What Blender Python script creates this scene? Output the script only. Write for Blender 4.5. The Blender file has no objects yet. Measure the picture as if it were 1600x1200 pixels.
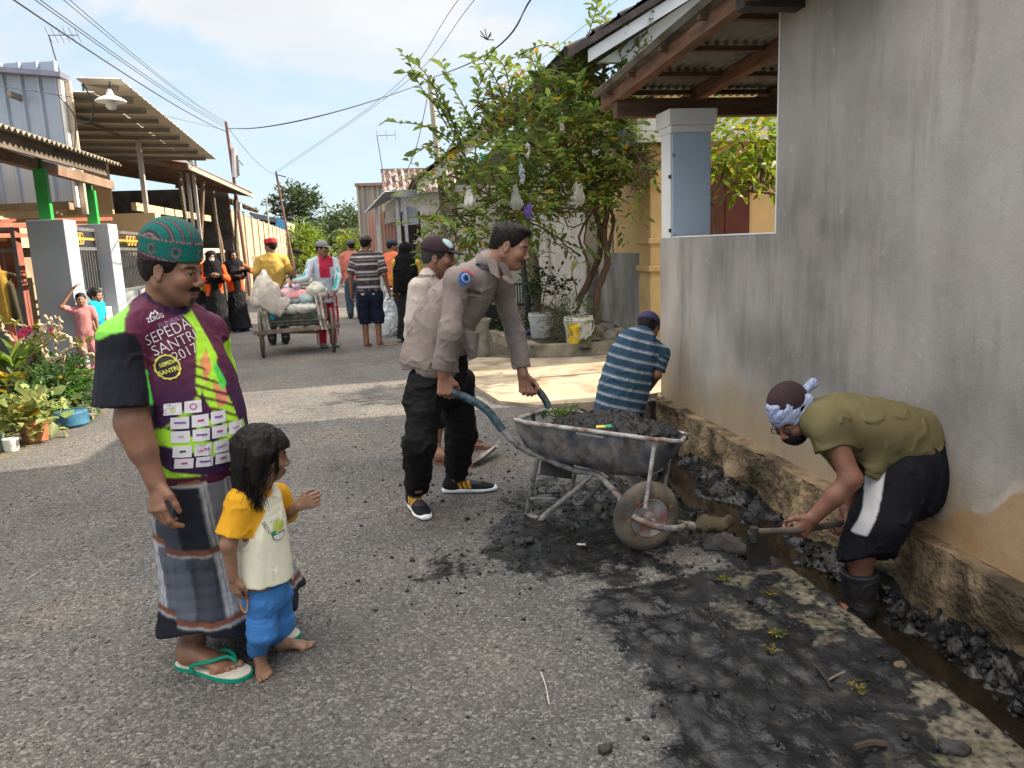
import bpy, bmesh, math, random
import numpy as np
from mathutils import Vector, Matrix
from mathutils.bvhtree import BVHTree
R = math.radians
SC = bpy.context.scene
COL = SC.collection
rng = np.random.RandomState(7)
random.seed(7)
# ------------------------------------------------------------- camera
CAMH = 1.47
YAW, PITCH, ROLL = 9.4, 10.3, 2.3
def cam_basis():
    y, p, r = R(YAW), R(PITCH), R(ROLL)
    F = np.array([math.sin(y)*math.cos(p), math.cos(y)*math.cos(p), -math.sin(p)])
    R0 = np.array([math.cos(y), -math.sin(y), 0.0]); U0 = np.cross(R0, F)
    return F, math.cos(r)*R0-math.sin(r)*U0, math.sin(r)*R0+math.cos(r)*U0
CF, CR, CU = cam_basis()
cd = bpy.data.cameras.new('camera'); cam = bpy.data.objects.new('camera', cd); COL.objects.link(cam)
cd.sensor_width = 36; cd.lens = 27.0; cd.clip_start = .05; cd.clip_end = 3000
mw = Matrix.Identity(4)
for i in range(3):
    mw[i][0] = CR[i]; mw[i][1] = CU[i]; mw[i][2] = -CF[i]
mw[2][3] = CAMH
cam.matrix_world = mw
SC.camera = cam
# ------------------------------------------------------------- sun, sky, exposure
SUN_AZ = R(7)      # from +X towards +Y
SUN_EL = R(33)
sd = bpy.data.lights.new('sun', 'SUN'); sun = bpy.data.objects.new('sun', sd); COL.objects.link(sun)
sd.energy = 3.0; sd.angle = R(.55); sd.color = (1.0, .86, .66)
sdir = Vector((math.cos(SUN_EL)*math.cos(SUN_AZ), math.cos(SUN_EL)*math.sin(SUN_AZ), math.sin(SUN_EL)))
sun.rotation_euler = sdir.to_track_quat('Z', 'Y').to_euler()
SC.view_settings.view_transform = 'Standard'
try: SC.view_settings.look = 'None'
except Exception: pass
SC.view_settings.gamma = 1
SC.view_settings.use_curve_mapping = False
SC.view_settings.exposure = 2.0
W = bpy.data.worlds.new('World'); SC.world = W; W.use_nodes = True
def build_world():
    nt = W.node_tree; N = nt.nodes; L = nt.links; N.clear()
    out = N.new('ShaderNodeOutputWorld'); bg = N.new('ShaderNodeBackground')
    sky = N.new('ShaderNodeTexSky'); sky.sky_type = 'NISHITA'; sky.sun_disc = False
    sky.sun_elevation = SUN_EL; sky.sun_rotation = math.pi/2-SUN_AZ
    sky.air_density = 1.0; sky.dust_density = .6; sky.ozone_density = 1.6
    tc = N.new('ShaderNodeTexCoord')
    sep = N.new('ShaderNodeSeparateXYZ'); L.new(tc.outputs['Generated'], sep.inputs[0])
    # clouds mapped on a plane above
    zc = N.new('ShaderNodeMath'); zc.operation = 'MAXIMUM'; zc.inputs[1].default_value = 0.0; L.new(sep.outputs[2], zc.inputs[0])
    za = N.new('ShaderNodeMath'); za.operation = 'ADD'; za.inputs[1].default_value = .22; L.new(zc.outputs[0], za.inputs[0])
    dv = []
    for k in (0, 1):
        d = N.new('ShaderNodeMath'); d.operation = 'DIVIDE'; L.new(sep.outputs[k], d.inputs[0]); L.new(za.outputs[0], d.inputs[1]); dv.append(d)
    cb = N.new('ShaderNodeCombineXYZ'); L.new(dv[0].outputs[0], cb.inputs[0]); L.new(dv[1].outputs[0], cb.inputs[1])
    n1 = N.new('ShaderNodeTexNoise'); n1.inputs['Scale'].default_value = 1.7; n1.inputs['Detail'].default_value = 7
    n1.inputs['Roughness'].default_value = .52; n1.inputs['Distortion'].default_value = .25
    mp = N.new('ShaderNodeMapping'); mp.inputs['Location'].default_value = (4.3, 1.9, 0)
    L.new(cb.outputs[0], mp.inputs[0]); L.new(mp.outputs[0], n1.inputs[0])
    rp = N.new('ShaderNodeValToRGB'); rp.color_ramp.elements[0].position = .42; rp.color_ramp.elements[1].position = .53
    L.new(n1.outputs[0], rp.inputs[0])
    # clouds thin out near the horizon
    fz = N.new('ShaderNodeMapRange'); fz.inputs['From Min'].default_value = .1; fz.inputs['From Max'].default_value = .3
    L.new(sep.outputs[2], fz.inputs[0])
    mu = N.new('ShaderNodeMath'); mu.operation = 'MULTIPLY'; L.new(rp.outputs[0], mu.inputs[0]); L.new(fz.outputs[0], mu.inputs[1])
    mu2 = N.new('ShaderNodeMath'); mu2.operation = 'MULTIPLY'; mu2.inputs[1].default_value = .95; L.new(mu.outputs[0], mu2.inputs[0])
    n2 = N.new('ShaderNodeTexNoise'); n2.inputs['Scale'].default_value = 2.6; n2.inputs['Detail'].default_value = 5
    L.new(mp.outputs[0], n2.inputs[0])
    cc = N.new('ShaderNodeMix'); cc.data_type = 'RGBA'; cc.inputs['A'].default_value = (1.95, 2.02, 2.12, 1); cc.inputs['B'].default_value = (3.1, 2.95, 2.8, 1)
    L.new(n2.outputs[0], cc.inputs['Factor'])
    # thin white veil everywhere lifts the clear blue
    veil = N.new('ShaderNodeMix'); veil.data_type = 'RGBA'; veil.inputs['Factor'].default_value = .84
    veil.inputs['B'].default_value = (1.68, 2.06, 2.34, 1); L.new(sky.outputs[0], veil.inputs['A'])
    mx = N.new('ShaderNodeMix'); mx.data_type = 'RGBA'; L.new(mu2.outputs[0], mx.inputs['Factor'])
    L.new(veil.outputs['Result'], mx.inputs['A']); L.new(cc.outputs['Result'], mx.inputs['B'])
    # the unseen sky overhead is brightened and warmed to lift the shade below
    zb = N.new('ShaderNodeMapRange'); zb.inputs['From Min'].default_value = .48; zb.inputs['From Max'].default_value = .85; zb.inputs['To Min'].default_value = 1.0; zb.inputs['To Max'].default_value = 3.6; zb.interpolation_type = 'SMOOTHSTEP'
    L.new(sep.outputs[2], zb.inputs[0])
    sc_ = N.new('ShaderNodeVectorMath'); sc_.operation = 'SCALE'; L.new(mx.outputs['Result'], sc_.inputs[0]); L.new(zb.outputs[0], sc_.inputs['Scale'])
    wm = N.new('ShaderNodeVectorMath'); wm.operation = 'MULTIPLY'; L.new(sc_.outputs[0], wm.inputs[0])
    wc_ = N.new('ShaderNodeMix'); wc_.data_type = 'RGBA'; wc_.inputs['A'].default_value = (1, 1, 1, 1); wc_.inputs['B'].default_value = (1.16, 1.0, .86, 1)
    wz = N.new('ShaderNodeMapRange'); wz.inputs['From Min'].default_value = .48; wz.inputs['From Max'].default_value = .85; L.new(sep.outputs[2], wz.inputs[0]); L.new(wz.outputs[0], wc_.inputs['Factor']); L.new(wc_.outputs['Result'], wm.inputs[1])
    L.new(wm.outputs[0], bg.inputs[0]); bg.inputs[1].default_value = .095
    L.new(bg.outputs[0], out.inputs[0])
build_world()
# ------------------------------------------------------------- pixel of the photograph -> world point
CP = np.array([0, 0, CAMH])
def ray(px, py): return CF+(px-800)/1200.*CR-(py-600)/1200.*CU
def G(px, py, z=0.0):
    d = ray(px, py); return CP+(z-CAMH)/d[2]*d
def PY(px, py, y):
    d = ray(px, py); return CP+y/d[1]*d
def PX(px, py, x):
    d = ray(px, py); return CP+x/d[0]*d
def V(*a): return np.array(a, float)
def nrm(v):
    v = np.asarray(v, float); return v/np.linalg.norm(v)
# ------------------------------------------------------------- objects
def link(o, parent=None):
    COL.objects.link(o)
    if parent is not None: o.parent = parent
    return o
def tag(o, label=None, cat=None, group=None, kind=None):
    if label: o['label'] = label
    if cat: o['category'] = cat
    if group: o['group'] = group
    if kind: o['kind'] = kind
    return o
def empty(name, loc, label=None, cat=None, group=None):
    o = bpy.data.objects.new(name, None); o.empty_display_size = .1; o.location = loc; COL.objects.link(o)
    return tag(o, label, cat, group)
def base_of(parent):
    return np.array(parent.location) if parent is not None else V(0, 0, 0)
def mesh_obj(name, v, f, mat, parent=None, smooth=True, cols=None, loc=None, sharp=None):
    """world-space vertices -> one mesh object (local to its parent's base)"""
    v = np.asarray(v, float)
    off = base_of(parent) if parent is not None else (np.asarray(loc, float) if loc is not None else V(0, 0, 0))
    me = bpy.data.meshes.new(name)
    if isinstance(f, np.ndarray) and f.ndim == 2:
        nf, k = f.shape
        me.vertices.add(len(v)); me.vertices.foreach_set('co', (v-off).astype(np.float32).ravel())
        me.loops.add(nf*k); me.loops.foreach_set('vertex_index', f.astype(np.int32).ravel())
        me.polygons.add(nf); me.polygons.foreach_set('loop_start', np.arange(0, nf*k, k, dtype=np.int32))
        me.polygons.foreach_set('loop_total', np.full(nf, k, np.int32))
        me.update(calc_edges=True)
    else:
        me.from_pydata([tuple(x) for x in (v-off)], [], [tuple(int(i) for i in q) for q in f])
        me.update()
    if smooth: me.polygons.foreach_set('use_smooth', np.ones(len(me.polygons), bool))
    if cols is not None:
        a = me.color_attributes.new('Col', 'FLOAT_COLOR', 'POINT')
        c = np.ones((len(v), 4), np.float32); c[:, :3] = cols
        a.data.foreach_set('color', c.ravel())
    mats = mat if isinstance(mat, (list, tuple)) else [mat]
    for m in mats: me.materials.append(m)
    o = bpy.data.objects.new(name, me)
    if parent is None: o.location = off
    link(o, parent)
    if smooth and sharp:
        try: me.set_sharp_from_angle(angle=R(sharp))
        except Exception: pass
    return o
class MB:
    """collects primitives in world space into one mesh"""
    def __init__(s): s.v = []; s.f = []; s.m = []; s.c = []; s.mi = 0; s.col = None
    def add(s, vs, fs):
        n = len(s.v); s.v.extend([tuple(map(float, x)) for x in vs]); s.f.extend([tuple(int(i)+n for i in q) for q in fs]); s.m.extend([s.mi]*len(fs))
        s.c.extend([s.col if s.col is not None else (1, 1, 1)]*len(vs)); return s
    def box(s, a, b, rz=0, ang=None):
        a = np.asarray(a, float); b = np.asarray(b, float); c = (a+b)/2; h = (b-a)/2
        vs = []
        for sx in (-1, 1):
            for sy in (-1, 1):
                for sz in (-1, 1):
                    x, y, z = sx*h[0], sy*h[1], sz*h[2]
                    if rz: x, y = x*math.cos(rz)-y*math.sin(rz), x*math.sin(rz)+y*math.cos(rz)
                    vs.append((c[0]+x, c[1]+y, c[2]+z))
        return s.add(vs, [(0, 1, 3, 2), (4, 6, 7, 5), (0, 4, 5, 1), (2, 3, 7, 6), (0, 2, 6, 4), (1, 5, 7, 3)])
    def beam(s, p, q, w, h, up=(0, 0, 1)):
        p = np.asarray(p, float); q = np.asarray(q, float); d = nrm(q-p); sd_ = np.cross(d, up)
        if np.linalg.norm(sd_) < 1e-4: sd_ = np.cross(d, (1, 0, 0))
        sd_ = nrm(sd_); u = np.cross(sd_, d)
        vs = [e+sd_*x*w/2+u*z*h/2 for e in (p, q) for x, z in ((-1, -1), (1, -1), (1, 1), (-1, 1))]
        return s.add(vs, [(0, 3, 2, 1), (4, 5, 6, 7), (0, 1, 5, 4), (1, 2, 6, 5), (2, 3, 7, 6), (3, 0, 4, 7)])
    def tube(s, pts, r, n=8, cap=True, close=False):
        pts = [np.asarray(p, float) for p in pts]; m = len(pts)
        rs = [r]*m if np.isscalar(r) else list(r)
        vs = []; prev = None
        for i in range(m):
            if close: t = pts[(i+1) % m]-pts[i-1]
            else: t = pts[min(i+1, m-1)]-pts[max(i-1, 0)]
            t = nrm(t)
            if prev is None:
                u = np.cross(t, (0, 0, 1))
                if np.linalg.norm(u) < .1: u = np.cross(t, (1, 0, 0))
            else: u = prev-t*np.dot(prev, t)
            u = nrm(u); prev = u; w = np.cross(t, u)
            for k in range(n):
                a = 2*math.pi*k/n; vs.append(pts[i]+rs[i]*(math.cos(a)*u+math.sin(a)*w))
        fs = []
        for i in range(m if close else m-1):
            j = (i+1) % m
            for k in range(n):
                l = (k+1) % n; fs.append((i*n+k, i*n+l, j*n+l, j*n+k))
        if cap and not close: fs.append(tuple(range(n-1, -1, -1))); fs.append(tuple((m-1)*n+k for k in range(n)))
        return s.add(vs, fs)
    def lathe(s, c, prof, n=24, axis=(0, 0, 1), cap=(True, True)):
        c = np.asarray(c, float); ax = nrm(axis); u = np.cross(ax, (0, 1, 0))
        if np.linalg.norm(u) < .1: u = np.cross(ax, (1, 0, 0))
        u = nrm(u); w = np.cross(ax, u); vs = []
        for (r, z) in prof:
            for k in range(n):
                a = 2*math.pi*k/n; vs.append(c+ax*z+r*(math.cos(a)*u+math.sin(a)*w))
        fs = []
        for i in range(len(prof)-1):
            for k in range(n):
                l = (k+1) % n; fs.append((i*n+k, i*n+l, (i+1)*n+l, (i+1)*n+k))
        if cap[0]: fs.append(tuple(range(n-1, -1, -1)))
        if cap[1]: fs.append(tuple((len(prof)-1)*n+k for k in range(n)))
        return s.add(vs, fs)
    def prism(s, poly, d):
        """poly: list of 3d points, extruded by vector d"""
        n = len(poly); d = np.asarray(d, float); vs = [np.asarray(p, float) for p in poly]; vs += [p+d for p in vs[:n]]
        fs = [tuple(range(n-1, -1, -1)), tuple(range(n, 2*n))]+[(i, (i+1) % n, n+(i+1) % n, n+i) for i in range(n)]
        return s.add(vs, fs)
    def build(s, name, mat, parent=None, smooth=False, loc=None, sharp=40, usecol=False):
        o = mesh_obj(name, s.v, s.f, mat, parent, smooth, cols=np.array(s.c) if usecol else None, loc=loc, sharp=sharp)
        if isinstance(mat, (list, tuple)): o.data.polygons.foreach_set('material_index', np.array(s.m, np.int32))
        return o
def bevel(o, w=.01, seg=2):
    m = o.modifiers.new('bevel', 'BEVEL'); m.width = w; m.segments = seg; m.limit_method = 'ANGLE'; m.angle_limit = R(40); return o
def spline(pts, n=8):
    """Catmull-Rom through rows of any dimension"""
    P = np.asarray(pts, float); out = []
    P = np.vstack([2*P[0]-P[1], P, 2*P[-1]-P[-2]])
    for i in range(1, len(P)-2):
        for k in range(n):
            t = k/n; a, b, c, d = P[i-1:i+3]
            out.append(.5*((2*b)+(-a+c)*t+(2*a-5*b+4*c-d)*t*t+(-a+3*b-3*c+d)*t**3))
    out.append(P[-2]); return np.array(out)
# ------------------------------------------------------------- materials
def lin(r, g, b):
    f = lambda c: (c/255./12.92 if c/255. <= .04045 else ((c/255.+.055)/1.055)**2.4)
    return (f(r), f(g), f(b))
_m = {}
def mat(name, col=(.5, .5, .5), rough=.8, var=.12, vs=6.0, bump=.25, bs=60.0, attr=False, metal=0.0, spec=.35,
        sss=0.0, dirt=None, dirt_s=2.0, dirt_lo=.45, dirt_hi=.65, stretch=None, trans=0.0, alpha=1.0, backlit=0.0, coord='Object', bdist=.01, wave=None, detail=6):
    if name in _m: return _m[name]
    m = bpy.data.materials.new(name); m.use_nodes = True; nt = m.node_tree; N = nt.nodes; L = nt.links
    b = N['Principled BSDF']; tc = N.new('ShaderNodeTexCoord'); src = tc.outputs[coord]
    if stretch:
        mp = N.new('ShaderNodeMapping'); mp.inputs['Scale'].default_value = stretch; L.new(src, mp.inputs[0]); ssrc = mp.outputs[0]
    else: ssrc = src
    if attr:
        a = N.new('ShaderNodeVertexColor'); a.layer_name = 'Col'; cur = a.outputs[0]
    else:
        a = N.new('ShaderNodeRGB'); a.outputs[0].default_value = (*col, 1); cur = a.outputs[0]
    def noise(scale, det, s):
        n = N.new('ShaderNodeTexNoise'); n.inputs['Scale'].default_value = scale; n.inputs['Detail'].default_value = det; L.new(s, n.inputs[0]); return n.outputs[0]
    if dirt is not None:
        r = N.new('ShaderNodeMapRange'); r.inputs['From Min'].default_value = dirt_lo; r.inputs['From Max'].default_value = dirt_hi
        L.new(noise(dirt_s, 8, ssrc), r.inputs[0])
        x = N.new('ShaderNodeMix'); x.data_type = 'RGBA'; L.new(r.outputs[0], x.inputs['Factor']); L.new(cur, x.inputs['A']); x.inputs['B'].default_value = (*dirt, 1); cur = x.outputs['Result']
    if var:
        r = N.new('ShaderNodeMapRange'); r.inputs['From Min'].default_value = .25; r.inputs['From Max'].default_value = .75
        r.inputs['To Min'].default_value = 1-var*1.6; r.inputs['To Max'].default_value = 1+var*1.6; L.new(noise(vs, detail, ssrc), r.inputs[0])
        x = N.new('ShaderNodeVectorMath'); x.operation = 'SCALE'; L.new(cur, x.inputs[0]); L.new(r.outputs[0], x.inputs['Scale']); cur = x.outputs[0]
    L.new(cur, b.inputs['Base Color'])
    b.inputs['Roughness'].default_value = rough; b.inputs['Metallic'].default_value = metal
    b.inputs['Specular IOR Level'].default_value = spec
    if sss:
        b.inputs['Subsurface Weight'].default_value = sss; b.inputs['Subsurface Radius'].default_value = (.5, .2, .1); b.inputs['Subsurface Scale'].default_value = .02
    if trans: b.inputs['Transmission Weight'].default_value = trans
    if alpha < 1: b.inputs['Alpha'].default_value = alpha
    hgt = None
    if bump:
        hgt = noise(bs, 4, ssrc)
    if wave:
        w = N.new('ShaderNodeTexWave'); w.wave_type = 'BANDS'; w.bands_direction = wave[0]; w.wave_profile = 'SIN'; w.inputs['Scale'].default_value = wave[1]; L.new(src, w.inputs[0])
        bp0 = N.new('ShaderNodeBump'); bp0.inputs['Strength'].default_value = 1; bp0.inputs['Distance'].default_value = wave[2]; L.new(w.outputs[1], bp0.inputs['Height'])
    if bump:
        bp = N.new('ShaderNodeBump'); bp.inputs['Strength'].default_value = bump; bp.inputs['Distance'].default_value = bdist; L.new(hgt, bp.inputs['Height'])
        if wave: L.new(bp0.outputs[0], bp.inputs['Normal'])
        L.new(bp.outputs[0], b.inputs['Normal'])
    if backlit:
        t = N.new('ShaderNodeBsdfTranslucent'); L.new(cur, t.inputs[0]); mx = N.new('ShaderNodeMixShader'); mx.inputs[0].default_value = backlit
        L.new(b.outputs[0], mx.inputs[1]); L.new(t.outputs[0], mx.inputs[2]); L.new(mx.outputs[0], N['Material Output'].inputs[0])
    _m[name] = m; return m
# ------------------------------------------------------------- numpy noise
def _hash(ix, iy, iz):
    n = (ix*73856093) ^ (iy*19349663) ^ (iz*83492791)
    n = (n*(n*n*15731+789221)+1376312589) & 0x7fffffff
    return n/1073741824.0-1.0
def noise3(P):
    P = np.asarray(P, float); i = np.floor(P).astype(np.int64); f = P-i; u = f*f*(3-2*f)
    r = 0
    for dx in (0, 1):
        wx = u[:, 0] if dx else 1-u[:, 0]
        for dy in (0, 1):
            wy = u[:, 1] if dy else 1-u[:, 1]
            for dz in (0, 1):
                wz = u[:, 2] if dz else 1-u[:, 2]
                r = r+wx*wy*wz*_hash(i[:, 0]+dx, i[:, 1]+dy, i[:, 2]+dz)
    return r
def fbm(P, o=3):
    r = 0; a = 1.0; P = np.asarray(P, float)
    for k in range(o): r = r+a*noise3(P*(2**k)+17.3*k); a *= .5
    return r
def smooth(a, b, x):
    t = np.clip((x-a)/(b-a), 0, 1); return t*t*(3-2*t)
# ------------------------------------------------------------- signed distance modelling
class SDF:
    def __init__(s): s.p = []; s.post = []
    def _add(s, fn, lo, hi, k, op): s.p.append((fn, np.asarray(lo, float), np.asarray(hi, float), k, op)); return s
    def cone(s, a, b, r0, r1, k=.02, op='u'):
        a = np.asarray(a, float); b = np.asarray(b, float); ab = b-a; L2 = max(ab@ab, 1e-9)
        def fn(P):
            q = P-a; t = np.clip(q@ab/L2, 0, 1); return np.linalg.norm(q-t[:, None]*ab, axis=1)-(r0+(r1-r0)*t)
        m = max(r0, r1); return s._add(fn, np.minimum(a, b)-m, np.maximum(a, b)+m, k, op)
    def chain(s, pts, rs, k=.02, op='u'):
        for i in range(len(pts)-1): s.cone(pts[i], pts[i+1], rs[i], rs[i+1], k, op)
        return s
    def ell(s, c, r, M=None, k=.02, op='u'):
        """M: rows are the ellipsoid's axes"""
        c = np.asarray(c, float); r = np.asarray(r, float); M = np.eye(3) if M is None else np.asarray(M)
        def fn(P):
            q = (P-c)@M.T; k0 = np.linalg.norm(q/r, axis=1); k1 = np.linalg.norm(q/(r*r), axis=1)+1e-9; return k0*(k0-1)/k1
        e = np.abs(M.T)@r; return s._add(fn, c-e, c+e, k, op)
    def loft(s, secs, side, k=.02, op='u', n=4, flat=(True, True)):
        """secs: rows (x,y,z,a,b[,dx]); side vector = the a axis; elliptical tube"""
        S = spline([list(map(float, q)) for q in secs], n) if n > 1 else np.array(secs, float)
        side = nrm(side); P0 = S[:, :3]; A = S[:, 3]; B = S[:, 4]
        def fn(P):
            d = np.full(len(P), 9.0)
            for i in range(len(S)-1):
                ab = P0[i+1]-P0[i]; Ln = np.linalg.norm(ab)
                if Ln < 1e-6: continue
                w = ab/Ln; u = nrm(side-w*(side@w)); v = np.cross(w, u)
                q = P-P0[i]; t0 = q@w/Ln; t = np.clip(t0, 0, 1)
                a = A[i]+(A[i+1]-A[i])*t; b = B[i]+(B[i+1]-B[i])*t; mn = np.minimum(a, b)
                rr = (q@u/a)**2+(q@v/b)**2
                over = (t0-t)*Ln
                first = (i == 0 and flat[0]); last = (i == len(S)-2 and flat[1])
                fl = ((over < 0) & first) | ((over > 0) & last)
                e = np.where(fl, 0, over/mn)
                dd = (np.sqrt(rr+e*e)-1)*mn
                dd = np.where(fl, np.maximum(dd, np.abs(over)), dd)
                d = np.minimum(d, dd)
            return d
        m = max(A.max(), B.max()); return s._add(fn, P0.min(0)-m, P0.max(0)+m, k, op)
    def cut(s, p, n):
        """keep the side the normal points away from"""
        p = np.asarray(p, float); n = nrm(n); s.post.append(lambda P, d: np.maximum(d, (P-p)@n)); return s
    def disp(s, fn): s.post.append(lambda P, d: d+fn(P)); return s
    def __call__(s, P):
        d = np.full(len(P), .12)
        for fn, lo, hi, k, op in s.p:
            m = np.all((P > lo-.075) & (P < hi+.075), axis=1)
            if not m.any(): continue
            x = fn(P[m]); c = d[m]
            if op == 'u':
                h = np.maximum(k-np.abs(c-x), 0)/k; d[m] = np.minimum(c, x)-h*h*k*.25
            elif op == 's':
                x = -x; h = np.maximum(k-np.abs(c-x), 0)/k; d[m] = np.maximum(c, x)+h*h*k*.25
        for f in s.post: d = f(P, d)
        return d
    def bounds(s):
        u = [q for q in s.p if q[4] == 'u']
        return np.min([q[1] for q in u], axis=0), np.max([q[2] for q in u], axis=0)
    def mesh(s, h=.005, pad=.02, lo=None, hi=None):
        l, u = s.bounds(); l = l-pad; u = u+pad
        if lo is not None: l = np.maximum(l, lo)
        if hi is not None: u = np.minimum(u, hi)
        B = 8; nb = np.maximum(np.ceil((u-l)/(h*B)).astype(int), 1)
        n = nb*B
        bi = np.stack(np.meshgrid(*[np.arange(k) for k in nb], indexing='ij'), -1).reshape(-1, 3)
        cen = l+(bi*B+(B-1)/2)*h
        dc = s(cen); act = np.abs(dc) < h*B*.87+.012
        F = np.empty(n, np.float32)
        F6 = F.reshape(nb[0], B, nb[1], B, nb[2], B)
        sgn = np.where(dc < 0, -1, 1).reshape(nb).astype(np.float32)
        F6[:] = sgn[:, None, :, None, :, None]
        ab = bi[act]
        loc = np.stack(np.meshgrid(*[np.arange(B)]*3, indexing='ij'), -1).reshape(-1, 3)
        for st in range(0, len(ab), 1500):
            a = ab[st:st+1500]; P = (a[:, None, :]*B+loc[None]).reshape(-1, 3)
            v = s(l+P*h).reshape(len(a), B, B, B).astype(np.float32)
            F6[a[:, 0], :, a[:, 1], :, a[:, 2], :] = v
        return nets(F, l, h)
def nets(F, org, h):
    S = F < 0
    C = np.zeros(np.array(F.shape)-1, np.int8)
    for dx in (0, 1):
        for dy in (0, 1):
            for dz in (0, 1):
                C += S[dx:F.shape[0]-1+dx, dy:F.shape[1]-1+dy, dz:F.shape[2]-1+dz]
    act = (C > 0) & (C < 8); ids = np.argwhere(act)
    idx = np.full(C.shape, -1, np.int64); idx[act] = np.arange(len(ids))
    acc = np.zeros((len(ids), 3)); cnt = np.zeros(len(ids))
    cor = [(x, y, z) for x in (0, 1) for y in (0, 1) for z in (0, 1)]
    for a in cor:
        for ax in range(3):
            if a[ax]: continue
            b = list(a); b[ax] = 1
            fa = F[ids[:, 0]+a[0], ids[:, 1]+a[1], ids[:, 2]+a[2]]; fb = F[ids[:, 0]+b[0], ids[:, 1]+b[1], ids[:, 2]+b[2]]
            m = (fa < 0) != (fb < 0); t = fa[m]/(fa[m]-fb[m])
            p = np.tile(np.array(a, float), (m.sum(), 1)); p[:, ax] += t
            acc[m] += p; cnt[m] += 1
    v = org+(ids+acc/cnt[:, None])*h
    fs = []
    for ax in range(3):
        sl = [slice(1, -1)]*3; sl[ax] = slice(0, -1)
        s0 = S[tuple(sl)]; sl2 = list(sl); sl2[ax] = slice(1, None); s1 = S[tuple(sl2)]
        e = np.argwhere(s0 != s1)
        if not len(e): continue
        o = np.ones(3, int); o[ax] = 0; e = e+o
        a1, a2 = [(1, 2), (2, 0), (0, 1)][ax]
        q = []
        for d1, d2 in ((1, 1), (0, 1), (0, 0), (1, 0)):
            c = e.copy(); c[:, a1] -= d1; c[:, a2] -= d2; q.append(idx[c[:, 0], c[:, 1], c[:, 2]])
        q = np.stack(q, 1); ins = S[e[:, 0], e[:, 1], e[:, 2]]
        q[~ins] = q[~ins][:, ::-1]
        fs.append(q)
    f = np.vstack(fs) if fs else np.zeros((0, 4), int)
    f = f[(f >= 0).all(1)]
    return v, f
def soften(c, f, n=1):
    for _ in range(n):
        a = c.copy(); k = np.ones(len(c))
        for i in range(4):
            j = f[:, (i+1) % 4]; q = f[:, i]; np.add.at(a, q, c[j]); np.add.at(k, q, 1)
        c = a/k[:, None]
    return c
def sdf_obj(name, sdf, h, m, parent=None, colf=None, loc=None, pad=.02, lo=None, hi=None, relax=1):
    v, f = sdf.mesh(h, pad, lo, hi)
    if relax and len(f):      # light smoothing takes the grid out of the surface
        for _ in range(relax):
            a = np.zeros_like(v); c = np.zeros(len(v))
            for i in range(4):
                j = f[:, (i+1) % 4]; k = f[:, i]
                np.add.at(a, k, v[j]); np.add.at(c, k, 1); np.add.at(a, j, v[k]); np.add.at(c, j, 1)
            v = v*.45+.55*a/np.maximum(c, 1)[:, None]
    cols = soften(colf(v), f) if colf is not None else None
    return mesh_obj(name, v, f, m, parent, True, cols, loc)
# ============================================================= GROUND
def vmask(name_vals):
    return name_vals
def mud_mask(x, y):
    P = np.stack([x*2.2, y*2.2, np.zeros_like(x)], 1); n = fbm(P, 4); n2 = fbm(P*5+3, 3)
    a = smooth(.62, .86, x+.13*n+.05*n2)*(1-smooth(2.88, 3.08, y+.10*n))           # puddled spread beside the slab
    b = smooth(.0, .55, 1.0-np.hypot((x-1.35)/1.0, (y-3.75)/.95)+.5*n+.18*n2)       # trampled spill round the barrow
    b2 = .75*smooth(.05, .6, .8-np.hypot((x-.75)/.7, (y-3.45)/.45)+.55*n+.35*n2)
    c = smooth(1.35, 1.5, x+.08*n)*(1-smooth(6.3, 6.5, y))*smooth(2.9, 3.05, y)
    slab = (x > 1.22)*(y < 3.02); a = np.where(slab, a*(.42+.60*smooth(-.45, .5, n+.6*n2+.9*(1.55-x)/.3)), a)
    c = np.maximum(c, (x > 1.725)*(x < 2.5)*(y < 6.66)*1.0)
    return np.clip(np.maximum.reduce([a, b, b2, c]), 0, 1)
def ground_z(x, y):
    P = np.stack([x, y, np.zeros_like(x)], 1)
    z = .006*fbm(P*1.3, 2)
    near = (1-smooth(7.5, 9, y))
    m = mud_mask(x, y)*near
    z = z+m*(.012*fbm(P*7, 3)+.013*np.abs(fbm(P*15, 3)))+.0025*fbm(P*36, 2)*near*(1-m)
    puddle = smooth(.5, 0, np.hypot((x-1.0)/.33, (y-2.45)/.42)); z = z-.006*puddle*near
    # drain beside the wall
    bed = -.42+.05*fbm(P*5, 3)+.10*smooth(2.10, 2.42, x+.07*fbm(P*3, 2))+.07*smooth(2.05, 2.35, x)*np.abs(fbm(P*11, 4))
    # beyond the slab the bank is broken open and slides into the drain
    edge = 1.50+.10*fbm(P*1.7+9, 2)+.22*smooth(4.0, 6.0, y)
    t = smooth(edge, edge+.42, x)*(1-smooth(6.62, 6.66, y))
    bed2 = -.385+.05*fbm(P*6, 3)+.10*smooth(2.1, 2.42, x)+.10*smooth(.35, .0, np.hypot(x-1.75, (y-3.6)*.7))
    rough = (.05*fbm(P*7, 3)+.03*np.abs(fbm(P*17, 3))+.012*fbm(P*45, 2))*np.clip(4*t*(1-t)+.55*t, 0, 1)
    zo = z*(1-t)+t*bed2+rough
    far = smooth(3.03, 3.3, y)
    zin = bed*(1-far)+zo*far                      # inside the channel the bed runs on
    dr = smooth(1.722, 1.732, x); open_ = smooth(3.025, 3.035, y)
    z = (z*(1-open_)+zo*open_)*(1-dr)+zin*dr
    # kerb bed beyond the driveway
    return z
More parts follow.
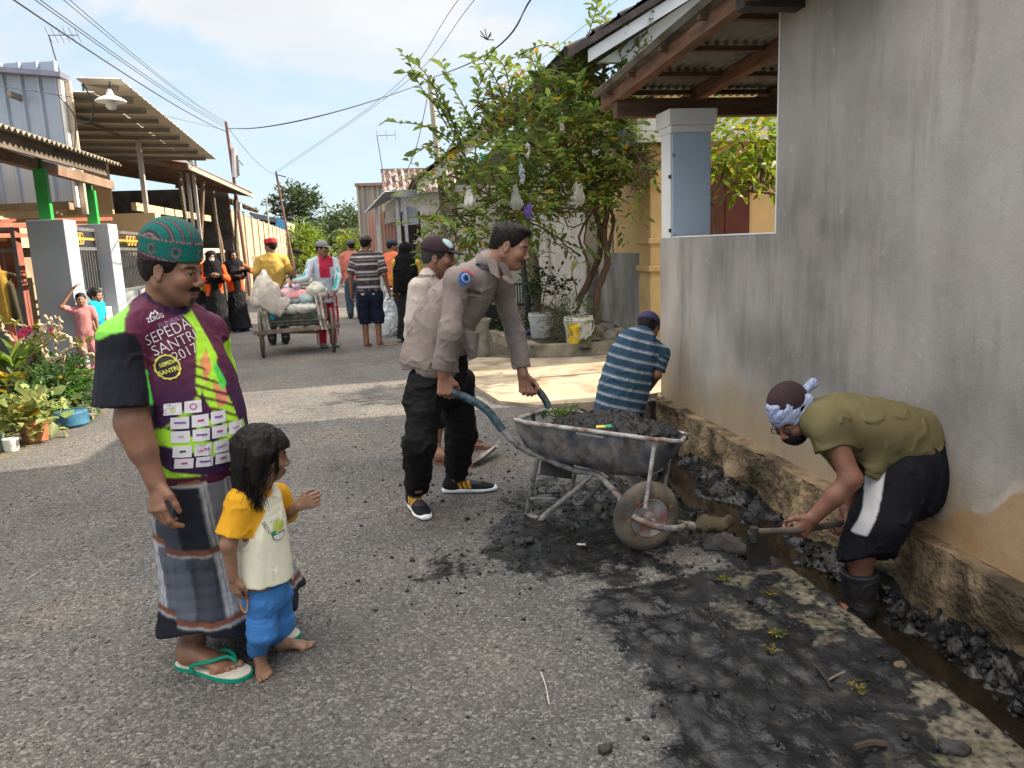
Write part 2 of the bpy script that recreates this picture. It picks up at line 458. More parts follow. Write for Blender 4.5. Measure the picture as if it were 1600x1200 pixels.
def make_ground():
    xs = np.concatenate([[-900, -300, -120, -60, -30, -18, -12, -9, -7, -6], np.arange(-5.2, -2, .1), np.arange(-2, -.4, .035), np.arange(-.4, 2.46, .0155), [2.5, 2.6, 2.8, 3.1, 3.5, 4, 5, 7, 10, 16, 30, 60, 120, 300, 900]])
    xs = np.sort(np.concatenate([xs, [1.722, 1.733]]))
    ys = np.concatenate([[-60, -20, -8, -3, -1, 0, .6, 1.1], np.arange(1.3, 4.4, .0155), np.arange(4.4, 7, .03), np.arange(7, 12, .12), [12.5, 13, 14, 15, 17, 19, 22, 26, 30, 36, 45, 60, 80, 120, 200, 400, 900]])
    ys = np.sort(np.concatenate([ys, [3.021, 3.031]]))
    X, Yy = np.meshgrid(xs, ys, indexing='ij'); x = X.ravel(); y = Yy.ravel()
    z = ground_z(x, y)
    v = np.stack([x, y, z], 1); nx, ny = len(xs), len(ys)
    i = np.arange(nx-1)[:, None]*ny+np.arange(ny-1)[None]; i = i.ravel()
    f = np.stack([i, i+ny, i+ny+1, i+1], 1)
    mud = mud_mask(x, y)*(1-smooth(7.5, 9, y))
    P = np.stack([x, y, x*0], 1)
    n = fbm(P*1.5, 3)
    conc = np.maximum(smooth(1.12, 1.40, x+.12*n)*(y < 3.03)*(y > -50)*(x < 2.5)*1.0, smooth(-2.75, -2.95, x+.15*n+.02*(y-7))*(1-smooth(16, 17, y))*.9)
    soil = np.maximum(smooth(1.28, 1.6, x+.25*n)*smooth(10.0, 10.4, y), smooth(-4.3, -4.8, x+.2*n)*smooth(15, 17, y))
    soil = np.maximum(soil, smooth(7.3, 7.6, x))
    soil = np.maximum(soil, .55*smooth(.9, 1.5, x+.3*n)*smooth(3.6, 4.2, y)*(1-smooth(6.4, 6.8, y)))
    cols = np.stack([mud, conc, np.clip(soil, 0, 1)], 1)
    m = bpy.data.materials.new('ground_surface'); m.use_nodes = True; nt = m.node_tree; N = nt.nodes; L = nt.links; b = N['Principled BSDF']
    tc = N.new('ShaderNodeTexCoord'); s = tc.outputs['Object']
    a = N.new('ShaderNodeVertexColor'); a.layer_name = 'Col'; sp = N.new('ShaderNodeSeparateColor'); L.new(a.outputs[0], sp.inputs[0])
    def vor(sc, feat='F1'):
        q = N.new('ShaderNodeTexVoronoi'); q.inputs['Scale'].default_value = sc; q.feature = feat; L.new(s, q.inputs[0]); return q
    def noi(sc, d=5):
        q = N.new('ShaderNodeTexNoise'); q.inputs['Scale'].default_value = sc; q.inputs['Detail'].default_value = d; L.new(s, q.inputs[0]); return q
    def ramp(src, stops):
        q = N.new('ShaderNodeValToRGB'); e = q.color_ramp.elements
        while len(e) < len(stops): e.new(.5)
        for k, (p, c) in enumerate(stops): e[k].position = p; e[k].color = (*c, 1)
        L.new(src, q.inputs[0]); return q.outputs[0]
    def mix(fac, x1, x2, bt='MIX'):
        q = N.new('ShaderNodeMix'); q.data_type = 'RGBA'; q.blend_type = bt
        if isinstance(fac, float): q.inputs['Factor'].default_value = fac
        else: L.new(fac, q.inputs['Factor'])
        L.new(x1, q.inputs['A'])
        if isinstance(x2, tuple): q.inputs['B'].default_value = (*x2, 1)
        else: L.new(x2, q.inputs['B'])
        return q.outputs['Result']
    def math_(op, x1, x2):
        q = N.new('ShaderNodeMath'); q.operation = op
        for k, v_ in ((0, x1), (1, x2)):
            if isinstance(v_, (int, float)): q.inputs[k].default_value = v_
            else: L.new(v_, q.inputs[k])
        return q.outputs[0]
    # asphalt: stones of many sizes bound in dark bitumen
    v1 = vor(92); v2 = vor(200); big = noi(1.1, 6); mid = noi(9, 5)
    sc1 = N.new('ShaderNodeSeparateColor'); L.new(v1.outputs['Color'], sc1.inputs[0])
    sc2 = N.new('ShaderNodeSeparateColor'); L.new(v2.outputs['Color'], sc2.inputs[0])
    c1 = ramp(sc1.outputs[0], [(0, (.040, .039, .039)), (.45, (.102, .099, .096)), (.8, (.185, .179, .173)), (1, (.40, .39, .375))])
    c2 = ramp(sc2.outputs[1], [(0, (.045, .043, .041)), (.6, (.098, .093, .089)), (1, (.25, .24, .225))])
    asp = mix(.45, c1, c2)
    asp = mix(math_('MULTIPLY', mid.outputs[0], .42), asp, (.112, .109, .107))
    dust = N.new('ShaderNodeMapRange'); dust.inputs['From Min'].default_value = .52; dust.inputs['From Max'].default_value = .72; L.new(noi(2.3, 8).outputs[0], dust.inputs[0]); asp = mix(math_('MULTIPLY', dust.outputs[0], .22), asp, (.18, .165, .15))
    crk = vor(1.1, 'DISTANCE_TO_EDGE'); cw = N.new('ShaderNodeMapRange'); cw.inputs['From Min'].default_value = .0; cw.inputs['From Max'].default_value = .010; cw.inputs['To Min'].default_value = .75; cw.inputs['To Max'].default_value = 0; L.new(crk.outputs['Distance'], cw.inputs[0])
    wq = N.new('ShaderNodeVectorMath'); wq.operation = 'ADD'; L.new(s, wq.inputs[0]); wn = N.new('ShaderNodeTexNoise'); wn.inputs['Scale'].default_value = 5; wn.inputs['Detail'].default_value = 6; L.new(s, wn.inputs[0]); ws = N.new('ShaderNodeVectorMath'); ws.operation = 'SCALE'; ws.inputs['Scale'].default_value = .45; L.new(wn.outputs['Color'], ws.inputs[0]); L.new(ws.outputs[0], wq.inputs[1]); L.new(wq.outputs[0], crk.inputs[0])
    cm_ = N.new('ShaderNodeMapRange'); cm_.inputs['From Min'].default_value = .52; cm_.inputs['From Max'].default_value = .6; L.new(noi(.9, 3).outputs[0], cm_.inputs[0]); asp = mix(math_('MULTIPLY', cw.outputs[0], cm_.outputs[0]), asp, (.03, .028, .027))
    tone = ramp(big.outputs[0], [(.3, (.72, .71, .72)), (.5, (1, 1, 1)), (.7, (1.3, 1.2, 1.08))])
    asp = mix(1.0, asp, tone, 'MULTIPLY')
    # concrete
    cn = noi(3.5, 8); cf = noi(45, 6)
    con = ramp(cn.outputs[0], [(.3, (.045, .038, .026)), (.5, (.10, .082, .056)), (.68, (.21, .175, .125))])
    con = mix(.45, con, ramp(cf.outputs[0], [(.3, (.06, .052, .04)), (.7, (.28, .25, .20))]))
    # soil
    sn = noi(14, 8); soilc = ramp(sn.outputs[0], [(.3, (.045, .035, .026)), (.55, (.10, .08, .058)), (.75, (.19, .155, .115))])
    # mud, wet and black with patches that dry to grey-brown
    mn = noi(11, 9); mudc = ramp(mn.outputs[0], [(.30, (.0045, .005, .006)), (.5, (.010, .011, .013)), (.62, (.022, .022, .022)), (.74, (.062, .056, .047))])
    def edge(ch, w=.35, sc=26):
        e = noi(sc, 6); r = N.new('ShaderNodeMapRange'); r.inputs['From Min'].default_value = .5-w/2; r.inputs['From Max'].default_value = .5+w/2
        L.new(math_('ADD', ch, math_('MULTIPLY', math_('SUBTRACT', e.outputs[0], .5), 1.1)), r.inputs[0]); return r.outputs[0]
    fc = edge(sp.outputs[1], .1, 10); fs = edge(sp.outputs[2], .4, 20); fm = edge(sp.outputs[0], .34, 34)
    cur = mix(fc, asp, con); cur = mix(fs, cur, soilc)
    # moss on the damp slab
    mo = N.new('ShaderNodeMapRange'); mo.inputs['From Min'].default_value = .50; mo.inputs['From Max'].default_value = .62; L.new(noi(4.5, 7).outputs[0], mo.inputs[0])
    cur = mix(math_('MULTIPLY', math_('MULTIPLY', mo.outputs[0], sp.outputs[1]), .65), cur, (.085, .09, .028))
    cur = mix(fm, cur, mudc)
    L.new(cur, b.inputs['Base Color'])
    rr = N.new('ShaderNodeMapRange'); rr.inputs['To Min'].default_value = .10; rr.inputs['To Max'].default_value = .55; rr.inputs['From Min'].default_value = .35; rr.inputs['From Max'].default_value = .62; L.new(noi(6, 6).outputs[0], rr.inputs[0])
    ro = N.new('ShaderNodeMix'); ro.inputs['A'].default_value = .88; L.new(fm, ro.inputs['Factor']); L.new(rr.outputs[0], ro.inputs['B']); L.new(ro.outputs['Result'], b.inputs['Roughness'])
    b.inputs['Specular IOR Level'].default_value = .35
    hh = math_('ADD', math_('MULTIPLY', v1.outputs['Distance'], -.9), math_('MULTIPLY', v2.outputs['Distance'], -.4))
    hm = N.new('ShaderNodeMix'); L.new(math_('MAXIMUM', fc, math_('MAXIMUM', fs, fm)), hm.inputs['Factor']); L.new(hh, hm.inputs['A']); L.new(noi(42, 5).outputs[0], hm.inputs['B'])
    bp = N.new('ShaderNodeBump'); bp.inputs['Strength'].default_value = .85; bp.inputs['Distance'].default_value = .007; L.new(hm.outputs['Result'], bp.inputs['Height']); L.new(bp.outputs[0], b.inputs['Normal'])
    o = mesh_obj('ground', v, f, m, None, True, cols); tag(o, kind='structure')
make_ground()
# ------------------------------------------------ driveway apron, kerbs, drain water
MC = mat('old_concrete', (.33, .29, .22), .9, .2, 5, .5, 70, dirt=(.12, .11, .07), dirt_s=3)
MCW = mat('drive_concrete', (.40, .33, .24), .9, .16, 4, .5, 60, dirt=(.23, .17, .11), dirt_s=2.2, dirt_lo=.5, dirt_hi=.66)
def slab_mesh(name, poly, z0, z1, m, kind='structure', seg=.12, nz=.006):
    """irregular concrete slab with a roughened top"""
    P = np.array(poly, float); lo = P.min(0); hi = P.max(0)
    bm = bmesh.new(); vs = [bm.verts.new((p[0], p[1], z1)) for p in P]; fc_ = bm.faces.new(vs)
    r = bmesh.ops.extrude_face_region(bm, geom=[fc_]); 
    for g in r['geom']:
        if isinstance(g, bmesh.types.BMVert): g.co.z = z0
    bmesh.ops.recalc_face_normals(bm, faces=bm.faces)
    bmesh.ops.triangulate(bm, faces=bm.faces)
    for _ in range(6):
        e = [e for e in bm.edges if e.calc_length() > seg]
        if not e: break
        bmesh.ops.subdivide_edges(bm, edges=e, cuts=1)
        bmesh.ops.triangulate(bm, faces=bm.faces)
    co = np.array([v.co[:] for v in bm.verts]); n = fbm(co*4, 3); n2 = fbm(co*11+5, 2)
    for v, a, c in zip(bm.verts, n, n2): v.co.z += a*nz; v.co.x += c*nz*1.3; v.co.y += a*nz*1.3
    me = bpy.data.meshes.new(name); bm.to_mesh(me); bm.free(); me.materials.append(m)
    o = bpy.data.objects.new(name, me); COL.objects.link(o); return tag(o, kind=kind)
slab_mesh('driveway', [(1.02, 7.0), (1.35, 6.68), (1.9, 6.62), (2.42, 6.75), (2.9, 6.95), (6.5, 7.0), (6.5, 9.55), (3.4, 9.45), (2.6, 9.3), (1.75, 9.5), (1.2, 9.9), (.92, 9.3), (.85, 8.2)], -.3, .035, MCW)
slab_mesh('yard_paving', [(2.72, 4.0), (9, 4.0), (9, 6.9), (2.72, 6.9)], -.1, .03, MC, seg=.6)
slab_mesh('bed_kerb', [(1.9, 9.78), (2.0, 9.7), (3.72, 9.62), (3.72, 9.82), (2.05, 9.9), (1.62, 13), (1.55, 17.5), (1.42, 17.5), (1.48, 13)], -.1, .16, MC)
slab_mesh('planting_bed', [(2.04, 9.88), (3.72, 9.84), (3.72, 17.6), (1.58, 17.6), (1.65, 13)], -.1, .12, mat('bed_soil', (.06, .047, .035), .95, .35, 12, .8, 50), seg=.2, nz=.02)
water = mesh_obj('drain_water', [(1.72, .4, -.335), (2.5, .4, -.335), (2.5, 6.5, -.335), (1.72, 6.5, -.335)], [(0, 1, 2, 3)],
                 mat('dirty_water', (.014, .010, .007), .05, .2, 3, .12, 14, spec=.5), None, False); tag(water, kind='structure')
# ------------------------------------------------ loose stuff: clods and gravel
def pebbles(name, pts, sizes, m, colf=None, flat=.7):
    ico_v = []; t = (1+5**.5)/2
    iv = np.array([(-1, t, 0), (1, t, 0), (-1, -t, 0), (1, -t, 0), (0, -1, t), (0, 1, t), (0, -1, -t), (0, 1, -t), (t, 0, -1), (t, 0, 1), (-t, 0, -1), (-t, 0, 1)], float); iv /= np.linalg.norm(iv[0])
    iff = np.array([(0, 11, 5), (0, 5, 1), (0, 1, 7), (0, 7, 10), (0, 10, 11), (1, 5, 9), (5, 11, 4), (11, 10, 2), (10, 7, 6), (7, 1, 8), (3, 9, 4), (3, 4, 2), (3, 2, 6), (3, 6, 8), (3, 8, 9), (4, 9, 5), (2, 4, 11), (6, 2, 10), (8, 6, 7), (9, 8, 1)])
    n = len(pts); V_ = np.empty((n, 12, 3)); ang = rng.rand(n)*6.28; ca, sa = np.cos(ang), np.sin(ang)
    q = iv[None]*(1+.38*(rng.rand(n, 12, 1)-.5)*2)*np.array([1, .75, flat])[None, None]*np.asarray(sizes)[:, None, None]
    V_[:, :, 0] = q[:, :, 0]*ca[:, None]-q[:, :, 1]*sa[:, None]; V_[:, :, 1] = q[:, :, 0]*sa[:, None]+q[:, :, 1]*ca[:, None]; V_[:, :, 2] = q[:, :, 2]
    V_ += np.asarray(pts)[:, None]
    F_ = (iff[None]+12*np.arange(n)[:, None, None]).reshape(-1, 3)
    c = np.repeat(colf, 12, axis=0) if colf is not None else None
    o = mesh_obj(name, V_.reshape(-1, 3), F_, m, None, False, c); return o
def scatter_ground():
    # black clods
    n = 26000; x = rng.uniform(-.3, 2.4, n); y = rng.uniform(1.5, 6.4, n); m = mud_mask(x, y)
    dens = m*(.25+.5*smooth(.2, -.3, m-.6))+.035
    drainz = (x > 1.73)*(y < 3.02); keep = (rng.rand(n) < dens*np.where((y > 3.05), 1.15, .42)) & ~drainz.astype(bool); x = x[keep]; y = y[keep]
    s = .003+.010*rng.rand(len(x))**3+.012*(rng.rand(len(x)) > .99)
    z = ground_z(x, y)+s*.25; c = np.tile([[.014, .014, .015]], (len(x), 1))*(.7+.9*rng.rand(len(x), 1))
    tag(pebbles('mud_clods', np.stack([x, y, z], 1), s, mat('clod', rough=.55, attr=True, var=.2, bump=.6, bs=80), c, .75), 'small black mud clods strewn over the road round the barrow', 'mud', kind='stuff')
    # sludge heaps in the drain
    n = 900; y = rng.uniform(1.9, 6.5, n); x = np.where(y < 3.0, rng.uniform(2.22, 2.44, n), rng.uniform(1.62, 2.44, n)); s = .005+.022*rng.rand(n)**3
    z = ground_z(x, y)+s*.3+.02*rng.rand(n)*smooth(2.1, 2.4, x); c = np.tile([[.007, .0075, .009]], (n, 1))*(.7+.9*rng.rand(n, 1))
    tag(pebbles('drain_sludge', np.stack([x, y, z], 1), s, mat('sludge', rough=.62, attr=True, var=.3, bump=.8, bs=70), c, .8), 'wet black sludge lying in the open drain', 'sludge', kind='stuff')
    # grey road chippings
    n = 15000; x = rng.uniform(-2.6, 1.0, n); y = 1.5+rng.rand(n)**1.6*5.5; m = mud_mask(x, y); k = rng.rand(n) > m*1.2; x = x[k]; y = y[k]
    s = .003+.0055*rng.rand(len(x))**2+.005*(rng.rand(len(x)) > .992); g = .08+.11*rng.rand(len(x), 1)**1.4+.15*(rng.rand(len(x), 1) > .985)
    z = ground_z(x, y)+s*.15
    tag(pebbles('road_chippings', np.stack([x, y, z], 1), s, mat('chipping', rough=.85, attr=True, var=.15, bump=.3, bs=120), g*np.array([[1.03, .97, .92]]), .55), 'grey stone chippings worn loose from the asphalt', 'gravel', kind='stuff')
scatter_ground()
for i, (x0_, y0_, x1_, y1_, r_, cl, lb) in enumerate([(1295, 1062, 1338, 1048, .004, (.20, .16, .11), 'pale dry stick lying on the muddy slab'), (1335, 1168, 1385, 1163, .010, (.05, .035, .025), 'dark thick stick lying near the bottom of the muddy slab'), (845, 1050, 858, 1100, .0016, (.6, .58, .5), 'thin white straw on the asphalt left of the mud'),
        (42, 905, 60, 895, .002, (.55, .5, .42), 'thin pale straw on the asphalt at the left'), (1268, 1035, 1300, 1075, .005, (.035, .03, .025), 'black twig bent across the middle of the muddy slab')]):
    a_, b_ = G(x0_, y0_, .012), G(x1_, y1_, .010); o_ = MB().tube(spline([a_, (a_+b_)/2+V(.004, .006, .004), b_], 4), r_, 6).build('stick', mat('stick_%d' % i, cl, .8, .2, 20), None, True, loc=a_); tag(o_, lb, 'stick')
def stone(name, c, r, m, seed=0, label=None, cat='stone', group=None, parent=None, h=None, sq=(1, 1, 1)):
    s = SDF(); c = np.asarray(c, float); rr = np.array(sq)*r
    s.ell(c, rr); s.disp(lambda P: r*(.38*noise3(P/r*.9+seed*7.1)+.20*noise3(P/r*2.3+seed)+.09*noise3(P/r*6)))
    o = sdf_obj(name, s, h or r/7, m, parent, loc=None if parent is not None else (c[0], c[1], c[2]-rr[2]), relax=0)
    return tag(o, label, cat if parent is None else None, group)
MST = mat('stone_grey', (.16, .15, .135), .85, .25, 9, .6, 60)
MSTD = mat('stone_muddy', (.04, .038, .036), .7, .3, 9, .6, 60)
for i, (px, py, r, m, lb) in enumerate([(668, 868, .03, 0, 0), (908, 852, .017, 1, 'small pale stone on the asphalt left of the barrow wheel'),
        (822, 845, .034, 2, 'flat black muddy stone lying left of the barrow wheel'), (945, 1168, .017, 2, 'small black stone at the mud edge near the bottom of the photo'),
        (1490, 1165, .04, 2, 'black mud-covered stone on the slab in the bottom right'), (1405, 1038, .02, 3, 'round brown stone on the slab edge near the drain')]):
    if i == 0: continue
    p = G(px, py, .01); stone('stone', (p[0], p[1], .008), r, [MSTD, mat('stone_pale', (.5, .47, .42), .8, .1), MSTD, mat('stone_brown', (.13, .09, .06), .8)][m], i, lb, sq=(1.2, .9, .6))
# rubble at the broken bank behind the wheel and beside the drain
for i, (x, y, z, r, sq, m, lb) in enumerate([(1.56, 3.30, -.02, .09, (1.2, .9, .5), MSTD, 'black muddy rock just right of the barrow tyre'),
        (1.80, 3.34, -.16, .08, (1, 1, .7), MSTD, 'muddy rock sunk in the bank beyond the slab corner'), (1.60, 3.66, -.04, .09, (1.5, .7, .5), mat('stone_olive', (.085, .07, .04), .8, .3, 9, .6, 60), 'brown mossy rock behind the barrow nose'),
        (1.6, 4.5, .0, .09, (1, 1, .55), MSTD, 'dark rock on the bank behind the barrow tray'), (1.93, 2.98, -.22, .07, (.6, 1.2, .5), mat('brick_red', (.22, .085, .05), .85, .2), 'broken red brick by the rubber boots')]):
    stone('rock', (x, y, z), r, m, i+11, lb, 'rock', sq=sq)
# ============================================================= RIGHT SIDE
def wall_material():
    m = bpy.data.materials.new('plaster_wall'); m.use_nodes = True; nt = m.node_tree; N = nt.nodes; L = nt.links; b = N['Principled BSDF']
    tc = N.new('ShaderNodeTexCoord'); s = tc.outputs['Object']
    def mp(sc, loc=(0, 0, 0)):
        q = N.new('ShaderNodeMapping'); q.inputs['Scale'].default_value = sc; q.inputs['Location'].default_value = loc; L.new(s, q.inputs[0]); return q.outputs[0]
    def noi(v, sc, d=6, r=.5):
        q = N.new('ShaderNodeTexNoise'); q.inputs['Scale'].default_value = sc; q.inputs['Detail'].default_value = d; q.inputs['Roughness'].default_value = r; L.new(v, q.inputs[0]); return q.outputs[0]
    def rng_(v, a, b_, c=0, d=1):
        q = N.new('ShaderNodeMapRange'); q.inputs['From Min'].default_value = a; q.inputs['From Max'].default_value = b_; q.inputs['To Min'].default_value = c; q.inputs['To Max'].default_value = d; L.new(v, q.inputs[0]); return q.outputs[0]
    def mix(f, a, c, bt='MIX'):
        q = N.new('ShaderNodeMix'); q.data_type = 'RGBA'; q.blend_type = bt
        if isinstance(f, float): q.inputs['Factor'].default_value = f
        else: L.new(f, q.inputs['Factor'])
        for k, v in (('A', a), ('B', c)):
            if isinstance(v, tuple): q.inputs[k].default_value = (*v, 1)
            else: L.new(v, q.inputs[k])
        return q.outputs['Result']
    def M2(op, a, c):
        q = N.new('ShaderNodeMath'); q.operation = op
        for k, v in ((0, a), (1, c)):
            if isinstance(v, (int, float)): q.inputs[k].default_value = v
            else: L.new(v, q.inputs[k])
        return q.outputs[0]
    base = mix(rng_(noi(mp((1, 1, 1)), .9, 6), .33, .68), (.185, .174, .165), (.45, .425, .398))
    streak = rng_(noi(mp((5, 3.2, .5)), 1.1, 8, .68), .38, .70)
    base = mix(M2('MULTIPLY', streak, .55), base, (.47, .44, .405))
    dstreak = rng_(noi(mp((6, 4.5, .8), (3, 7, 1)), .9, 8, .66), .50, .72)
    base = mix(M2('MULTIPLY', dstreak, .68), base, (.145, .135, .125))
    base = mix(M2('MULTIPLY', rng_(noi(mp((1, 1, 1), (5, 2, 8)), 2.2, 5), .52, .7), .4), base, (.40, .355, .31))
    sp = N.new('ShaderNodeSeparateXYZ'); L.new(s, sp.inputs[0]); z = sp.outputs[2]; yy = sp.outputs[1]
    # damp rises from the foot of the wall: an ochre band with a ragged upper line
    n1 = noi(mp((1, 1, 1)), 2.3, 7); n2 = noi(mp((5, 5, .7)), 1.6, 5)
    lev = M2('ADD', M2('MULTIPLY', n1, .55), M2('MULTIPLY', n2, .35))
    soft = rng_(M2('SUBTRACT', z, lev), -.35, .05, 1, 0)
    base = mix(M2('MULTIPLY', soft, .85), base, mix(n2, (.30, .22, .13), (.44, .35, .225)))
    hard = rng_(M2('ADD', M2('SUBTRACT', z, M2('MULTIPLY', n1, .42)), rng_(yy, -2.0, -1.1, 0, .6)), .12, .135, 1, 0)
    base = mix(M2('MULTIPLY', hard, .8), base, mix(noi(mp((1, 1, 1)), 7, 5), (.33, .17, .07), (.52, .36, .20)))
    lipv = M2('ADD', M2('SUBTRACT', z, M2('MULTIPLY', n1, .42)), rng_(yy, -2.0, -1.1, 0, .6))
    lip = M2('MULTIPLY', rng_(lipv, .12, .14, 0, 1), rng_(lipv, .15, .20, 1, 0)); base = mix(M2('MULTIPLY', lip, M2('MULTIPLY', rng_(noi(mp((1, 1, 1)), 5, 6), .4, .6), .8)), base, (.56, .46, .40))
    # dark soot at mid height, salt bloom and scuffs
    soot = M2('MULTIPLY', rng_(noi(mp((1, 1, .8), (2, 0, 0)), 1.1, 6), .48, .66), M2('MULTIPLY', rng_(z, .35, .6), rng_(z, 1.0, .75)))
    base = mix(M2('MULTIPLY', soot, .42), base, (.10, .10, .10))
    bloom = rng_(noi(mp((1, 1, 1), (9, 9, 9)), 9, 8, .65), .64, .70)
    base = mix(M2('MULTIPLY', bloom, .45), base, (.52, .51, .48))
    L.new(base, b.inputs['Base Color']); b.inputs['Roughness'].default_value = .88; b.inputs['Specular IOR Level'].default_value = .25
    bp = N.new('ShaderNodeBump'); bp.inputs['Strength'].default_value = .6; bp.inputs['Distance'].default_value = .016
    L.new(M2('ADD', noi(mp((1, 1, 1)), 4, 9, .62), M2('MULTIPLY', noi(mp((1, 1, 1)), 60, 3), .15)), bp.inputs['Height']); L.new(bp.outputs[0], b.inputs['Normal'])
    return m
MW = wall_material()
MWHITE = mat('white_paint', (.74, .74, .75), .7, .05, 3, .1, 60)
def grid_face(o, du, dv, nu, nv, fn=None):
    o = V(*o); du = V(*du); dv = V(*dv)
    uu, vv = np.meshgrid(np.linspace(0, 1, nu+1), np.linspace(0, 1, nv+1), indexing='ij'); uu = uu.ravel(); vv = vv.ravel()
    P = o+uu[:, None]*du+vv[:, None]*dv
    if fn is not None: P = P+fn(P, uu, vv)
    i = (np.arange(nu)[:, None]*(nv+1)+np.arange(nv)[None]).ravel(); f = np.stack([i, i+nv+1, i+nv+2, i+1], 1)
    return P, f
wall = empty('boundary_wall', (2.6, 4.7, 0), 'tall weathered grey plaster wall running along the right drain with a low part at its far end', 'wall')
w = MB(); w.box((2.55, -1.2, 0.004), (2.72, 4.70, 5.2)); w.box((2.55, 4.70, .004), (2.72, 6.80, 1.47))
w.build('wall_panel', MW, wall)
t = MB(); t.box((2.546, 4.70, 1.472), (2.70, 4.714, 4.8)); t.box((2.547, 4.715, 1.471), (2.62, 6.5, 1.482)); t.build('corner_bead', MWHITE, wall)
MF = mat('footing', (.29, .215, .13), .95, .4, 6, 1.0, 30, dirt=(.075, .06, .038), dirt_s=2.6, dirt_lo=.4, dirt_hi=.6, bdist=.03)
def foot_fn(P, u, v):
    n = fbm(P*3.1, 4)*.035+fbm(P*13, 3)*.012
    d = np.zeros_like(P); d[:, 0] = -n-.05*smooth(.35, .0, P[:, 2]+.35)*(1+2*noise3(P*4)); d[:, 2] = .006*fbm(P*6, 2)*(v > .93); return d
P1, F1 = grid_face((2.45, -1.0, -.48), (0, 7.66, 0), (0, 0, .485), 330, 24, foot_fn)
F1 = F1[:, ::-1]
P2, F2 = grid_face((2.45, -1.0, .005), (0, 7.66, 0), (.11, 0, 0), 330, 5, lambda P, u, v: np.stack([-(1-v)*(fbm(P*3.1-V(0, 0, 0), 4)*.035+fbm(P*13, 3)*.012), 0*u, .006*fbm(P*9, 3)], 1))
P3, F3 = grid_face((2.45, 6.66, -.48), (.5, 0, 0), (0, 0, .485), 20, 20, lambda P, u, v: np.stack([0*u, fbm(P*4, 3)*.02, 0*u], 1))
mesh_obj('footing', np.vstack([P1, P2, P3]), np.vstack([F1, F2[:, ::-1]+len(P1), F3[:, ::-1]+len(P1)+len(P2)]), MF, wall, True)
# ---- pillar
pil = empty('porch_pillar', (2.75, 6.68, 0), 'pale blue and white square pillar carrying the porch beam above the low wall', 'pillar')
b = MB(); b.box((2.575, 6.56, 1.47), (2.93, 6.80, 2.40)); bevel(b.build('shaft', mat('pale_blue', (.44, .54, .66), .6, .06, 2, .05, 30, dirt=(.2, .24, .3), dirt_s=9, dirt_lo=.68, dirt_hi=.72), pil), .006)
b = MB(); b.box((2.560, 6.57, 1.47), (2.573, 6.79, 2.385)); b.build('side_panel', MWHITE, pil)
b = MB(); b.box((2.548, 6.53, 2.36), (2.95, 6.83, 2.42)); b.box((2.53, 6.51, 2.42), (2.965, 6.85, 2.555)); bevel(b.build('capital', MWHITE, pil), .008)
b = MB(); [b.box((2.552, 6.56, z), (2.561, 6.60, z+.03)) for z in (1.52, 1.98)]; b.build('hinge', mat('black_iron', (.02, .02, .022), .5, 0, bump=0), pil)
# ---- porch roof
MWOOD = mat('roof_timber', (.17, .085, .05), .8, .3, 3, .4, 40, stretch=(6, 1, 6), dirt=(.30, .21, .155), dirt_s=1.2, dirt_lo=.55, dirt_hi=.75)
MWOODX = mat('roof_timber_dark', (.11, .065, .045), .8, .3, 3, .4, 40, stretch=(1, 6, 6))
MASB = mat('asbestos_sheet', (.235, .225, .205), .9, .2, 3, .3, 30, dirt=(.10, .09, .075), dirt_s=3)
def corr(o, u, v, wl, amp, m, name, parent, nv=2, thick=.006, cols=None, sub=6, prof='sin'):
    """corrugated sheet: ribs run along v and repeat along u"""
    o = V(*o); u = V(*u); v = V(*v); Lu = np.linalg.norm(u); n = nrm(np.cross(u, v)); N_ = int(Lu/wl*sub)
    t = np.linspace(0, 1, N_+1); ph = t*Lu/wl
    if prof == 'sin': h = amp*np.sin(ph*2*math.pi)
    else: q = ph % 1; h = amp*(smooth(.0, .08, q)*(1-smooth(.2, .28, q)))
    s = np.linspace(0, 1, nv+1)
    P = o+t[:, None, None]*u+s[None, :, None]*v+h[:, None, None]*n
    top = (P+n*thick).reshape(-1, 3); bot = P.reshape(-1, 3); i = (np.arange(N_)[:, None]*(nv+1)+np.arange(nv)[None]).ravel()
    f1 = np.stack([i, i+nv+1, i+nv+2, i+1], 1); k = len(top); f = [f1, f1[:, ::-1]+k]
    a = np.arange(N_)*(nv+1); f.append(np.stack([a, a+k, a+nv+1+k, a+nv+1], 1)); a = a+nv; f.append(np.stack([a, a+nv+1, a+nv+1+k, a+k], 1))
    a = np.arange(nv); f.append(np.stack([a+1, a+1+k, a+k, a], 1)); a = a+N_*(nv+1); f.append(np.stack([a, a+k, a+1+k, a+1], 1))
    return mesh_obj(name, np.vstack([top, bot]), np.vstack(f), m, parent, True, sharp=50)
pr = empty('porch_roof', (3, 5.5, 2.7), 'grey corrugated porch roof on brown timber rafters over the low wall', 'roof')
zr = lambda y: 2.81+.035*(7.3-y)
corr((6.6, 7.34, zr(7.34)), (-4.52, 0, 0), (0, -3.9, .035*3.9), .075, .014, MASB, 'roof_sheet', pr)
for x in (2.22, 2.98, 3.75, 4.5):
    MB().beam((x, 7.36, zr(7.36)-.075), (x, 3.5, zr(3.5)-.075), .085, .10).build('rafter', MWOOD, pr)
for y in (4.15, 4.95, 5.65, 6.38, 7.02):
    MB().beam((2.12, y, zr(y)-.042), (6.5, y, zr(y)-.042), .05, .035).build('purlin', MWOODX, pr)
MB().box((2.2, 6.93, 2.558), (6.6, 7.05, 2.715)).build('tie_beam', MWOODX, pr)
MB().box((2.17, 4.42, 2.76), (6.2, 4.53, 2.92)).build('end_beam', mat('dark_timber', (.04, .035, .03), .8), pr)
nb = empty('shade_block', (6.5, 3, 0), 'plain grey house body standing behind the tall plaster wall', 'house')
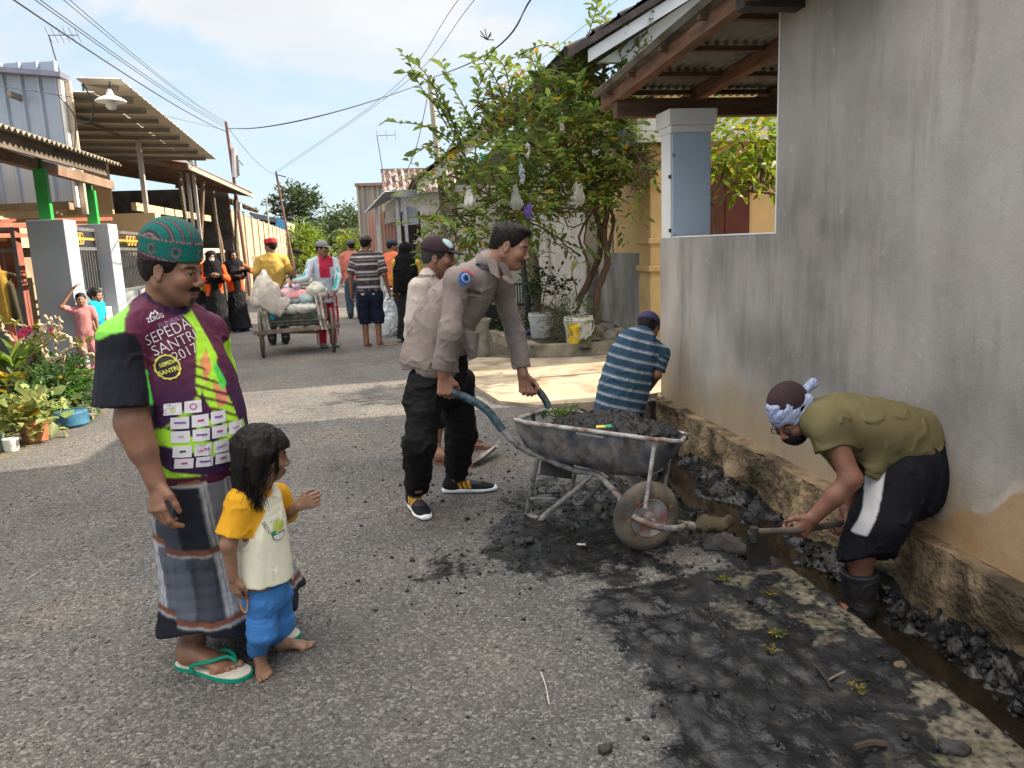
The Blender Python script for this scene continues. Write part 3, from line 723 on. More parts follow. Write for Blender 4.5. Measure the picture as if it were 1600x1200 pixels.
MB().box((4.1, -1.2, 0), (9, 6.75, 5.0)).build('wall', MW, nb)  # hidden volume added as a sun blocker, keeps the near road in shade
# ---- yellow house
MYEL = mat('yellow_paint', (.62, .43, .20), .75, .07, 2, .12, 20, dirt=(.42, .31, .18), dirt_s=1.5, dirt_lo=.6, dirt_hi=.8)
MGREYD = mat('dado_cement', (.27, .255, .23), .9, .25, 2, .3, 30, stretch=(1.2, 1.2, .6), dirt=(.13, .125, .115), dirt_s=1.4, dirt_lo=.5, dirt_hi=.65)
MTILE = mat('old_roof_tile', (.055, .045, .045), .85, .4, 4, .5, 30, dirt=(.15, .11, .10), dirt_s=5)
yh = empty('yellow_house', (6, 13, 0), 'yellow plastered house with dark tiled roof and shuttered window behind the porch', 'house')
b = MB(); b.box((3.8, 10.3, 0), (11, 18, 3.72)); b.build('wall', MYEL, yh)
b = MB(); b.box((3.765, 10.85, 0), (3.798, 13.1, 1.27)); b.build('dado', MGREYD, yh)
b = MB(); b.box((3.70, 10.24, 0), (4.02, 10.72, 2.72)); b.box((3.66, 10.2, 1.02), (4.05, 10.76, 1.10)); b.box((3.66, 10.2, 1.40), (4.05, 10.76, 1.48)); b.box((3.66, 10.2, 0), (4.05, 10.76, .22)); b.box((3.685, 10.225, .3), (3.99, 10.7, .92)); bevel(b.build('pilaster', MYEL, yh), .012)
b = MB(); b.box((3.45, 10.02, 2.72), (11, 10.16, 3.02)); b.box((3.45, 10.161, 2.72), (3.6, 18, 3.02)); b.build('fascia', mat('fascia_white', (.60, .60, .56), .7, .1, 3), yh)
b = MB(); b.box((3.452, 10.17, 2.76), (3.78, 18, 2.80)); b.box((3.6, 10.05, 2.76), (11, 10.29, 2.80)); b.build('soffit', mat('soffit', (.33, .25, .17), .8), yh)
MSH = mat('maroon_shutter', (.10, .028, .022), .55, .15, 5, .1, 30)
for x0 in (4.42, 4.80):
    b = MB(); b.box((x0, 10.262, .95), (x0+.36, 10.295, 2.45)); sh = b.build('shutter', MSH, yh)
    b = MB(); [b.beam((x0+.05, 10.248, 1.05+.07*k), (x0+.31, 10.248, 1.05+.07*k), .012, .035, (0, .5, 1)) for k in range(19)]; b.build('louvre', MSH, sh)
# gable roof
b = MB(); A = V(2.55, 0, 3.80); slope = .573; rx = 7.2; zt = 3.80+(rx-2.55)*slope
b.prism([(2.95, 10.06, 3.72), (11.45, 10.06, 3.72), (rx, 10.06, zt-.18)], (0, .12, 0)); b.build('gable', mat('gable_white', (.62, .68, .74), .75, .08, 2), yh)
def tiles(name, parent, x0, z0, x1, z1, y0, y1, m, pitch=.24, along='y'):
    """tiled roof plane: ribs across y, courses stepped up the slope"""
    rows = 14; ncol = int(abs(y1-y0)/pitch*4); t = np.linspace(0, 1, ncol+1); vs = []; fs = []
    n = nrm(np.cross((0, 1, 0), (x1-x0, 0, z1-z0))); n = n if n[2] > 0 else -n
    for r in range(rows):
        for e, lift in ((0, .05), (1, .0)):
            s = (r+e)/rows
            for k in range(ncol+1):
                y = y0+(y1-y0)*t[k]; w_ = .028*math.sin(2*math.pi*(y-y0)/pitch)+lift
                vs.append(V(x0+(x1-x0)*s, y, z0+(z1-z0)*s)+n*w_)
        a = r*2*(ncol+1)
        for k in range(ncol):
            fs.append((a+k, a+k+1, a+ncol+1+k+1, a+ncol+1+k))
            if r: fs.append((a-ncol-1+k, a-ncol+k, a+k+1, a+k))
    base = len(vs)
    for s, y in ((0, y0), (0, y1), (1, y1), (1, y0)): vs.append(V(x0+(x1-x0)*s, y, z0+(z1-z0)*s)-n*.06)
    fs.append((base, base+1, base+2, base+3))
    for k in range(ncol): fs.append((k+1, k, base, base+1) if k == 0 else (k+1, k, base+1))
    # verge edge, front side
    for r in range(rows*2-1): fs.append((r*(ncol+1), (r+1)*(ncol+1), base+3 if r > rows else base))
    return mesh_obj(name, vs, fs, m, parent, False)
tiles('roof_tiles', yh, 2.5, 3.79, rx, zt+.02, 9.75, 18.4, MTILE); tiles('roof_tiles', yh, 11.9, 3.79, rx, zt+.02, 9.75, 18.4, MTILE)
b = MB(); b.beam((2.5, 9.77, 3.69), (rx, 9.77, zt-.09), .03, .20, (0, 1, 0)) if False else None
b = MB(); b.prism([(2.75, 9.80, 3.66), (rx, 9.80, zt-.30), (rx, 9.80, zt-.12), (2.75, 9.80, 3.81)], (0, .03, 0)); b.build('barge_board', mat('gable_white'), yh); b = MB(); b.prism([(2.48, 9.74, 3.70), (rx, 9.74, zt-.12), (rx, 9.74, zt-.02), (2.48, 9.74, 3.79)], (0, .03, 0)); b.build('verge_board', mat('verge_dark', (.07, .06, .06), .85, .3, 6), yh)
b = MB(); [b.box((rx-.12, 9.7+.3*k, zt), (rx+.12, 9.98+.3*k, zt+.1)) for k in range(29)]; b.build('ridge_cap', MTILE, yh)
# rendered garden wall carrying on behind the tree
gw = empty('garden_wall', (3.7, 15, 0), 'stained off-white garden wall behind the pots and the tree trunks', 'wall')
MGW = mat('garden_plaster', (.50, .48, .44), .9, .14, 1.4, .3, 30, stretch=(1.3, 1.3, .7), dirt=(.20, .19, .175), dirt_s=1.3, dirt_lo=.48, dirt_hi=.68)
MB().box((3.55, 13.1, 0), (3.79, 17.9, 2.75)).build('wall_panel', MGW, gw)
MB().box((2.3, 17.9, 0), (3.79, 18.05, 2.3)).build('return_wall', MGW, gw)
pipe = MB(); pipe.tube([(3.72, 12.05, 1.27), (3.72, 12.05, 2.05)], .02, 8); tag(pipe.build('drain_pipe', mat('pvc_grey', (.35, .35, .34), .6), None, loc=(3.72, 12.05, 1.27)), 'thin grey pipe upright on the yellow wall behind the tree', 'pipe')
# ---- house further along
h3 = empty('tiled_house', (4, 23, 0), 'low house with brown tiled gable and pale verge board beyond the tree', 'house')
MB().box((2.3, 22.4, 0), (9, 29, 3.2)).build('wall', mat('far_plaster', (.36, .35, .33), .9, .2, 2), h3)
b = MB(); b.prism([(1.2, 21.9, 2.95), (5.6, 21.9, 6.05), (5.6, 21.9, 6.45), (1.2, 21.9, 3.28)], (0, .12, 0)); b.build('verge_board', mat('verge_pale', (.52, .49, .46), .8, .1, 3), h3)
b = MB(); b.prism([(2.3, 22.38, 3.2), (9, 22.38, 3.2), (5.6, 22.38, 6.0)], (0, .1, 0)); b.build('gable', mat('far_gable', (.10, .09, .085), .9), h3)
tiles('roof_tiles', h3, 1.15, 3.32, 5.6, 6.5, 21.8, 29, mat('brown_tile', (.13, .085, .07), .85, .35, 4)); tiles('roof_tiles', h3, 10.1, 3.32, 5.6, 6.5, 21.8, 29, mat('brown_tile'))
# ---- food stall with pink corrugated panels
st = empty('roadside_stall', (1, 25.5, 0), 'roadside stall with slanted tin awning and pink corrugated panels', 'stall')
MPINK = mat('pink_tin', (.50, .30, .25), .6, .12, 2, .1, 20, dirt=(.36, .24, .19), dirt_s=2); MTIN = mat('dull_tin', (.33, .34, .35), .5, .15, 2, .1, 20, metal=.3)
def q(px, py, y): return PY(px, py, y)
def quad_corr(name, px, parent, y, m, wl=.12, amp=.02, y2=None):
    """corrugated panel between pixel x positions at depth y, z from bottom to top"""
    (x0, zb, zt_), (x1, zb2, zt2) = px
    a = q(x0, zb, y); b_ = q(x1, zb2, y2 or y); z1 = q(x0, zt_, y)[2]
    return corr(a, b_-a, (0, 0, z1-a[2]), wl, amp, m, name, parent, nv=1)
quad_corr('front_panel', ((600, 440, 330), (628, 440, 330)), st, 24.5, MPINK, .1)
quad_corr('front_panel', ((581, 440, 332), (594, 440, 332)), st, 25.5, MPINK, .1)
a = q(628, 300, 24.4); 
b = MB(); b.prism([q(600, 350, 24.3), q(626, 345, 24.3), q(627, 304, 24.3), q(604, 318, 24.3)], (0, .03, 0)); b.build('canvas_flap', mat('stall_canvas', (.47, .44, .38), .9, .15, 3, .4, 15), st)
b = MB(); b.prism([q(628, 353, 24.3), q(655, 350, 24.3), q(652, 325, 24.3), q(629, 320, 24.3)], (0, .02, 0)); b.build('tin_flap', mat('flap_blue', (.42, .47, .54), .6, .1, 4), st)
b = MB(); b.prism([q(570, 333, 23.6), q(605, 315, 24.2), q(628, 298, 24.2), q(601, 300, 23.6)], (.0, .25, .05)); b.build('awning', MTIN, st)
b = MB(); b.box(q(600, 306, 24)+V(0, 0, -.05), q(655, 300, 24)+V(0, .2, .08)); b.build('beam', mat('stall_beam', (.30, .33, .36), .6), st)
for px in (596, 628, 640): b = MB(); p = q(px, 440, 24.2); b.box((p[0]-.05, 24.15, 0), (p[0]+.05, 24.25, 2.95)); b.build('post', mat('stall_post', (.45, .48, .52), .7), st)
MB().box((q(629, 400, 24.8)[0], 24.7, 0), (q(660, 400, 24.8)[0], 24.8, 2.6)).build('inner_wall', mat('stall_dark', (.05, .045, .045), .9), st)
MB().box((q(600, 420, 24)[0], 24.0, 0), (q(660, 420, 24)[0], 24.1, 1.0)).build('low_wall', mat('stall_low', (.45, .49, .53), .9, .2, 3), st)
# ---- tin-clad building and small tiled roof behind
tb = empty('tin_building', (1.5, 37, 0), 'tall building clad in rusty striped corrugated tin behind the stall', 'building')
MTINR = mat('rusty_tin', (.40, .35, .28), .6, .15, 1.5, .1, 10, stretch=(8, 8, .3), dirt=(.22, .23, .24), dirt_s=1.2)
corr((-.74, 36, 0), (3.4, .2, 0), (0, 0, 4.32), .22, .05, MTINR, 'cladding', tb, nv=1, sub=8)
MB().box((-.8, 35.9, 4.30), (2.7, 36.3, 4.42)).build('coping', mat('coping_rust', (.28, .18, .14), .7), tb)
MB().box((-.6, 36.1, 0), (3, 42, 4.2)).build('core', mat('far_plaster'), tb)
rt = empty('far_tiled_roof', (1.2, 32.5, 0), 'red and white streaked tiled roof between the tin building and the brown gable', 'house')
MB().box((.6, 32.3, 0), (3.2, 35, 3.7)).build('wall', mat('far_plaster'), rt)
corr((.38, 32, 3.72), (3.4, 0, 0), (0, 1.4, .98), .26, .06, mat('streaked_tile', (.13, .075, .065), .8, .3, 3, dirt=(.45, .40, .36), dirt_s=5, dirt_lo=.5, dirt_hi=.6), 'roof_tiles', rt, nv=3)
MB().box((.36, 33.35, 4.62), (3.8, 33.5, 4.76)).build('ridge_cap', mat('ridge_pale', (.33, .26, .22), .8, .3, 9), rt)
# ============================================================= LEFT SIDE
MPG = mat('pillar_grey', (.33, .37, .43), .75, .07, 1.5, .1, 20); MCREAM = mat('cream_paint', (.52, .41, .27), .8, .1, 2)
MPW = mat('pillar_pale', (.62, .62, .60), .75, .07, 1.5, .1, 20)
MGREEN = mat('green_paint', (.035, .36, .07), .5, .1, 3, .05, 20)
MIRON = mat('gate_iron', (.17, .18, .19), .5, .2, 6, .1, 40, metal=.3); MGOLD = mat('gold_paint', (.62, .36, .08), .45, .1, 6)
MSTEEL = mat('gate_sheet', (.15, .18, .21), .5, .3, 1.6, .1, 20, dirt=(.32, .34, .34), dirt_s=1.1, stretch=(2, 2, .8))
def gate_pillar(x0, x1, y0, y1, zt, label, stem_top, cream=False):
    p = empty('gate_pillar', ((x0+x1)/2, (y0+y1)/2, 0), label, 'pillar', 'pillars of the left gate')
    bevel(MB().box((x0, y0, 0), (x1, y1, zt)).build('shaft', MPG, p), .008)
    if cream: MB().box((x0-.10, y0+.3, 0), (x0-.002, y1+.1, zt-.02)).build('inner_face', MCREAM, p)
    cx = x0+(x1-x0)*.42
    g = empty('porch_post', (cx, y0+.25, zt), 'bright green steel post standing on the '+('nearer' if cream else 'farther')+' grey gate pillar', 'post', 'green porch posts')
    MB().box((cx-.075, y0+.14, zt+.002), (cx+.075, y0+.24, stem_top-.14)).build('tube', MGREEN, g)
    MB().box((cx-.03, y0+.16, stem_top-.14), (cx+.04, y0+.22, stem_top)).build('stem', mat('green_dark', (.03, .16, .07), .5), g)
gate_pillar(-4.59, -4.12, 11.40, 11.84, 2.04, 'broad grey gate pillar the two small girls stand against', 2.86, True)
gate_pillar(-4.65, -4.20, 13.40, 13.85, 2.05, 'second grey gate pillar, behind the small girls', 2.72)
def gate(label, x0, y0, x1, y1, zb, zt, sheet_top, nb, motif=True):
    g = empty('steel_gate', ((x0+x1)/2, (y0+y1)/2, 0), label, 'gate', 'barred steel gates on the left')
    a = V(x0, y0, 0); d = V(x1-x0, y1-y0, 0)
    def at(t, z): return a+d*t+V(0, 0, z)
    f = MB()
    for t in (0, 1): f.beam(at(t, zb), at(t, zt), .05, .05, nrm(d))
    for z in (zb+.02, sheet_top, zt-.32, zt-.03): f.beam(at(0, z), at(1, z), .045, .05)
    f.build('frame', MIRON, g)
    MB().beam(at(0, (zb+sheet_top)/2), at(1, (zb+sheet_top)/2), .02, sheet_top-zb-.06).build('sheet', MSTEEL, g)
    for k in range(1, nb):
        MB().beam(at(k/nb, sheet_top+.02), at(k/nb, zt-.33), .018, .018, nrm(d)).build('bar', MIRON, g)
    m = MB(); m.beam(at(0.03, zt-.17), at(.97, zt-.17), .02, .035)
    if motif:
        for c in (.42, .5, .58):
            R_ = .10; m.tube([at(c, zt-.17)+nrm(d)*R_*math.cos(k*math.pi/3)+V(0, 0, .9*R_*math.sin(k*math.pi/3)) for k in range(6)], .014, 6, close=True)
    m.build('gold_rail', MGOLD, g)
gate('barred steel gate with gold hexagons between the two grey pillars', -4.36, 11.88, -4.42, 13.38, .75, 1.98, 1.02, 12)
gate('wide barred steel gate with gold rail right of the second grey pillar', -4.40, 14.0, -4.55, 16.9, .1, 1.98, .95, 26)
gate('open barred steel gate leaf at the left edge of the photo', -7.3, 11.0, -4.98, 11.9, .1, 1.98, 1.12, 17, False)
lw = tag(MB().box((-4.5, 11.96, 0), (-4.3, 13.39, .74)).build('low_wall', MPW, None, loc=(-4.4, 12.7, 0)), 'low pale wall under the small gate behind the small girls', 'wall')
tag(MB().lathe((-4.38, 12.2, .742), [(.05, 0), (.062, .12), (.07, .16), (.06, .16), (.055, .14)], 16).build('flower_pot', mat('red_plastic', (.5, .06, .05), .5), None, True, loc=(-4.38, 12.2, .742)), 'small red pot standing on the low wall behind the small girls', 'pot')
# ---- house A: porch roof
ha = empty('porch_house', (-6.5, 11, 0), 'cream house with corrugated porch roof edge and timber beam on the left', 'house')
MRA = mat('pale_sheet', (.30, .27, .21), .85, .2, 3, .3, 30, dirt=(.17, .14, .11), dirt_s=3)
corr((-3.55, 12.25, 2.82), (0, -9.3, 0), (-5.2, 0, 1.1), .13, .022, MRA, 'roof_sheet', ha)
MB().beam((-3.74, 12.1, 2.74), (-3.74, 3.2, 2.74), .05, .17).build('fascia_board', mat('grey_timber', (.14, .115, .095), .85, .3, 4, stretch=(4, .5, 4)), ha)
MB().beam((-4.45, 14.6, 2.74), (-4.45, 3.2, 2.86), .12, .14).build('porch_beam', mat('brown_timber', (.22, .15, .11), .8, .25, 4), ha)
MB().box((-9, 17.0, 0), (-5.2, 17.1, 3.4)).build('back_wall', MCREAM, ha)
MB().box((-6.2, 9, 1.75), (-6.05, 17, 3.2)).build('cream_band', mat('cream_bright', (.60, .47, .30), .8, .1, 2), ha)
MB().box((-6.03, 9, 2.12), (-6.0, 16.9, 2.2)).build('green_trim', mat('sage', (.22, .33, .18), .7), ha)
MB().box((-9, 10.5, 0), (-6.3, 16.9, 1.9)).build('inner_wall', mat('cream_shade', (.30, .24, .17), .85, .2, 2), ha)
rail = MB(); 
for (p, q_) in (((-5.9, 10.4, 2.0), (-4.7, 14, 2.05)), ((-5.9, 10.4, 1.86), (-4.7, 14, 1.9)), ((-6.6, 12.4, 2.1), (-4.5, 14.6, 2.18))): rail.beam(p, q_, .06, .06)
rail.build('red_rail', mat('rust_red', (.40, .13, .09), .7, .2, 5), ha)
for (x, y) in ((-5.35, 12.6), (-5.0, 14.2), (-4.9, 15.6)): MB().box((x-.13, y-.13, 0), (x+.13, y+.13, 2.05)).build('column', mat('rust_red2', (.25, .085, .065), .75, .2, 5), ha)
b = MB(); b.box((-6.5, 16.2, 1.78), (-4.2, 16.6, 2.35)); b.build('canopy_block', mat('cream_bright'), ha)
b = MB(); b.box((-6.52, 16.1, 1.62), (-4.1, 16.65, 1.77)); b.build('canopy_edge', mat('sage'), ha)
# leaning chair-like props at gate
b = MB(); b.tube([(-4.78, 11.0, .3), (-4.9, 11.2, 1.35)], .05, 8); b.tube([(-4.9, 11.2, 1.35), (-5.02, 11.3, 1.9)], .022, 8)
tag(b.build('wooden_post', mat('red_wood', (.33, .10, .06), .75, .3, 6), None, True, loc=(-4.8, 11.1, 0)), 'reddish leaning pole left of the broad grey pillar', 'pole')
b = SDF(); b.cone(V(-4.86, 11.12, 1.28), V(-4.83, 11.1, .78), .10, .09); b.cone(V(-4.88, 11.1, 1.36), V(-4.70, 11.1, 1.33), .05, .03); b.cone(V(-4.76, 11.08, 1.2), V(-4.68, 11.05, .62), .05, .03)
tag(sdf_obj('rain_jacket', b, .02, mat('jacket_ochre', attr=True, rough=.8), None, lambda v: np.where((v[:, 0] > -4.78)[:, None], V(.05, .04, .02), V(.48, .30, .05)), loc=(-4.85, 11.1, .6)), 'ochre and black jacket hung on the leaning pole by the gate', 'jacket')
# ---- house B: ribbed blue cladding
hb = empty('clad_house', (-7, 14, 0), 'house wall clad in ribbed blue-grey metal sheet above the porch roof', 'house')
MCL = mat('blue_cladding', (.36, .42, .52), .4, .08, .8, .06, 10, metal=.35)
p = PY(-60, 330, 13.2); top0 = PY(-60, 101, 13.2)[2]; p1 = PY(121, 330, 13.2); top1 = PY(121, 120, 13.2)[2]
corr((p1[0], 13.2, 2.4), (p[0]-p1[0], .3, 0), (0, 0, 2.05), .27, -.045, MCL, 'cladding', hb, nv=1, sub=24, prof='rib')
MB().beam((p[0], 13.3, top0), (p1[0]+.1, 13.15, top1), .3, .07).build('ridge_flashing', mat('flashing_purple', (.22, .22, .30), .5, metal=.3), hb)
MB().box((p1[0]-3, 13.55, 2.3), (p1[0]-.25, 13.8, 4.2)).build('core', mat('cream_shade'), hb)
MB().box((p1[0]+.005, 13.1, 2.3), (p1[0]+.05, 13.2, top1-.05)).build('corner_strip', mat('strip_white', (.7, .7, .7), .5), hb)
MB().box((p1[0]+.051, 13.22, 2.2), (p1[0]+.13, 13.30, top1-.05)).build('corner_post', mat('post_cream', (.5, .42, .33), .6), hb)
# awning of thin sheet on truss and posts
aw = empty('sheet_awning', (-4.5, 15, 0), 'large flat tin awning on a lattice beam and thin posts', 'awning')
MAW = mat('awning_tin', (.46, .42, .36), .6, .12, 1.5, .05, 10); MBLK = mat('truss_dark', (.05, .06, .075), .5)
A0 = PX(188, 124, -3.55); A1 = PX(338, 249, -3.35)
corr(A0, A1-A0, (-.62, 0, .02), .22, .018, MAW, 'roof_sheet', aw, sub=10, prof='rib')
I0 = V(A0[0]-.62, 13.42, 0); I0[2] = A0[2]+.02+(A1[2]-A0[2])*(13.42-A0[1])/(A1[1]-A0[1]); I1 = A1+V(-.62, 0, .02)
corr(I0, I1-I0, (-3.6, 0, .10), .22, .018, MAW, 'roof_sheet', aw, sub=10, prof='rib')
B0 = PX(132, 150, -4.42); B1 = PX(306, 258, -4.42)
tr = MB(); up = V(0, 0, 1)
tr.beam(B0, B1, .05, .04); tr.beam(B0+up*.17, B1+up*.17, .05, .04)
for k in range(17): t_ = k/16; p_ = B0+(B1-B0)*t_; tr.beam(p_, p_+up*.17, .03, .03, (0, 1, 0))
tr.build('lattice_beam', MBLK, aw)
for k in range(9):
    t_ = (k+.5)/9; p_ = A0+(A1-A0)*t_; MB().beam(p_+V(-.15, 0, -.05), p_+V(-3.9 if p_[1] > 13.5 else -.6, 0, .06), .05, .07).build('rafter', mat('rafter_grey', (.20, .18, .16), .7), aw)
MB().beam((-5.2, A0[1]+.3, 3.95), (-4.4, A1[1]-.5, 3.75), .06, .08).build('brace', mat('rafter_grey'), aw)
MSILV = mat('galvanised', (.52, .50, .47), .45, .1, 4, metal=.3)
P0 = PX(214, 206, -4.42); MB().box((-4.46, P0[1]-.05, 0), (-4.38, P0[1]+.05, P0[2])).build('post', MSILV, aw)
P1_ = PX(284, 252, -4.5); 
for dx in (0, .16, .30): MB().box((-4.60+dx, P1_[1]-.03, 0), (-4.53+dx, P1_[1]+.04, P1_[2]-.02)).build('post', MSILV, aw)
lm = empty('porch_lamp', PX(172, 150, -3.75), 'white enamel dish lamp hanging under the awning edge', 'lamp'); c = np.array(lm.location)
MB().lathe(c, [(.025, .10), (.04, .06), (.06, .01), (.16, -.03), (.215, -.07), (.215, -.085), (.15, -.06), (.04, -.04)], 28, cap=(True, True)).build('shade', mat('enamel', (.75, .76, .78), .35), lm, True)
MB().lathe(c, [(.04, -.05), (.075, -.10), (.08, -.15), (.05, -.19), (.01, -.2)], 18).build('bulb', mat('glass_white', (.6, .62, .62), .2), lm, True)
MB().tube([c+V(0, 0, .1), c+V(.02, 0, .2)], .012, 6).build('stem', MBLK, lm)
# ---- house C: brown open shed
hc = empty('open_shed', (-5.5, 22, 0), 'open timber shed with rusty brown roof sheets behind the awning posts', 'shed')
MRB = mat('rust_sheet', (.17, .085, .06), .8, .25, 2, .2, 12, stretch=(1, 3, 1)); C0 = PX(150, 254, -7.0); 
corr((-4.0, 18.4, 3.50), (0, 9.2, 0), (-5.0, 0, 1.0), .2, .03, MRB, 'roof_sheet', hc)
MB().beam((-3.98, 18.4, 3.43), (-3.98, 27.6, 3.40), .05, .10).build('fascia_board', mat('pale_board', (.33, .30, .26), .8), hc)
for k in range(9): MB().beam((-4.05, 18.6+k*1.1, 3.42), (-8.9, 18.6+k*1.1, 4.36), .07, .09).build('rafter', mat('brown_timber'), hc)
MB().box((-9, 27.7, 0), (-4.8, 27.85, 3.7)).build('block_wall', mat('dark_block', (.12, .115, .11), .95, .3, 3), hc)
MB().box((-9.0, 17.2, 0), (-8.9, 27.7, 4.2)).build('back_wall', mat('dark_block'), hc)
MB().beam((-4.9, 17.4, 2.55), (-4.75, 24.0, 2.55), .1, .16).build('pale_beam', mat('cream_bright'), hc)
MB().beam((-5.9, 20, 1.6), (-5.0, 27, 1.62), .08, .09).build('rail', mat('post_cream'), hc)
for i, (x, y) in enumerate(((-4.3, 19.4), (-4.5, 21.6), (-4.35, 23.2), (-4.55, 24.6), (-4.35, 25.9), (-4.6, 27.2))):
    lean = (.06, -.1, .04, .12, -.05, .08)[i]
    MB().tube([(x, y, 0), (x-.05, y, 1.8), (x-lean*2, y+lean, 3.4)], .05, 7).build('post', mat(['grey_timber', 'brown_timber'][i % 2]), hc, True)
cl = MB(); cl.box((-4.42, 26.2, 2.9), (-4.2, 26.5, 3.1)); tag(cl.build('lamp_box', mat('enamel'), None, loc=(-4.3, 26.3, 2.9)), 'small white lamp box at the corner of the open shed', 'lamp')
# white fence beyond the gate
wf = empty('rail_fence', (-4.4, 18.5, 0), 'white panel fence with grey top rail behind the women in orange', 'fence')
MB().beam((-4.45, 17.0, 1.62), (-4.3, 22.4, 1.62), .09, .12).build('top_rail', MSILV, wf)
MB().box((-4.46, 17.0, .1), (-4.38, 22.3, 1.05)).build('panel', mat('fence_white', (.68, .68, .60), .7, .1, 2), wf)
for y in (17.05, 18.4, 19.7, 21.0, 22.3): MB().box((-4.48, y-.05, 0), (-4.36, y+.05, 1.6)).build('post', MSILV, wf)
# ---- block wall
bw = empty('block_wall', (-5.5, 45, 0), 'long bare block wall lit by the sun at the far left of the road', 'wall')
m = bpy.data.materials.new('bare_block'); m.use_nodes = True; nt = m.node_tree; N = nt.nodes; L = nt.links
tc = N.new('ShaderNodeTexCoord'); sp = N.new('ShaderNodeSeparateXYZ'); cb = N.new('ShaderNodeCombineXYZ'); L.new(tc.outputs['Object'], sp.inputs[0]); L.new(sp.outputs[1], cb.inputs[0]); L.new(sp.outputs[2], cb.inputs[1])
bk = N.new('ShaderNodeTexBrick'); bk.inputs['Scale'].default_value = 2.2; bk.inputs['Color1'].default_value = (.50, .42, .30, 1); bk.inputs['Color2'].default_value = (.42, .35, .25, 1); bk.inputs['Mortar'].default_value = (.26, .22, .16, 1); bk.inputs['Mortar Size'].default_value = .025
L.new(cb.outputs[0], bk.inputs[0]); L.new(bk.outputs[0], N['Principled BSDF'].inputs['Base Color']); N['Principled BSDF'].inputs['Roughness'].default_value = .95
MBK = m
def wline(x0, y0, x1, y1, zt, mt, name, parent, th=.16):
    d = nrm(V(x1-x0, y1-y0, 0)); n_ = V(d[1], -d[0], 0)*th
    return MB().prism([(x0, y0, 0), (x1, y1, 0), V(x1, y1, 0)-n_, V(x0, y0, 0)-n_], (0, 0, zt)).build(name, mt, parent)
wline(-5.05, 28.0, -6.4, 58, 3.1, MBK, 'wall_panel', bw)
for k in range(12):
    t_ = k/11; x = -5.02+(-6.38+5.02)*t_; y = 28.1+29.8*t_; MB().box((x-.05, y-.12, 0), (x+.04, y+.12, 3.12)).build('pier', mat('pier_conc', (.46, .39, .28), .9, .15, 3), bw)
wr = empty('lean_to_roof', (-5.5, 31, 3), 'dark lean-to roof on timber brackets above the start of the block wall', 'roof')
corr((-4.75, 28.0, 3.35), (-.25, 8, 0), (-2.6, 0, .9), .2, .03, mat('grey_timber'), 'roof_sheet', wr)
for k in range(5): MB().beam((-4.8-.05*k, 28.4+k*1.8, 3.28), (-6.6, 28.4+k*1.8, 3.85), .07, .09).build('bracket', mat('brown_timber'), wr)
# ---- kiosk with banner
ks = empty('kiosk', (-5.4, 60, 0), 'far kiosk with dark tin roof, blue and white banner and pale awning', 'kiosk')
Yk = 60.
b = MB(); b.prism([q(392, 332, Yk), q(455, 346, Yk), q(452, 352, Yk), q(392, 340, Yk)], (0, 4, 0)); b.build('roof', mat('kiosk_roof', (.14, .15, .17), .7), ks)
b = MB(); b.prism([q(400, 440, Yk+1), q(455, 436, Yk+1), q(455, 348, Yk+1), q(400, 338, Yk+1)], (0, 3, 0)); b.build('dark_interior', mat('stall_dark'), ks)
b = MB(); b.prism([q(425, 366, Yk-1), q(448, 368, Yk-1), q(449, 345, Yk-1), q(434, 340, Yk-1)], (0, .05, 0)); bn = b.build('banner', mat('banner_blue', (.09, .30, .55), .5), ks)
b = MB(); b.prism([q(429, 364, Yk-1.1), q(437, 366, Yk-1.1), q(439, 350, Yk-1.1), q(434, 347, Yk-1.1)], (0, .03, 0)); b.prism([q(440, 366, Yk-1.1), q(447, 367, Yk-1.1), q(447, 356, Yk-1.1), q(441, 356, Yk-1.1)], (0, .03, 0)); b.build('banner_patch', mat('banner_white', (.7, .62, .6), .5), bn)
b = MB(); b.prism([q(448, 370, Yk-1.2), q(462, 374, Yk-1.2), q(460, 351, Yk-.6), q(447, 346, Yk-.6)], (0, .05, .0)); b.build('awning', mat('awning_pale', (.52, .48, .36), .7, .15, 3), ks)
for px in (433, 455): p_ = q(px, 440, Yk-1); MB().box((p_[0]-.12, Yk-1, 0), (p_[0]+.12, Yk-.8, 2.2)).build('post', mat('post_cream'), ks)
# ---- poles, antennas, cables
def pole(name, label, base, top, r, m, cat='pole', extra=None):
    e = empty(name, base, label, cat); MB().tube([base, (V(*base)+V(*top))/2, top], [r, r*.9, r*.75], 10).build('shaft', m, e, True)
    if extra: extra(e, V(*top))
    return e
MPOLE = mat('pole_rust', (.15, .075, .07), .7, .3, 3); MPC = mat('pole_concrete', (.36, .34, .32), .9, .1, 3)
T1 = PX(353, 190, -4.9); T1b = (T1[0]+.22, T1[1], 0)
def p1x(e, t_):
    c = t_+V(.14, -.1, -1.9); MB().tube([c, c+V(.05, 0, 1.0)], .09, 8).build('pole_sleeve', mat('sleeve_white', (.5, .5, .5), .6), e, True)
    MB().box(c+V(-.03, -.05, .05), c+V(.17, .05, .75)).build('bracket', mat('galv2', (.25, .26, .27), .5), e)
    MB().beam(c+V(0, 0, .8), c+V(.3, 0, .4), .03, .03).build('arm', MBLK, e)
pole('power_pole', 'maroon power pole with metal bracket rising beyond the open shed', T1b, T1, .065, MPOLE, extra=p1x)
T2 = PX(431, 268, -5.0)
def p2x(e, t_): MB().beam(t_+V(0, 0, -.15), t_+V(.5, 0, -.3), .05, .05).build('cross_arm', MBLK, e)
pole('power_pole', 'thin maroon power pole standing by the far kiosk', (T2[0]+.55, T2[1], 0), T2, .07, MPOLE, extra=p2x)
T3 = PY(671, 118, 26.); pole('concrete_pole', 'round pale concrete pole rising behind the big tree', (T3[0]+.33, 26, 0), T3, .12, MPC)
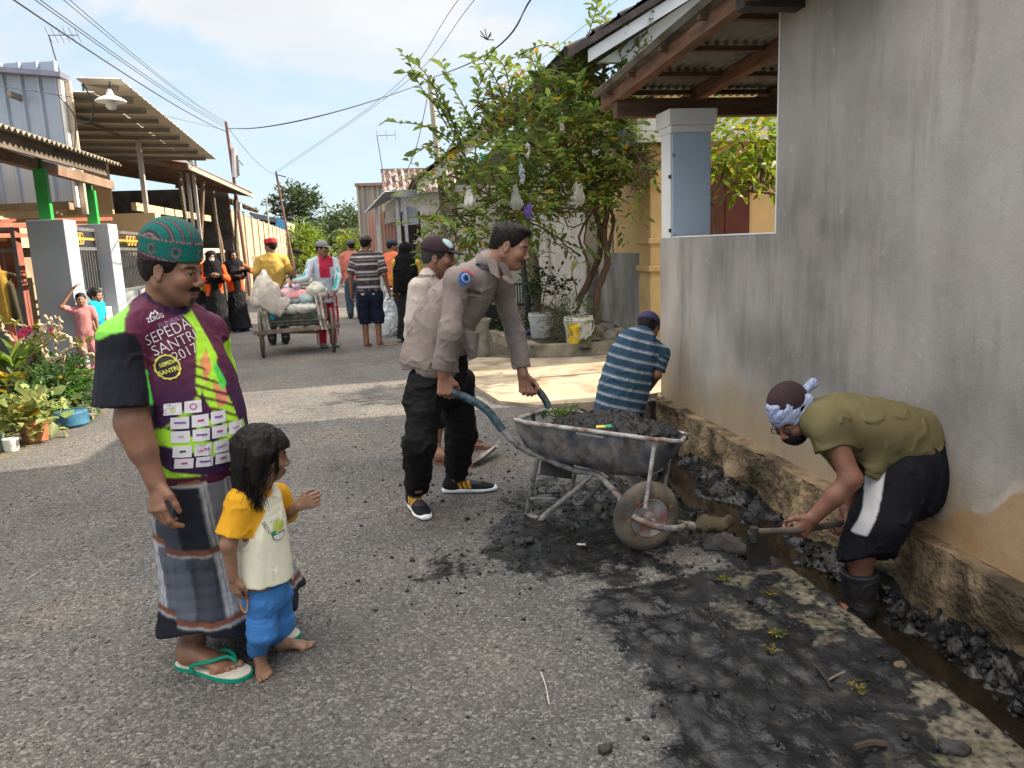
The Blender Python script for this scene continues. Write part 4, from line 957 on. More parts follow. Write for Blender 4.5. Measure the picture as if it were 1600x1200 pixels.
T4 = PY(416, 310, 56.); pole('street_post', 'thin grey post standing beside the far kiosk', (T4[0], 56, 0), T4, .07, MPC)
def yagi(name, label, top, base, s=1.0, n=5):
    e = empty(name, base, label, 'antenna'); MB().tube([base, top], .018*s, 6).build('mast', MBLK, e, True); t_ = V(*top)
    MB().tube([t_, t_+V(.75, .1, .03)*s], .012*s, 6).build('boom', MBLK, e)
    for k in range(n): c = t_+V(.75, .1, .03)*s*(k/(n-1)); MB().tube([c+V(-.01, -.2, .16)*s, c+V(.01, .2, -.16)*s], .007*s, 5).build('element', MBLK, e)
    return e
yagi('tv_antenna', 'spiky television antenna over the blue clad house', PY(76, 55, 14), PY(93, 112, 14), .55, 6)
e = yagi('tv_antenna', 'tall thin television antenna over the tin building', PY(589, 212, 30), PY(602, 292, 30), .9, 3)
MCAB = mat('cable_black', (.03, .03, .035), .6)
def cable(label, pts, r, sag=.0, n=24, name='cable'):
    P = spline(pts, n) if len(pts) > 2 else np.array([V(*pts[0])*(1-t)+V(*pts[1])*t-V(0, 0, 4*sag*t*(1-t)) for t in np.linspace(0, 1, n)])
    o = MB().tube(P, r*.62, 5).build(name, MCAB, None, True, loc=P[0]); return tag(o, label, 'cable', 'overhead cables')
cable('lowest black power cable running from the top left to the maroon pole', (PY(10, -8, 9), T1+V(0, 0, -.35)), .016, .12)
cable('lower strand of the middle pair of cables from the top left', (PY(44, -8, 9), T1+V(0, 0, -.2)), .009, .1)
cable('upper strand of the middle pair of cables from the top left', (PY(52, -8, 9), T1+V(0, 0, -.12)), .009, .1)
cable('lower strand of the upper pair of cables from the top left', (PY(90, -8, 9), T1+V(0, 0, -.05)), .007, .12)
cable('upper strand of the upper pair of cables from the top left', (PY(100, -8, 9), T1+V(0, 0, .02)), .007, .14)
cable('thick twisted black cable dropping behind the big tree from the top centre', (PY(835, -8, 8.5), PY(760, 85, 10.5), T3+V(0, 0, -.1)), .016)
cable('cable hanging from the concrete pole down behind the stall roof', (T3+V(0, 0, -.3), PY(652, 225, 27), PY(634, 272, 28)), .02)
cable('slack cable crossing the road between the maroon and concrete poles', (T1+V(0, 0, -.25), PX(480, 186, -1.), T3+V(-.05, 0, -.2)), .018)
cable('thin wire across the front of the blue cladding', (PY(-10, 133, 11.5), PY(88, 148, 12.5), PY(200, 168, 15), T1+V(0, 0, -.3)), .008)
cable('left one of the two thin wires from the top centre to the far pole', (PY(722, -8, 14), PY(600, 150, 24), T2), .010)
cable('right one of the two thin wires from the top centre to the far pole', (PY(748, -8, 14), PY(620, 140, 24), T2+V(0, 0, -.1)), .010)
cable('thin wire crossing the sky above the yellow house roof', (PY(975, -8, 15), PY(740, 175, 40)), .009)
cable('faint wire from the maroon pole to the far thin pole', (T1+V(0, 0, -.1), T2+V(0, 0, -.2)), .014, .3)
wl_ = MB(); wl_.tube(spline([PY(88, 147, 12.6), PY(108, 168, 12.7), PY(118, 190, 12.8), PY(116, 240, 12.9)], 6), .008, 5); wl_.tube(spline([PY(130, 130, 12.8), PY(146, 165, 12.8), PY(140, 190, 12.8), PY(120, 188, 12.8)], 6), .012, 5)
tag(wl_.build('loose_wire', MCAB, None, True, loc=PY(118, 190, 12.8)), 'loose service wires looping down the corner of the blue cladding', 'wire')
# ============================================================= VEGETATION
def leaves(name, C_, D_, N_, Ln, Wd, cols, m, parent=None, loc=None, fold=.18, droop=.12):
    """many folded leaf faces: centre-line base C_, direction D_, normal N_"""
    C_ = np.asarray(C_); D_ = D_/np.linalg.norm(D_, axis=1)[:, None]; S_ = np.cross(D_, N_); S_ /= np.linalg.norm(S_, axis=1)[:, None]+1e-9; U_ = np.cross(S_, D_)
    Ln = np.asarray(Ln)[:, None]; Wd = np.asarray(Wd)[:, None]
    v = np.stack([C_, C_+D_*Ln*.35+S_*Wd*.5+U_*Wd*fold, C_+D_*Ln*.42, C_+D_*Ln*.35-S_*Wd*.5+U_*Wd*fold,
                  C_+D_*Ln*.75+S_*Wd*.36+U_*(Wd*fold-Ln*droop*.5), C_+D_*Ln*.75-S_*Wd*.36+U_*(Wd*fold-Ln*droop*.5), C_+D_*Ln-U_*Ln*droop], 1)
    n = len(C_); f = np.array([(0, 1, 2, 2), (0, 2, 3, 3), (1, 4, 6, 2), (2, 6, 5, 3)])
    k = 7*np.arange(n)[:, None, None]
    t = (np.array([(0, 1, 2), (0, 2, 3)])[None]+k).reshape(-1, 3); q4 = (np.array([(1, 4, 6, 2), (2, 6, 5, 3)])[None]+k).reshape(-1, 4)
    q4 = np.vstack([q4, np.zeros((0, 4), int)]); tri = np.vstack([t, q4[:, [0, 1, 2]], q4[:, [0, 2, 3]]])
    return mesh_obj(name, v.reshape(-1, 3), tri, m, parent, False, np.repeat(cols, 7, axis=0), loc)
MLEAF = mat('leaf', attr=True, rough=.45, var=.1, vs=30, bump=.1, spec=.4, backlit=.5)
MLEAFD = mat('leaf_plain', attr=True, rough=.6, var=.15, vs=30, bump=0, backlit=.25)
MBARK = mat('bark', (.12, .075, .05), .85, .3, 12, .6, 50, stretch=(3, 3, .5)); MBARKP = mat('bark_pale', (.40, .33, .22), .8, .2, 14, .4, 40)
def leafcol(n, base, yellow=.04, jit=.35):
    c = np.tile(np.array(base, float), (n, 1))*(1+jit*(rng.rand(n, 1)*2-1))
    c[:, 0] *= 1+.35*(rng.rand(n)-.4); y = rng.rand(n) < yellow; c[y] = np.array([.42, .26, .02])*(.6+.7*rng.rand(y.sum(), 1)); return np.clip(c, 0, 1)
def twig_leaves(P, ln, wd, step, up=.25, spread=.9):
    """leaves in two ranks along a polyline twig -> (C, D, N)"""
    P = np.asarray(P); seg = np.diff(P, axis=0); L_ = np.linalg.norm(seg, axis=1); T = L_.sum(); n = max(int(T/step), 2)
    s = np.linspace(.12*T, T, n); cum = np.concatenate([[0], np.cumsum(L_)]); idx = np.clip(np.searchsorted(cum, s)-1, 0, len(seg)-1)
    C_ = P[idx]+seg[idx]*((s-cum[idx])/L_[idx])[:, None]; d = seg[idx]/L_[idx][:, None]
    side = np.cross(d, V(0, 0, 1)+.3*rng.randn(3)); side /= np.linalg.norm(side, axis=1)[:, None]+1e-9
    sg = np.where(np.arange(n) % 2 == 0, 1, -1)[:, None]
    D_ = d*.75+side*sg*spread+V(0, 0, up)+.18*rng.randn(n, 3); N_ = V(0, 0, 1)+.45*rng.randn(n, 3)+0*D_
    return C_, D_, N_
def crown(name, blobs, parent, base, ntw, tl, ln, wd, step, yellow=.04, m=None, centre=None, whips=(), droop=.12, upb=.35):
    Cs, Ds, Ns = [], [], []
    tw = []
    wts = np.array([b[1][0]*b[1][1]*b[1][2] for b in blobs]); wts = wts/wts.sum()
    for k in range(ntw):
        b = blobs[rng.choice(len(blobs), p=wts)]; d = rng.randn(3); d /= np.linalg.norm(d); r = rng.rand()**.42
        c = V(*b[0])+d*r*V(*b[1]); out = nrm(d*V(1, 1, .8)+V(0, 0, upb)+.5*rng.randn(3)); L_ = tl*(.6+.7*rng.rand())
        p2 = c+out*L_*.55; p3 = p2+(out+V(0, 0, -.35))*L_*.5; tw.append(np.array([c, p2, p3]))
    for wv in whips: tw.append(np.array(wv))
    for P in tw:
        a = twig_leaves(P, ln, wd, step); Cs.append(a[0]); Ds.append(a[1]); Ns.append(a[2])
    C_ = np.vstack(Cs); D_ = np.vstack(Ds); N_ = np.vstack(Ns); n = len(C_); s = .45+.95*rng.rand(n)
    o = leaves(name, C_, D_, N_, ln*s, wd*s, leafcol(n, base, yellow), m or MLEAF, parent, droop=droop)
    return o, tw
# ---- the big tree over the pots
TB = V(2.95, 10.6, .12)
bt = empty('leafy_tree', TB, 'big leafy tree with thin brown stems and arching twigs in front of the yellow house', 'tree')
def B3(px, py, rx, rz, ry, y): p = PY(px, py, y); s = y/1200.; return (p, (rx*s, ry, rz*s))
blobs = [B3(905, 205, 100, 95, .8, 10.6), B3(815, 235, 90, 85, .8, 10.3), B3(765, 300, 85, 60, .7, 10.1), B3(722, 345, 55, 40, .5, 10.0), B3(860, 320, 85, 42, .7, 10.3), B3(955, 215, 55, 75, .7, 10.8),
         B3(960, 110, 45, 60, .5, 10.8), B3(1000, 262, 22, 30, .3, 9.6), B3(935, 300, 45, 32, .5, 10.7), B3(780, 165, 45, 40, .4, 10.3), B3(850, 135, 45, 35, .4, 10.5)]
def wh(pts, y0, y1): n = len(pts); return spline([PY(p[0], p[1], y0+(y1-y0)*k/(n-1)) for k, p in enumerate(pts)], 5)
whips = [wh(p, 10.2, 9.8) for p in ([(735, 230), (700, 180), (665, 115), (627, 84)], [(720, 225), (690, 150), (655, 118), (624, 112)], [(740, 260), (700, 215), (660, 196), (610, 190)], [(745, 270), (700, 240), (672, 228), (648, 240)],
         [(745, 200), (715, 150), (700, 118), (690, 100)], [(790, 170), (775, 125), (755, 95), (735, 88)], [(800, 160), (790, 110), (775, 90), (760, 84)], [(770, 190), (745, 150), (755, 120), (750, 110)], [(730, 250), (700, 190), (685, 160), (680, 140)],
         [(700, 200), (680, 165), (660, 140), (640, 100)], [(860, 150), (840, 115), (832, 95), (826, 84)], [(900, 130), (880, 90), (850, 70), (800, 92)], [(925, 120), (920, 60), (930, 20), (935, -5)], [(940, 120), (955, 70), (950, 40), (930, 10)],
         [(960, 120), (985, 80), (1010, 50), (1022, 15)], [(955, 130), (990, 95), (1000, 75), (1018, 62)], [(985, 150), (970, 90), (965, 60), (975, 30)], [(960, 250), (1000, 235), (1015, 250), (1026, 290)], [(980, 270), (1005, 262), (1022, 268), (1030, 255)],
         [(700, 330), (680, 345), (670, 380), (655, 398)], [(720, 350), (695, 375), (680, 392), (660, 395)], [(850, 360), (880, 375), (900, 385), (920, 395)], [(860, 365), (870, 380), (888, 392), (905, 412)], [(800, 350), (780, 380), (770, 395), (768, 410)], [(740, 350), (745, 385), (750, 405), (752, 420)])]
crown('crown', blobs, bt, (.185, .265, .055), 980, .42, .115, .050, .046, .05, droop=.22)
for w_ in whips: crown('leafy_twig', [((0, 0, -50), (1, 1, 1))], bt, (.14, .21, .05), 0, .4, .145, .060, .050, .03, whips=[w_], droop=.25)
tr = MB()
def stem(pts, y0, y1, r0, r1): P = wh(pts, y0, y1); P[0][2] = max(P[0][2], .12) if pts[0][1] > 480 else P[0][2]; tr.tube(P+.008*rng.randn(*P.shape), np.linspace(r0, r1, len(P)), 7); return P
for a in [([(925, 515), (935, 455), (948, 410), (945, 360), (950, 310), (935, 270)], 10.5, 10.6, .055, .035), ([(905, 470), (925, 430), (938, 390), (932, 330), (930, 290), (900, 250)], 10.8, 10.5, .05, .03), ([(898, 490), (920, 440), (915, 400), (905, 370), (930, 320), (960, 260)], 10.7, 10.5, .022, .014),
          ([(948, 400), (958, 350), (955, 310), (975, 265), (985, 240)], 10.6, 10.4, .028, .016), ([(935, 320), (960, 270), (975, 235), (990, 250)], 10.5, 10.3, .022, .01), ([(932, 300), (890, 260), (840, 230), (780, 200)], 10.5, 10.2, .03, .012), ([(930, 280), (920, 200), (940, 120), (950, 60)], 10.6, 10.8, .028, .008),
          ([(900, 250), (850, 180), (800, 130)], 10.5, 10.3, .02, .008), ([(880, 260), (820, 290), (760, 320), (700, 350)], 10.5, 10.0, .022, .008), ([(905, 400), (870, 372), (840, 352), (800, 340)], 10.7, 10.2, .014, .008), ([(935, 430), (925, 395), (912, 375), (920, 340)], 10.6, 10.6, .014, .01),
          ([(930, 330), (915, 280), (880, 230), (870, 150)], 10.6, 10.5, .02, .008), ([(905, 500), (900, 450), (893, 420), (900, 400)], 10.4, 10.4, .008, .006)]: stem(*a)
tr.build('trunk', MBARK, bt, True)
tw_ = MB()
for w_ in whips: tw_.tube(w_, np.linspace(.010, .004, len(w_)), 5)
for k in range(150):
    b = blobs[rng.randint(len(blobs))]; d = nrm(rng.randn(3)); c = V(*b[0]); tw_.tube(spline([c+.2*rng.randn(3), c+d*V(*b[1])*.5+.08*rng.randn(3), c+d*V(*b[1])*.95], 3), [.010]*6+[.004], 4)
tw_.build('branches', MBARK, bt, True)
# things caught in the crown
def bag(name, label, px, py, y, w, h, col, tr_=.35, seed=0, cat='bag'):
    w *= .72; h *= .8; c = PY(px, py, y); s = SDF(); s.cone(c+V(0, 0, h*.42), c+V(0, 0, -h*.2), w*.12, w*.4, .03); s.ell(c+V(.01, 0, -h*.25), (w*.42, w*.22, h*.26)); s.cone(c+V(0, 0, h*.4), c+V(w*.15, 0, h*.5), w*.1, w*.06)
    s.disp(lambda P: .045*np.abs(noise3(P*V(17, 17, 7)+seed))+.018*noise3(P*34)-.008)
    return tag(sdf_obj(name, s, .012, mat('plastic_%d' % seed, col, .35, .15, 10, .3, 30, backlit=tr_), None, loc=c, relax=0), label, cat)
bag('plastic_bag', 'clear crumpled plastic bag hanging low on the right of the big tree', 903, 300, 9.6, .28, .42, (.55, .56, .52), .5, 1)
bag('plastic_bag', 'clear plastic bag tangled left of the purple bag in the big tree', 806, 308, 9.4, .25, .38, (.5, .52, .5), .5, 2)
bag('plastic_bag', 'purple plastic bag hanging above the police officer in the big tree', 824, 322, 9.4, .16, .50, (.16, .10, .42), .3, 3)
bag('plastic_bag', 'white rag-like bag caught at the lower left of the big tree', 733, 312, 9.5, .28, .28, (.62, .62, .58), .3, 4)
bag('plastic_bag', 'long torn white plastic strip hanging in the middle of the big tree', 822, 215, 9.35, .08, .6, (.55, .58, .6), .4, 5)
bag('plastic_bag', 'pale blue plastic strip below the long white strip in the big tree', 814, 262, 9.3, .11, .42, (.45, .52, .6), .4, 6)
bag('plastic_bag', 'pale plastic scrap caught at the upper right of the big tree crown', 878, 192, 9.6, .09, .3, (.5, .48, .46), .4, 7)
bag('plastic_bag', 'small green plastic scrap at the left of the big tree', 752, 240, 9.2, .08, .22, (.03, .30, .20), .3, 8)
kite = MB(); c = PY(761, 62, 9.2)
for k in range(7): a = k*.9; kite.tube([c, c+V(math.cos(a), .1, math.sin(a))*.08+V(0, 0, .02*k)], .006, 4)
tag(kite.build('tangled_scrap', mat('cable_black'), None, True, loc=c), 'dark tangled scrap hanging on the thick twisted cable', 'scrap')
# ---- bush behind the porch wall
st2 = empty('yard_bush', (3.9, 8.3, 0), 'bright yellow-green backlit bush with red-brown trunk seen through the porch opening', 'bush')
bl = [B3(1130, 225, 32, 38, .4, 8.3), B3(1165, 240, 38, 40, .4, 8.5), B3(1195, 260, 25, 50, .3, 8.5), B3(1110, 270, 18, 20, .2, 8.2), B3(1180, 205, 40, 22, .3, 8.4)]
crown('crown', bl, st2, (.16, .24, .015), 190, .26, .14, .055, .06, .10, centre=None, droop=.3, upb=-.1)
b = MB(); 
for pts in ([(1118, 372), (1117, 340), (1108, 310), (1125, 285), (1135, 250)], [(1115, 320), (1150, 300), (1190, 300), (1212, 305)], [(1125, 290), (1160, 285), (1212, 285)], [(1190, 285), (1195, 240), (1210, 200)], [(1195, 270), (1175, 220), (1160, 200)]):
    P = wh(pts, 8.3, 8.4); b.tube(P, np.linspace(.03, .012, len(P)), 6)
b.tube([(3.93, 8.3, 0), PY(1118, 372, 8.3)], .04, 8); b.build('trunk', MBARK, st2, True)
# ---- pots on the right bed
def bucket(label, px, pyb, y, r, h, col, lab=None):
    c = PY(px, pyb, y); c[2] = max(c[2], .12); e = empty('bucket', c, label, 'bucket')
    MB().lathe(c, [(r*.80, 0), (r*.84, .01), (r*.97, h*.86), (r*1.05, h*.87), (r*1.05, h*.91), (r, h*.92), (r*1.02, h), (r*.95, h), (r*.93, h*.9)], 32).build('shell', mat('bucket_'+str(px), col, .5, .06, 4, .05, 20, dirt=(.3, .27, .2), dirt_s=6, dirt_lo=.6, dirt_hi=.8), e, True)
    MB().lathe(c+V(0, 0, h*.88), [(r*.93, 0), (.01, .02)], 20).build('soil', mat('bed_soil'), e)
    MB().tube([c+V(r*1.06*math.cos(a), -abs(r*1.06*math.sin(a)), h*.84-.55*h*math.sin(a)) for a in np.linspace(0, math.pi, 14)], .006, 5).build('handle', mat('galvanised'), e, True)
    if lab:
        vs = []; fs = []
        A_ = np.linspace(-2.75, -1.75, 9)
        for a in A_:
            for z in (.08, .78): rr = r*(.84+.13*z/.86)+.003; vs.append(c+V(rr*math.cos(a), rr*math.sin(a), z*h))
        fs = [(2*k, 2*k+2, 2*k+3, 2*k+1) for k in range(8)]; mesh_obj('label', vs, fs, mat('label_yellow', (.72, .50, .03), .5, .25, 14, 0), e)
    return c+V(0, 0, h*.9)
t1 = bucket('plain white bucket holding the small dark-leaved tree by the wall', 845, 531, 10.9, .165, .36, (.62, .63, .62))
t2 = bucket('white bucket with a yellow label holding the feathery green shrub', 905, 556, 9.86, .19, .38, (.70, .70, .66), True)
def plant(name, label, base, blobs_, col, n, tl, ln, wd, step, stemr=.01, cat='plant', yellow=.02, m=None, droop=.12, upb=.4, group=None):
    e = empty(name, base, label, cat, group); crown('foliage', blobs_, e, col, n, tl, ln, wd, step, yellow, m, droop=droop, upb=upb)
    b = MB()
    for bb in blobs_: b.tube(spline([V(*base), (V(*base)*.4+V(*bb[0])*.6)+.04*rng.randn(3), V(*bb[0])], 4), np.linspace(stemr, stemr*.4, 9), 5)
    b.build('stem', MBARK, e, True); return e
plant('potted_tree', 'small dark-leaved tree growing in the plain white bucket', t1, [B3(853, 443, 28, 20, .25, 10.9), B3(870, 458, 18, 12, .2, 10.9), B3(838, 452, 14, 12, .15, 11.0)], (.03, .06, .018), 80, .2, .07, .035, .03, .012)
plant('potted_shrub', 'feathery green shrub growing in the bucket with the yellow label', t2, [B3(893, 490, 28, 22, .25, 9.9), B3(872, 500, 20, 18, .2, 10.1)], (.065, .11, .04), 150, .2, .045, .010, .012, .008, m=MLEAFD)
plant('low_bush', 'low dark green bush between the iron fence and the buckets', (2.3, 11.2, .12), [B3(808, 505, 16, 20, .25, 11.9), B3(875, 525, 10, 10, .12, 10.2), B3(795, 520, 12, 14, .15, 11.8)], (.03, .075, .02), 120, .2, .06, .03, .03)
plant('spiky_plant', 'spiky dark plant on the pillar beside the officer’s face'.replace('’', "'"), PY(833, 440, 12.6), [B3(835, 402, 9, 9, .1, 12.6)], (.04, .05, .03), 16, .22, .16, .02, .05, .015, droop=.3)
# small iron fence, stone planter, drum, rag, rocks
fe = empty('iron_fence', PY(815, 500, 12.2), 'small dark slatted iron fence behind the officer with a black post', 'fence'); b = MB()
for k in range(9): a = PY(801+4*k, 478, 12.2); b.beam(a, PY(800+4*k, 442, 12.2), .02, .02)
b.build('bars', MBLK, fe); b = MB()
for py in (444, 476): b.beam(PY(799, py, 12.2), PY(836, py, 12.2), .03, .03)
b.build('rails', MBLK, fe); MB().tube([PY(816, 400, 12.1), PY(829, 520, 12.1)], .05, 8).build('post', MBLK, fe)
vs_ = PY(833, 500, 12.9); tag(MB().lathe((vs_[0], vs_[1], .12), [(.12, 0), (.16, .5), (.13, 1.05), (.10, 1.15), (.12, 1.2)], 20).build('stone_vase', mat('vase_grey', (.22, .21, .19), .9, .2, 6), None, True, loc=(vs_[0], vs_[1], .12)), 'tall grey stone vase behind the small dark-leaved tree', 'vase')
du = G(747, 556); b = MB(); b.lathe((du[0], du[1], 0), [(.16, 0), (.18, .05), (.15, .25), (.17, .42), (.20, .47), (.20, .5), (.16, .5), (.15, .44)], 18)
tag(b.build('stone_pot', mat('pot_stone', (.27, .245, .20), .9, .25, 8, .6, 40), None, True, loc=(du[0], du[1], 0)), "weathered round stone pot visible behind the officer's waist", 'pot')
tag(MB().box(PY(785, 530, 12.0)-V(.25, 0, .0), PY(785, 530, 12.0)+V(.25, .4, .55)).build('black_box', mat('box_black', (.02, .02, .022), .7, .2, 5), None, loc=PY(785, 530, 12.0)), 'dark block-shaped planter in the shade behind the officer', 'planter')
for i, (px, py, y, r, sq) in enumerate([(942, 532, 10.3, .17, (1, .9, .9)), (925, 552, 9.95, .15, (1.1, .8, .6)), (958, 553, 9.9, .16, (1.3, .8, .6)), (912, 560, 9.75, .12, (1.1, .8, .6)), (895, 548, 10.2, .1, (1, 1, .6)), (978, 545, 10.1, .14, (1, 1, .7))]):
    c = PY(px, py, y); stone('bed_stone', (c[0], c[1], .12+r*sq[2]*.5), r, [MST, mat('stone_moss', (.09, .09, .05), .9, .3, 8, .6, 50)][i % 2], i+30,
          ['big round stone behind the bucket with the yellow label', 'flat stone touching the bucket with the yellow label', 'long mossy stone right of the yellow-label bucket', 'low stone at the foot of the yellow-label bucket', 'small stone left of the yellow-label bucket', 'rightmost stone of the heap by the grey dado'][i], 'stone', 'stones at the foot of the tree')
c = PY(830, 524, 11.3); s = SDF(); s.ell((c[0], c[1], .16), (.12, .09, .05)); s.disp(lambda P: .03*noise3(P*16)); tag(sdf_obj('blue_rag', s, .015, mat('rag_blue', (.04, .05, .14), .9), None, loc=c), 'dark blue rag lying on the kerb left of the white bucket', 'rag')
# ---- far vegetation
MFAR = mat('leaf_far', attr=True, rough=.7, var=.1, bump=0, backlit=.3)
def far_tree(name, label, bx, blobs_, col, n, tl, ln, wd, step, tr_=.2, cat='tree'):
    b0 = V(*bx); e = empty(name, b0, label, cat, 'far trees'); crown('crown', blobs_, e, col, n, tl, ln, wd, step, .0, MFAR)
    b = MB(); top = V(*np.mean([q_[0] for q_ in blobs_], axis=0)); b.tube([b0, (b0+top)/2+V(.2, 0, 0), top], [tr_, tr_*.7, tr_*.3], 7)
    for q_ in blobs_: b.tube([(b0+top)/2, V(*q_[0])], [tr_*.5, tr_*.15], 5)
    b.build('trunk', MBARK, e, True)
g0 = lambda px, y: (PY(px, 390, y)[0], y, 0)
far_tree('shade_tree', 'tall airy round-crowned tree beyond the far kiosk', g0(462, 75), [B3(465, 310, 22, 12, 2, 75), B3(452, 322, 22, 12, 2, 75), B3(480, 320, 12, 12, 2, 75), B3(463, 340, 24, 8, 2, 75)], (.05, .075, .03), 420, 1.1, .42, .2, .2)
far_tree('bright_bush', 'bright sunlit green bushy tree beside the far kiosk', g0(475, 60), [B3(470, 375, 22, 18, 2, 60), B3(492, 385, 16, 20, 2, 60), B3(455, 395, 22, 22, 2, 60), B3(480, 410, 20, 16, 2, 58)], (.17, .24, .025), 700, .7, .34, .16, .14)
far_tree('distant_tree', 'mid-green tree standing left of the tin building', g0(545, 85), [B3(545, 342, 20, 12, 3, 85), B3(530, 355, 24, 12, 3, 85), B3(552, 365, 20, 14, 3, 85)], (.07, .11, .045), 520, 1.2, .46, .22, .22)
far_tree('distant_tree', 'pale green low tree between the bright bush and the tin building', g0(515, 95), [B3(512, 362, 20, 10, 3, 95), B3(505, 378, 18, 12, 3, 95), B3(530, 380, 18, 14, 3, 90)], (.09, .13, .06), 460, 1.2, .5, .24, .24)
far_tree('yellow_bush', 'yellow-green bush just left of the tin building', g0(548, 50), [B3(545, 385, 14, 14, 1, 50), B3(553, 400, 14, 16, 1, 50)], (.16, .20, .02), 260, .5, .26, .12, .11)
pl = empty('palm', g0(560, 70), 'far palm with arching fronds above the yellow-green bush', 'palm', 'far trees')
top = PY(556, 372, 70); fr_c, fr_d, fr_n = [], [], []
for k in range(13):
    a = k*.483; dd = V(math.cos(a), math.sin(a)*.7, .0); P = spline([top, top+dd*1.2+V(0, 0, .9), top+dd*2.6+V(0, 0, .2)], 5)
    t_ = twig_leaves(P, 1, 1, .12, up=-.5, spread=1.3); fr_c.append(t_[0]); fr_d.append(t_[1]); fr_n.append(t_[2])
n = sum(map(len, fr_c)); leaves('fronds', np.vstack(fr_c), np.vstack(fr_d), np.vstack(fr_n), np.full(n, .6), np.full(n, .09), leafcol(n, (.09, .13, .05), 0), MFAR, pl)
MB().tube([g0(560, 70), top], .15, 8).build('trunk', MBARK, pl, True)
tl_ = MB(); 
hedge_c = [];
for k in range(26):
    x = -60+4.8*k
    if -9 < x < 3: continue
    hedge_c.append(((x, 110+8*rng.rand(), 2.6), (3.4, 2, 3.0+1.5*rng.rand())))
wd_ = crown('far_wood', hedge_c, None, (.055, .08, .035), 2600, 1.6, .9, .45, .4, 0, MFAR)[0]; tag(wd_, 'dark green far wood closing the end of the road', 'wood', kind='stuff')
# ---- potted plants on the left, sunlit
def pot(label, c, prof, m, n=20, sq=False, name='flower_pot'):
    c = V(*c); o = MB().lathe(c, prof, 4 if sq else n).build(name, m, None, not sq, loc=c); return tag(o, label, 'pot')
PA = V(-2.93, 6.85, 0)
pot('square terracotta pot at the front of the left plants', (PA[0], PA[1], 0), [(.085, 0), (.10, .01), (.13, .16), (.14, .16), (.14, .19), (.12, .19), (.11, .15)], mat('terracotta', (.45, .19, .10), .8, .2, 8, .3, 40), sq=True)
pot('small dirty glass jar pot left of the terracotta pot', (-3.12, 6.62, 0), [(.07, 0), (.075, .02), (.07, .12), (.06, .14)], mat('jar', (.10, .13, .09), .25, .3, 12))
pot('white pot at the front left corner of the plants', (-3.0, 6.58, 0), [(.05, 0), (.055, .02), (.06, .10), (.055, .1)], mat('pot_white', (.6, .6, .57), .5, .1))
pot('red plastic bowl pot under the dark green ferns', (-3.12, 7.75, 0), [(.14, 0), (.17, .02), (.21, .16), (.22, .18), (.19, .17)], mat('red_bowl', (.42, .05, .035), .4, .1))
pot('blue plastic sack pot right of the terracotta pot', (-2.85, 7.4, 0), [(.12, 0), (.15, .03), (.15, .13), (.13, .15)], mat('sack_blue', (.04, .14, .24), .5, .3, 9))
pot('tall white pot at the left edge among the plants', (-3.95, 7.9, 0), [(.13, 0), (.15, .02), (.19, .5), (.2, .52), (.17, .5)], mat('pot_white'))
adb = V(-3.45, 8.0, 0)
pot('black pot holding the bare pale-branched shrub with pink flowers', adb, [(.16, 0), (.19, .02), (.22, .3), (.24, .32), (.2, .3)], mat('pot_black', (.03, .03, .03), .5))
ad = empty('desert_rose', adb+V(0, 0, .3), 'bare pale-branched shrub with a few pink flowers behind the left pots', 'shrub')
b = MB(); Y0 = 8.0
for pts, r0 in (([(60, 640), (62, 600), (70, 575), (78, 560)], .045), ([(50, 620), (75, 580), (95, 560)], .04), ([(70, 590), (66, 560), (62, 530), (66, 512)], .035), ([(75, 565), (70, 540), (85, 515), (80, 503), (70, 495)], .02), ([(66, 515), (60, 508), (40, 530), (25, 536), (8, 520), (2, 500)], .018), ([(62, 552), (55, 540), (46, 525)], .014),
                ([(78, 562), (95, 555), (110, 543), (125, 540)], .02), ([(88, 558), (105, 560), (120, 572), (130, 572)], .013), ([(88, 522), (105, 528), (122, 540), (138, 553), (150, 555)], .015), ([(88, 560), (88, 540), (86, 520)], .014), ([(68, 512), (80, 505), (94, 518), (92, 500), (86, 494)], .012), ([(62, 520), (40, 508), (30, 508), (20, 500)], .010), ([(60, 640), (50, 660), (35, 690)], .012), ([(90, 562), (100, 568), (115, 574)], .010), ([(25, 570), (40, 568), (46, 562)], .009)):
    P = wh(pts, Y0, Y0-.1); P += .012*rng.randn(*P.shape); b.tube(P, np.linspace(r0, r0*.6, len(P))*1.15, 7)
b.build('branches', mat('pale_bark', (.50, .41, .28), .75, .2, 20, .4, 50), ad, True)
for px, py, s_ in ((37, 520, .95), (46, 514, .6), (81, 516, .55), (33, 525, .6)):
    c = PY(px, py, 7.9); n = 6; D_ = np.array([V(math.cos(a), -.3, math.sin(a)) for a in np.arange(n)*1.047]); leaves('flower', np.tile(c, (n, 1)), D_, np.tile(V(0, -1, 0.1), (n, 1)), np.full(n, .055*s_), np.full(n, .045*s_), np.tile([[.72, .06, .17]], (n, 1))*(.7+.6*rng.rand(n, 1)), MLEAFD, ad)
for px, py in ((20, 505), (2, 505), (52, 512), (125, 540), (91, 530), (132, 535)):
    Cx = PY(px, py, 7.9)+.012*rng.randn(6, 3); n = 6
    leaves('leaf_tuft', Cx, rng.randn(n, 3)+V(0, 0, .6), rng.randn(n, 3), np.full(n, .09), np.full(n, .025), leafcol(n, (.16, .17, .03), .1), MLEAF, ad)
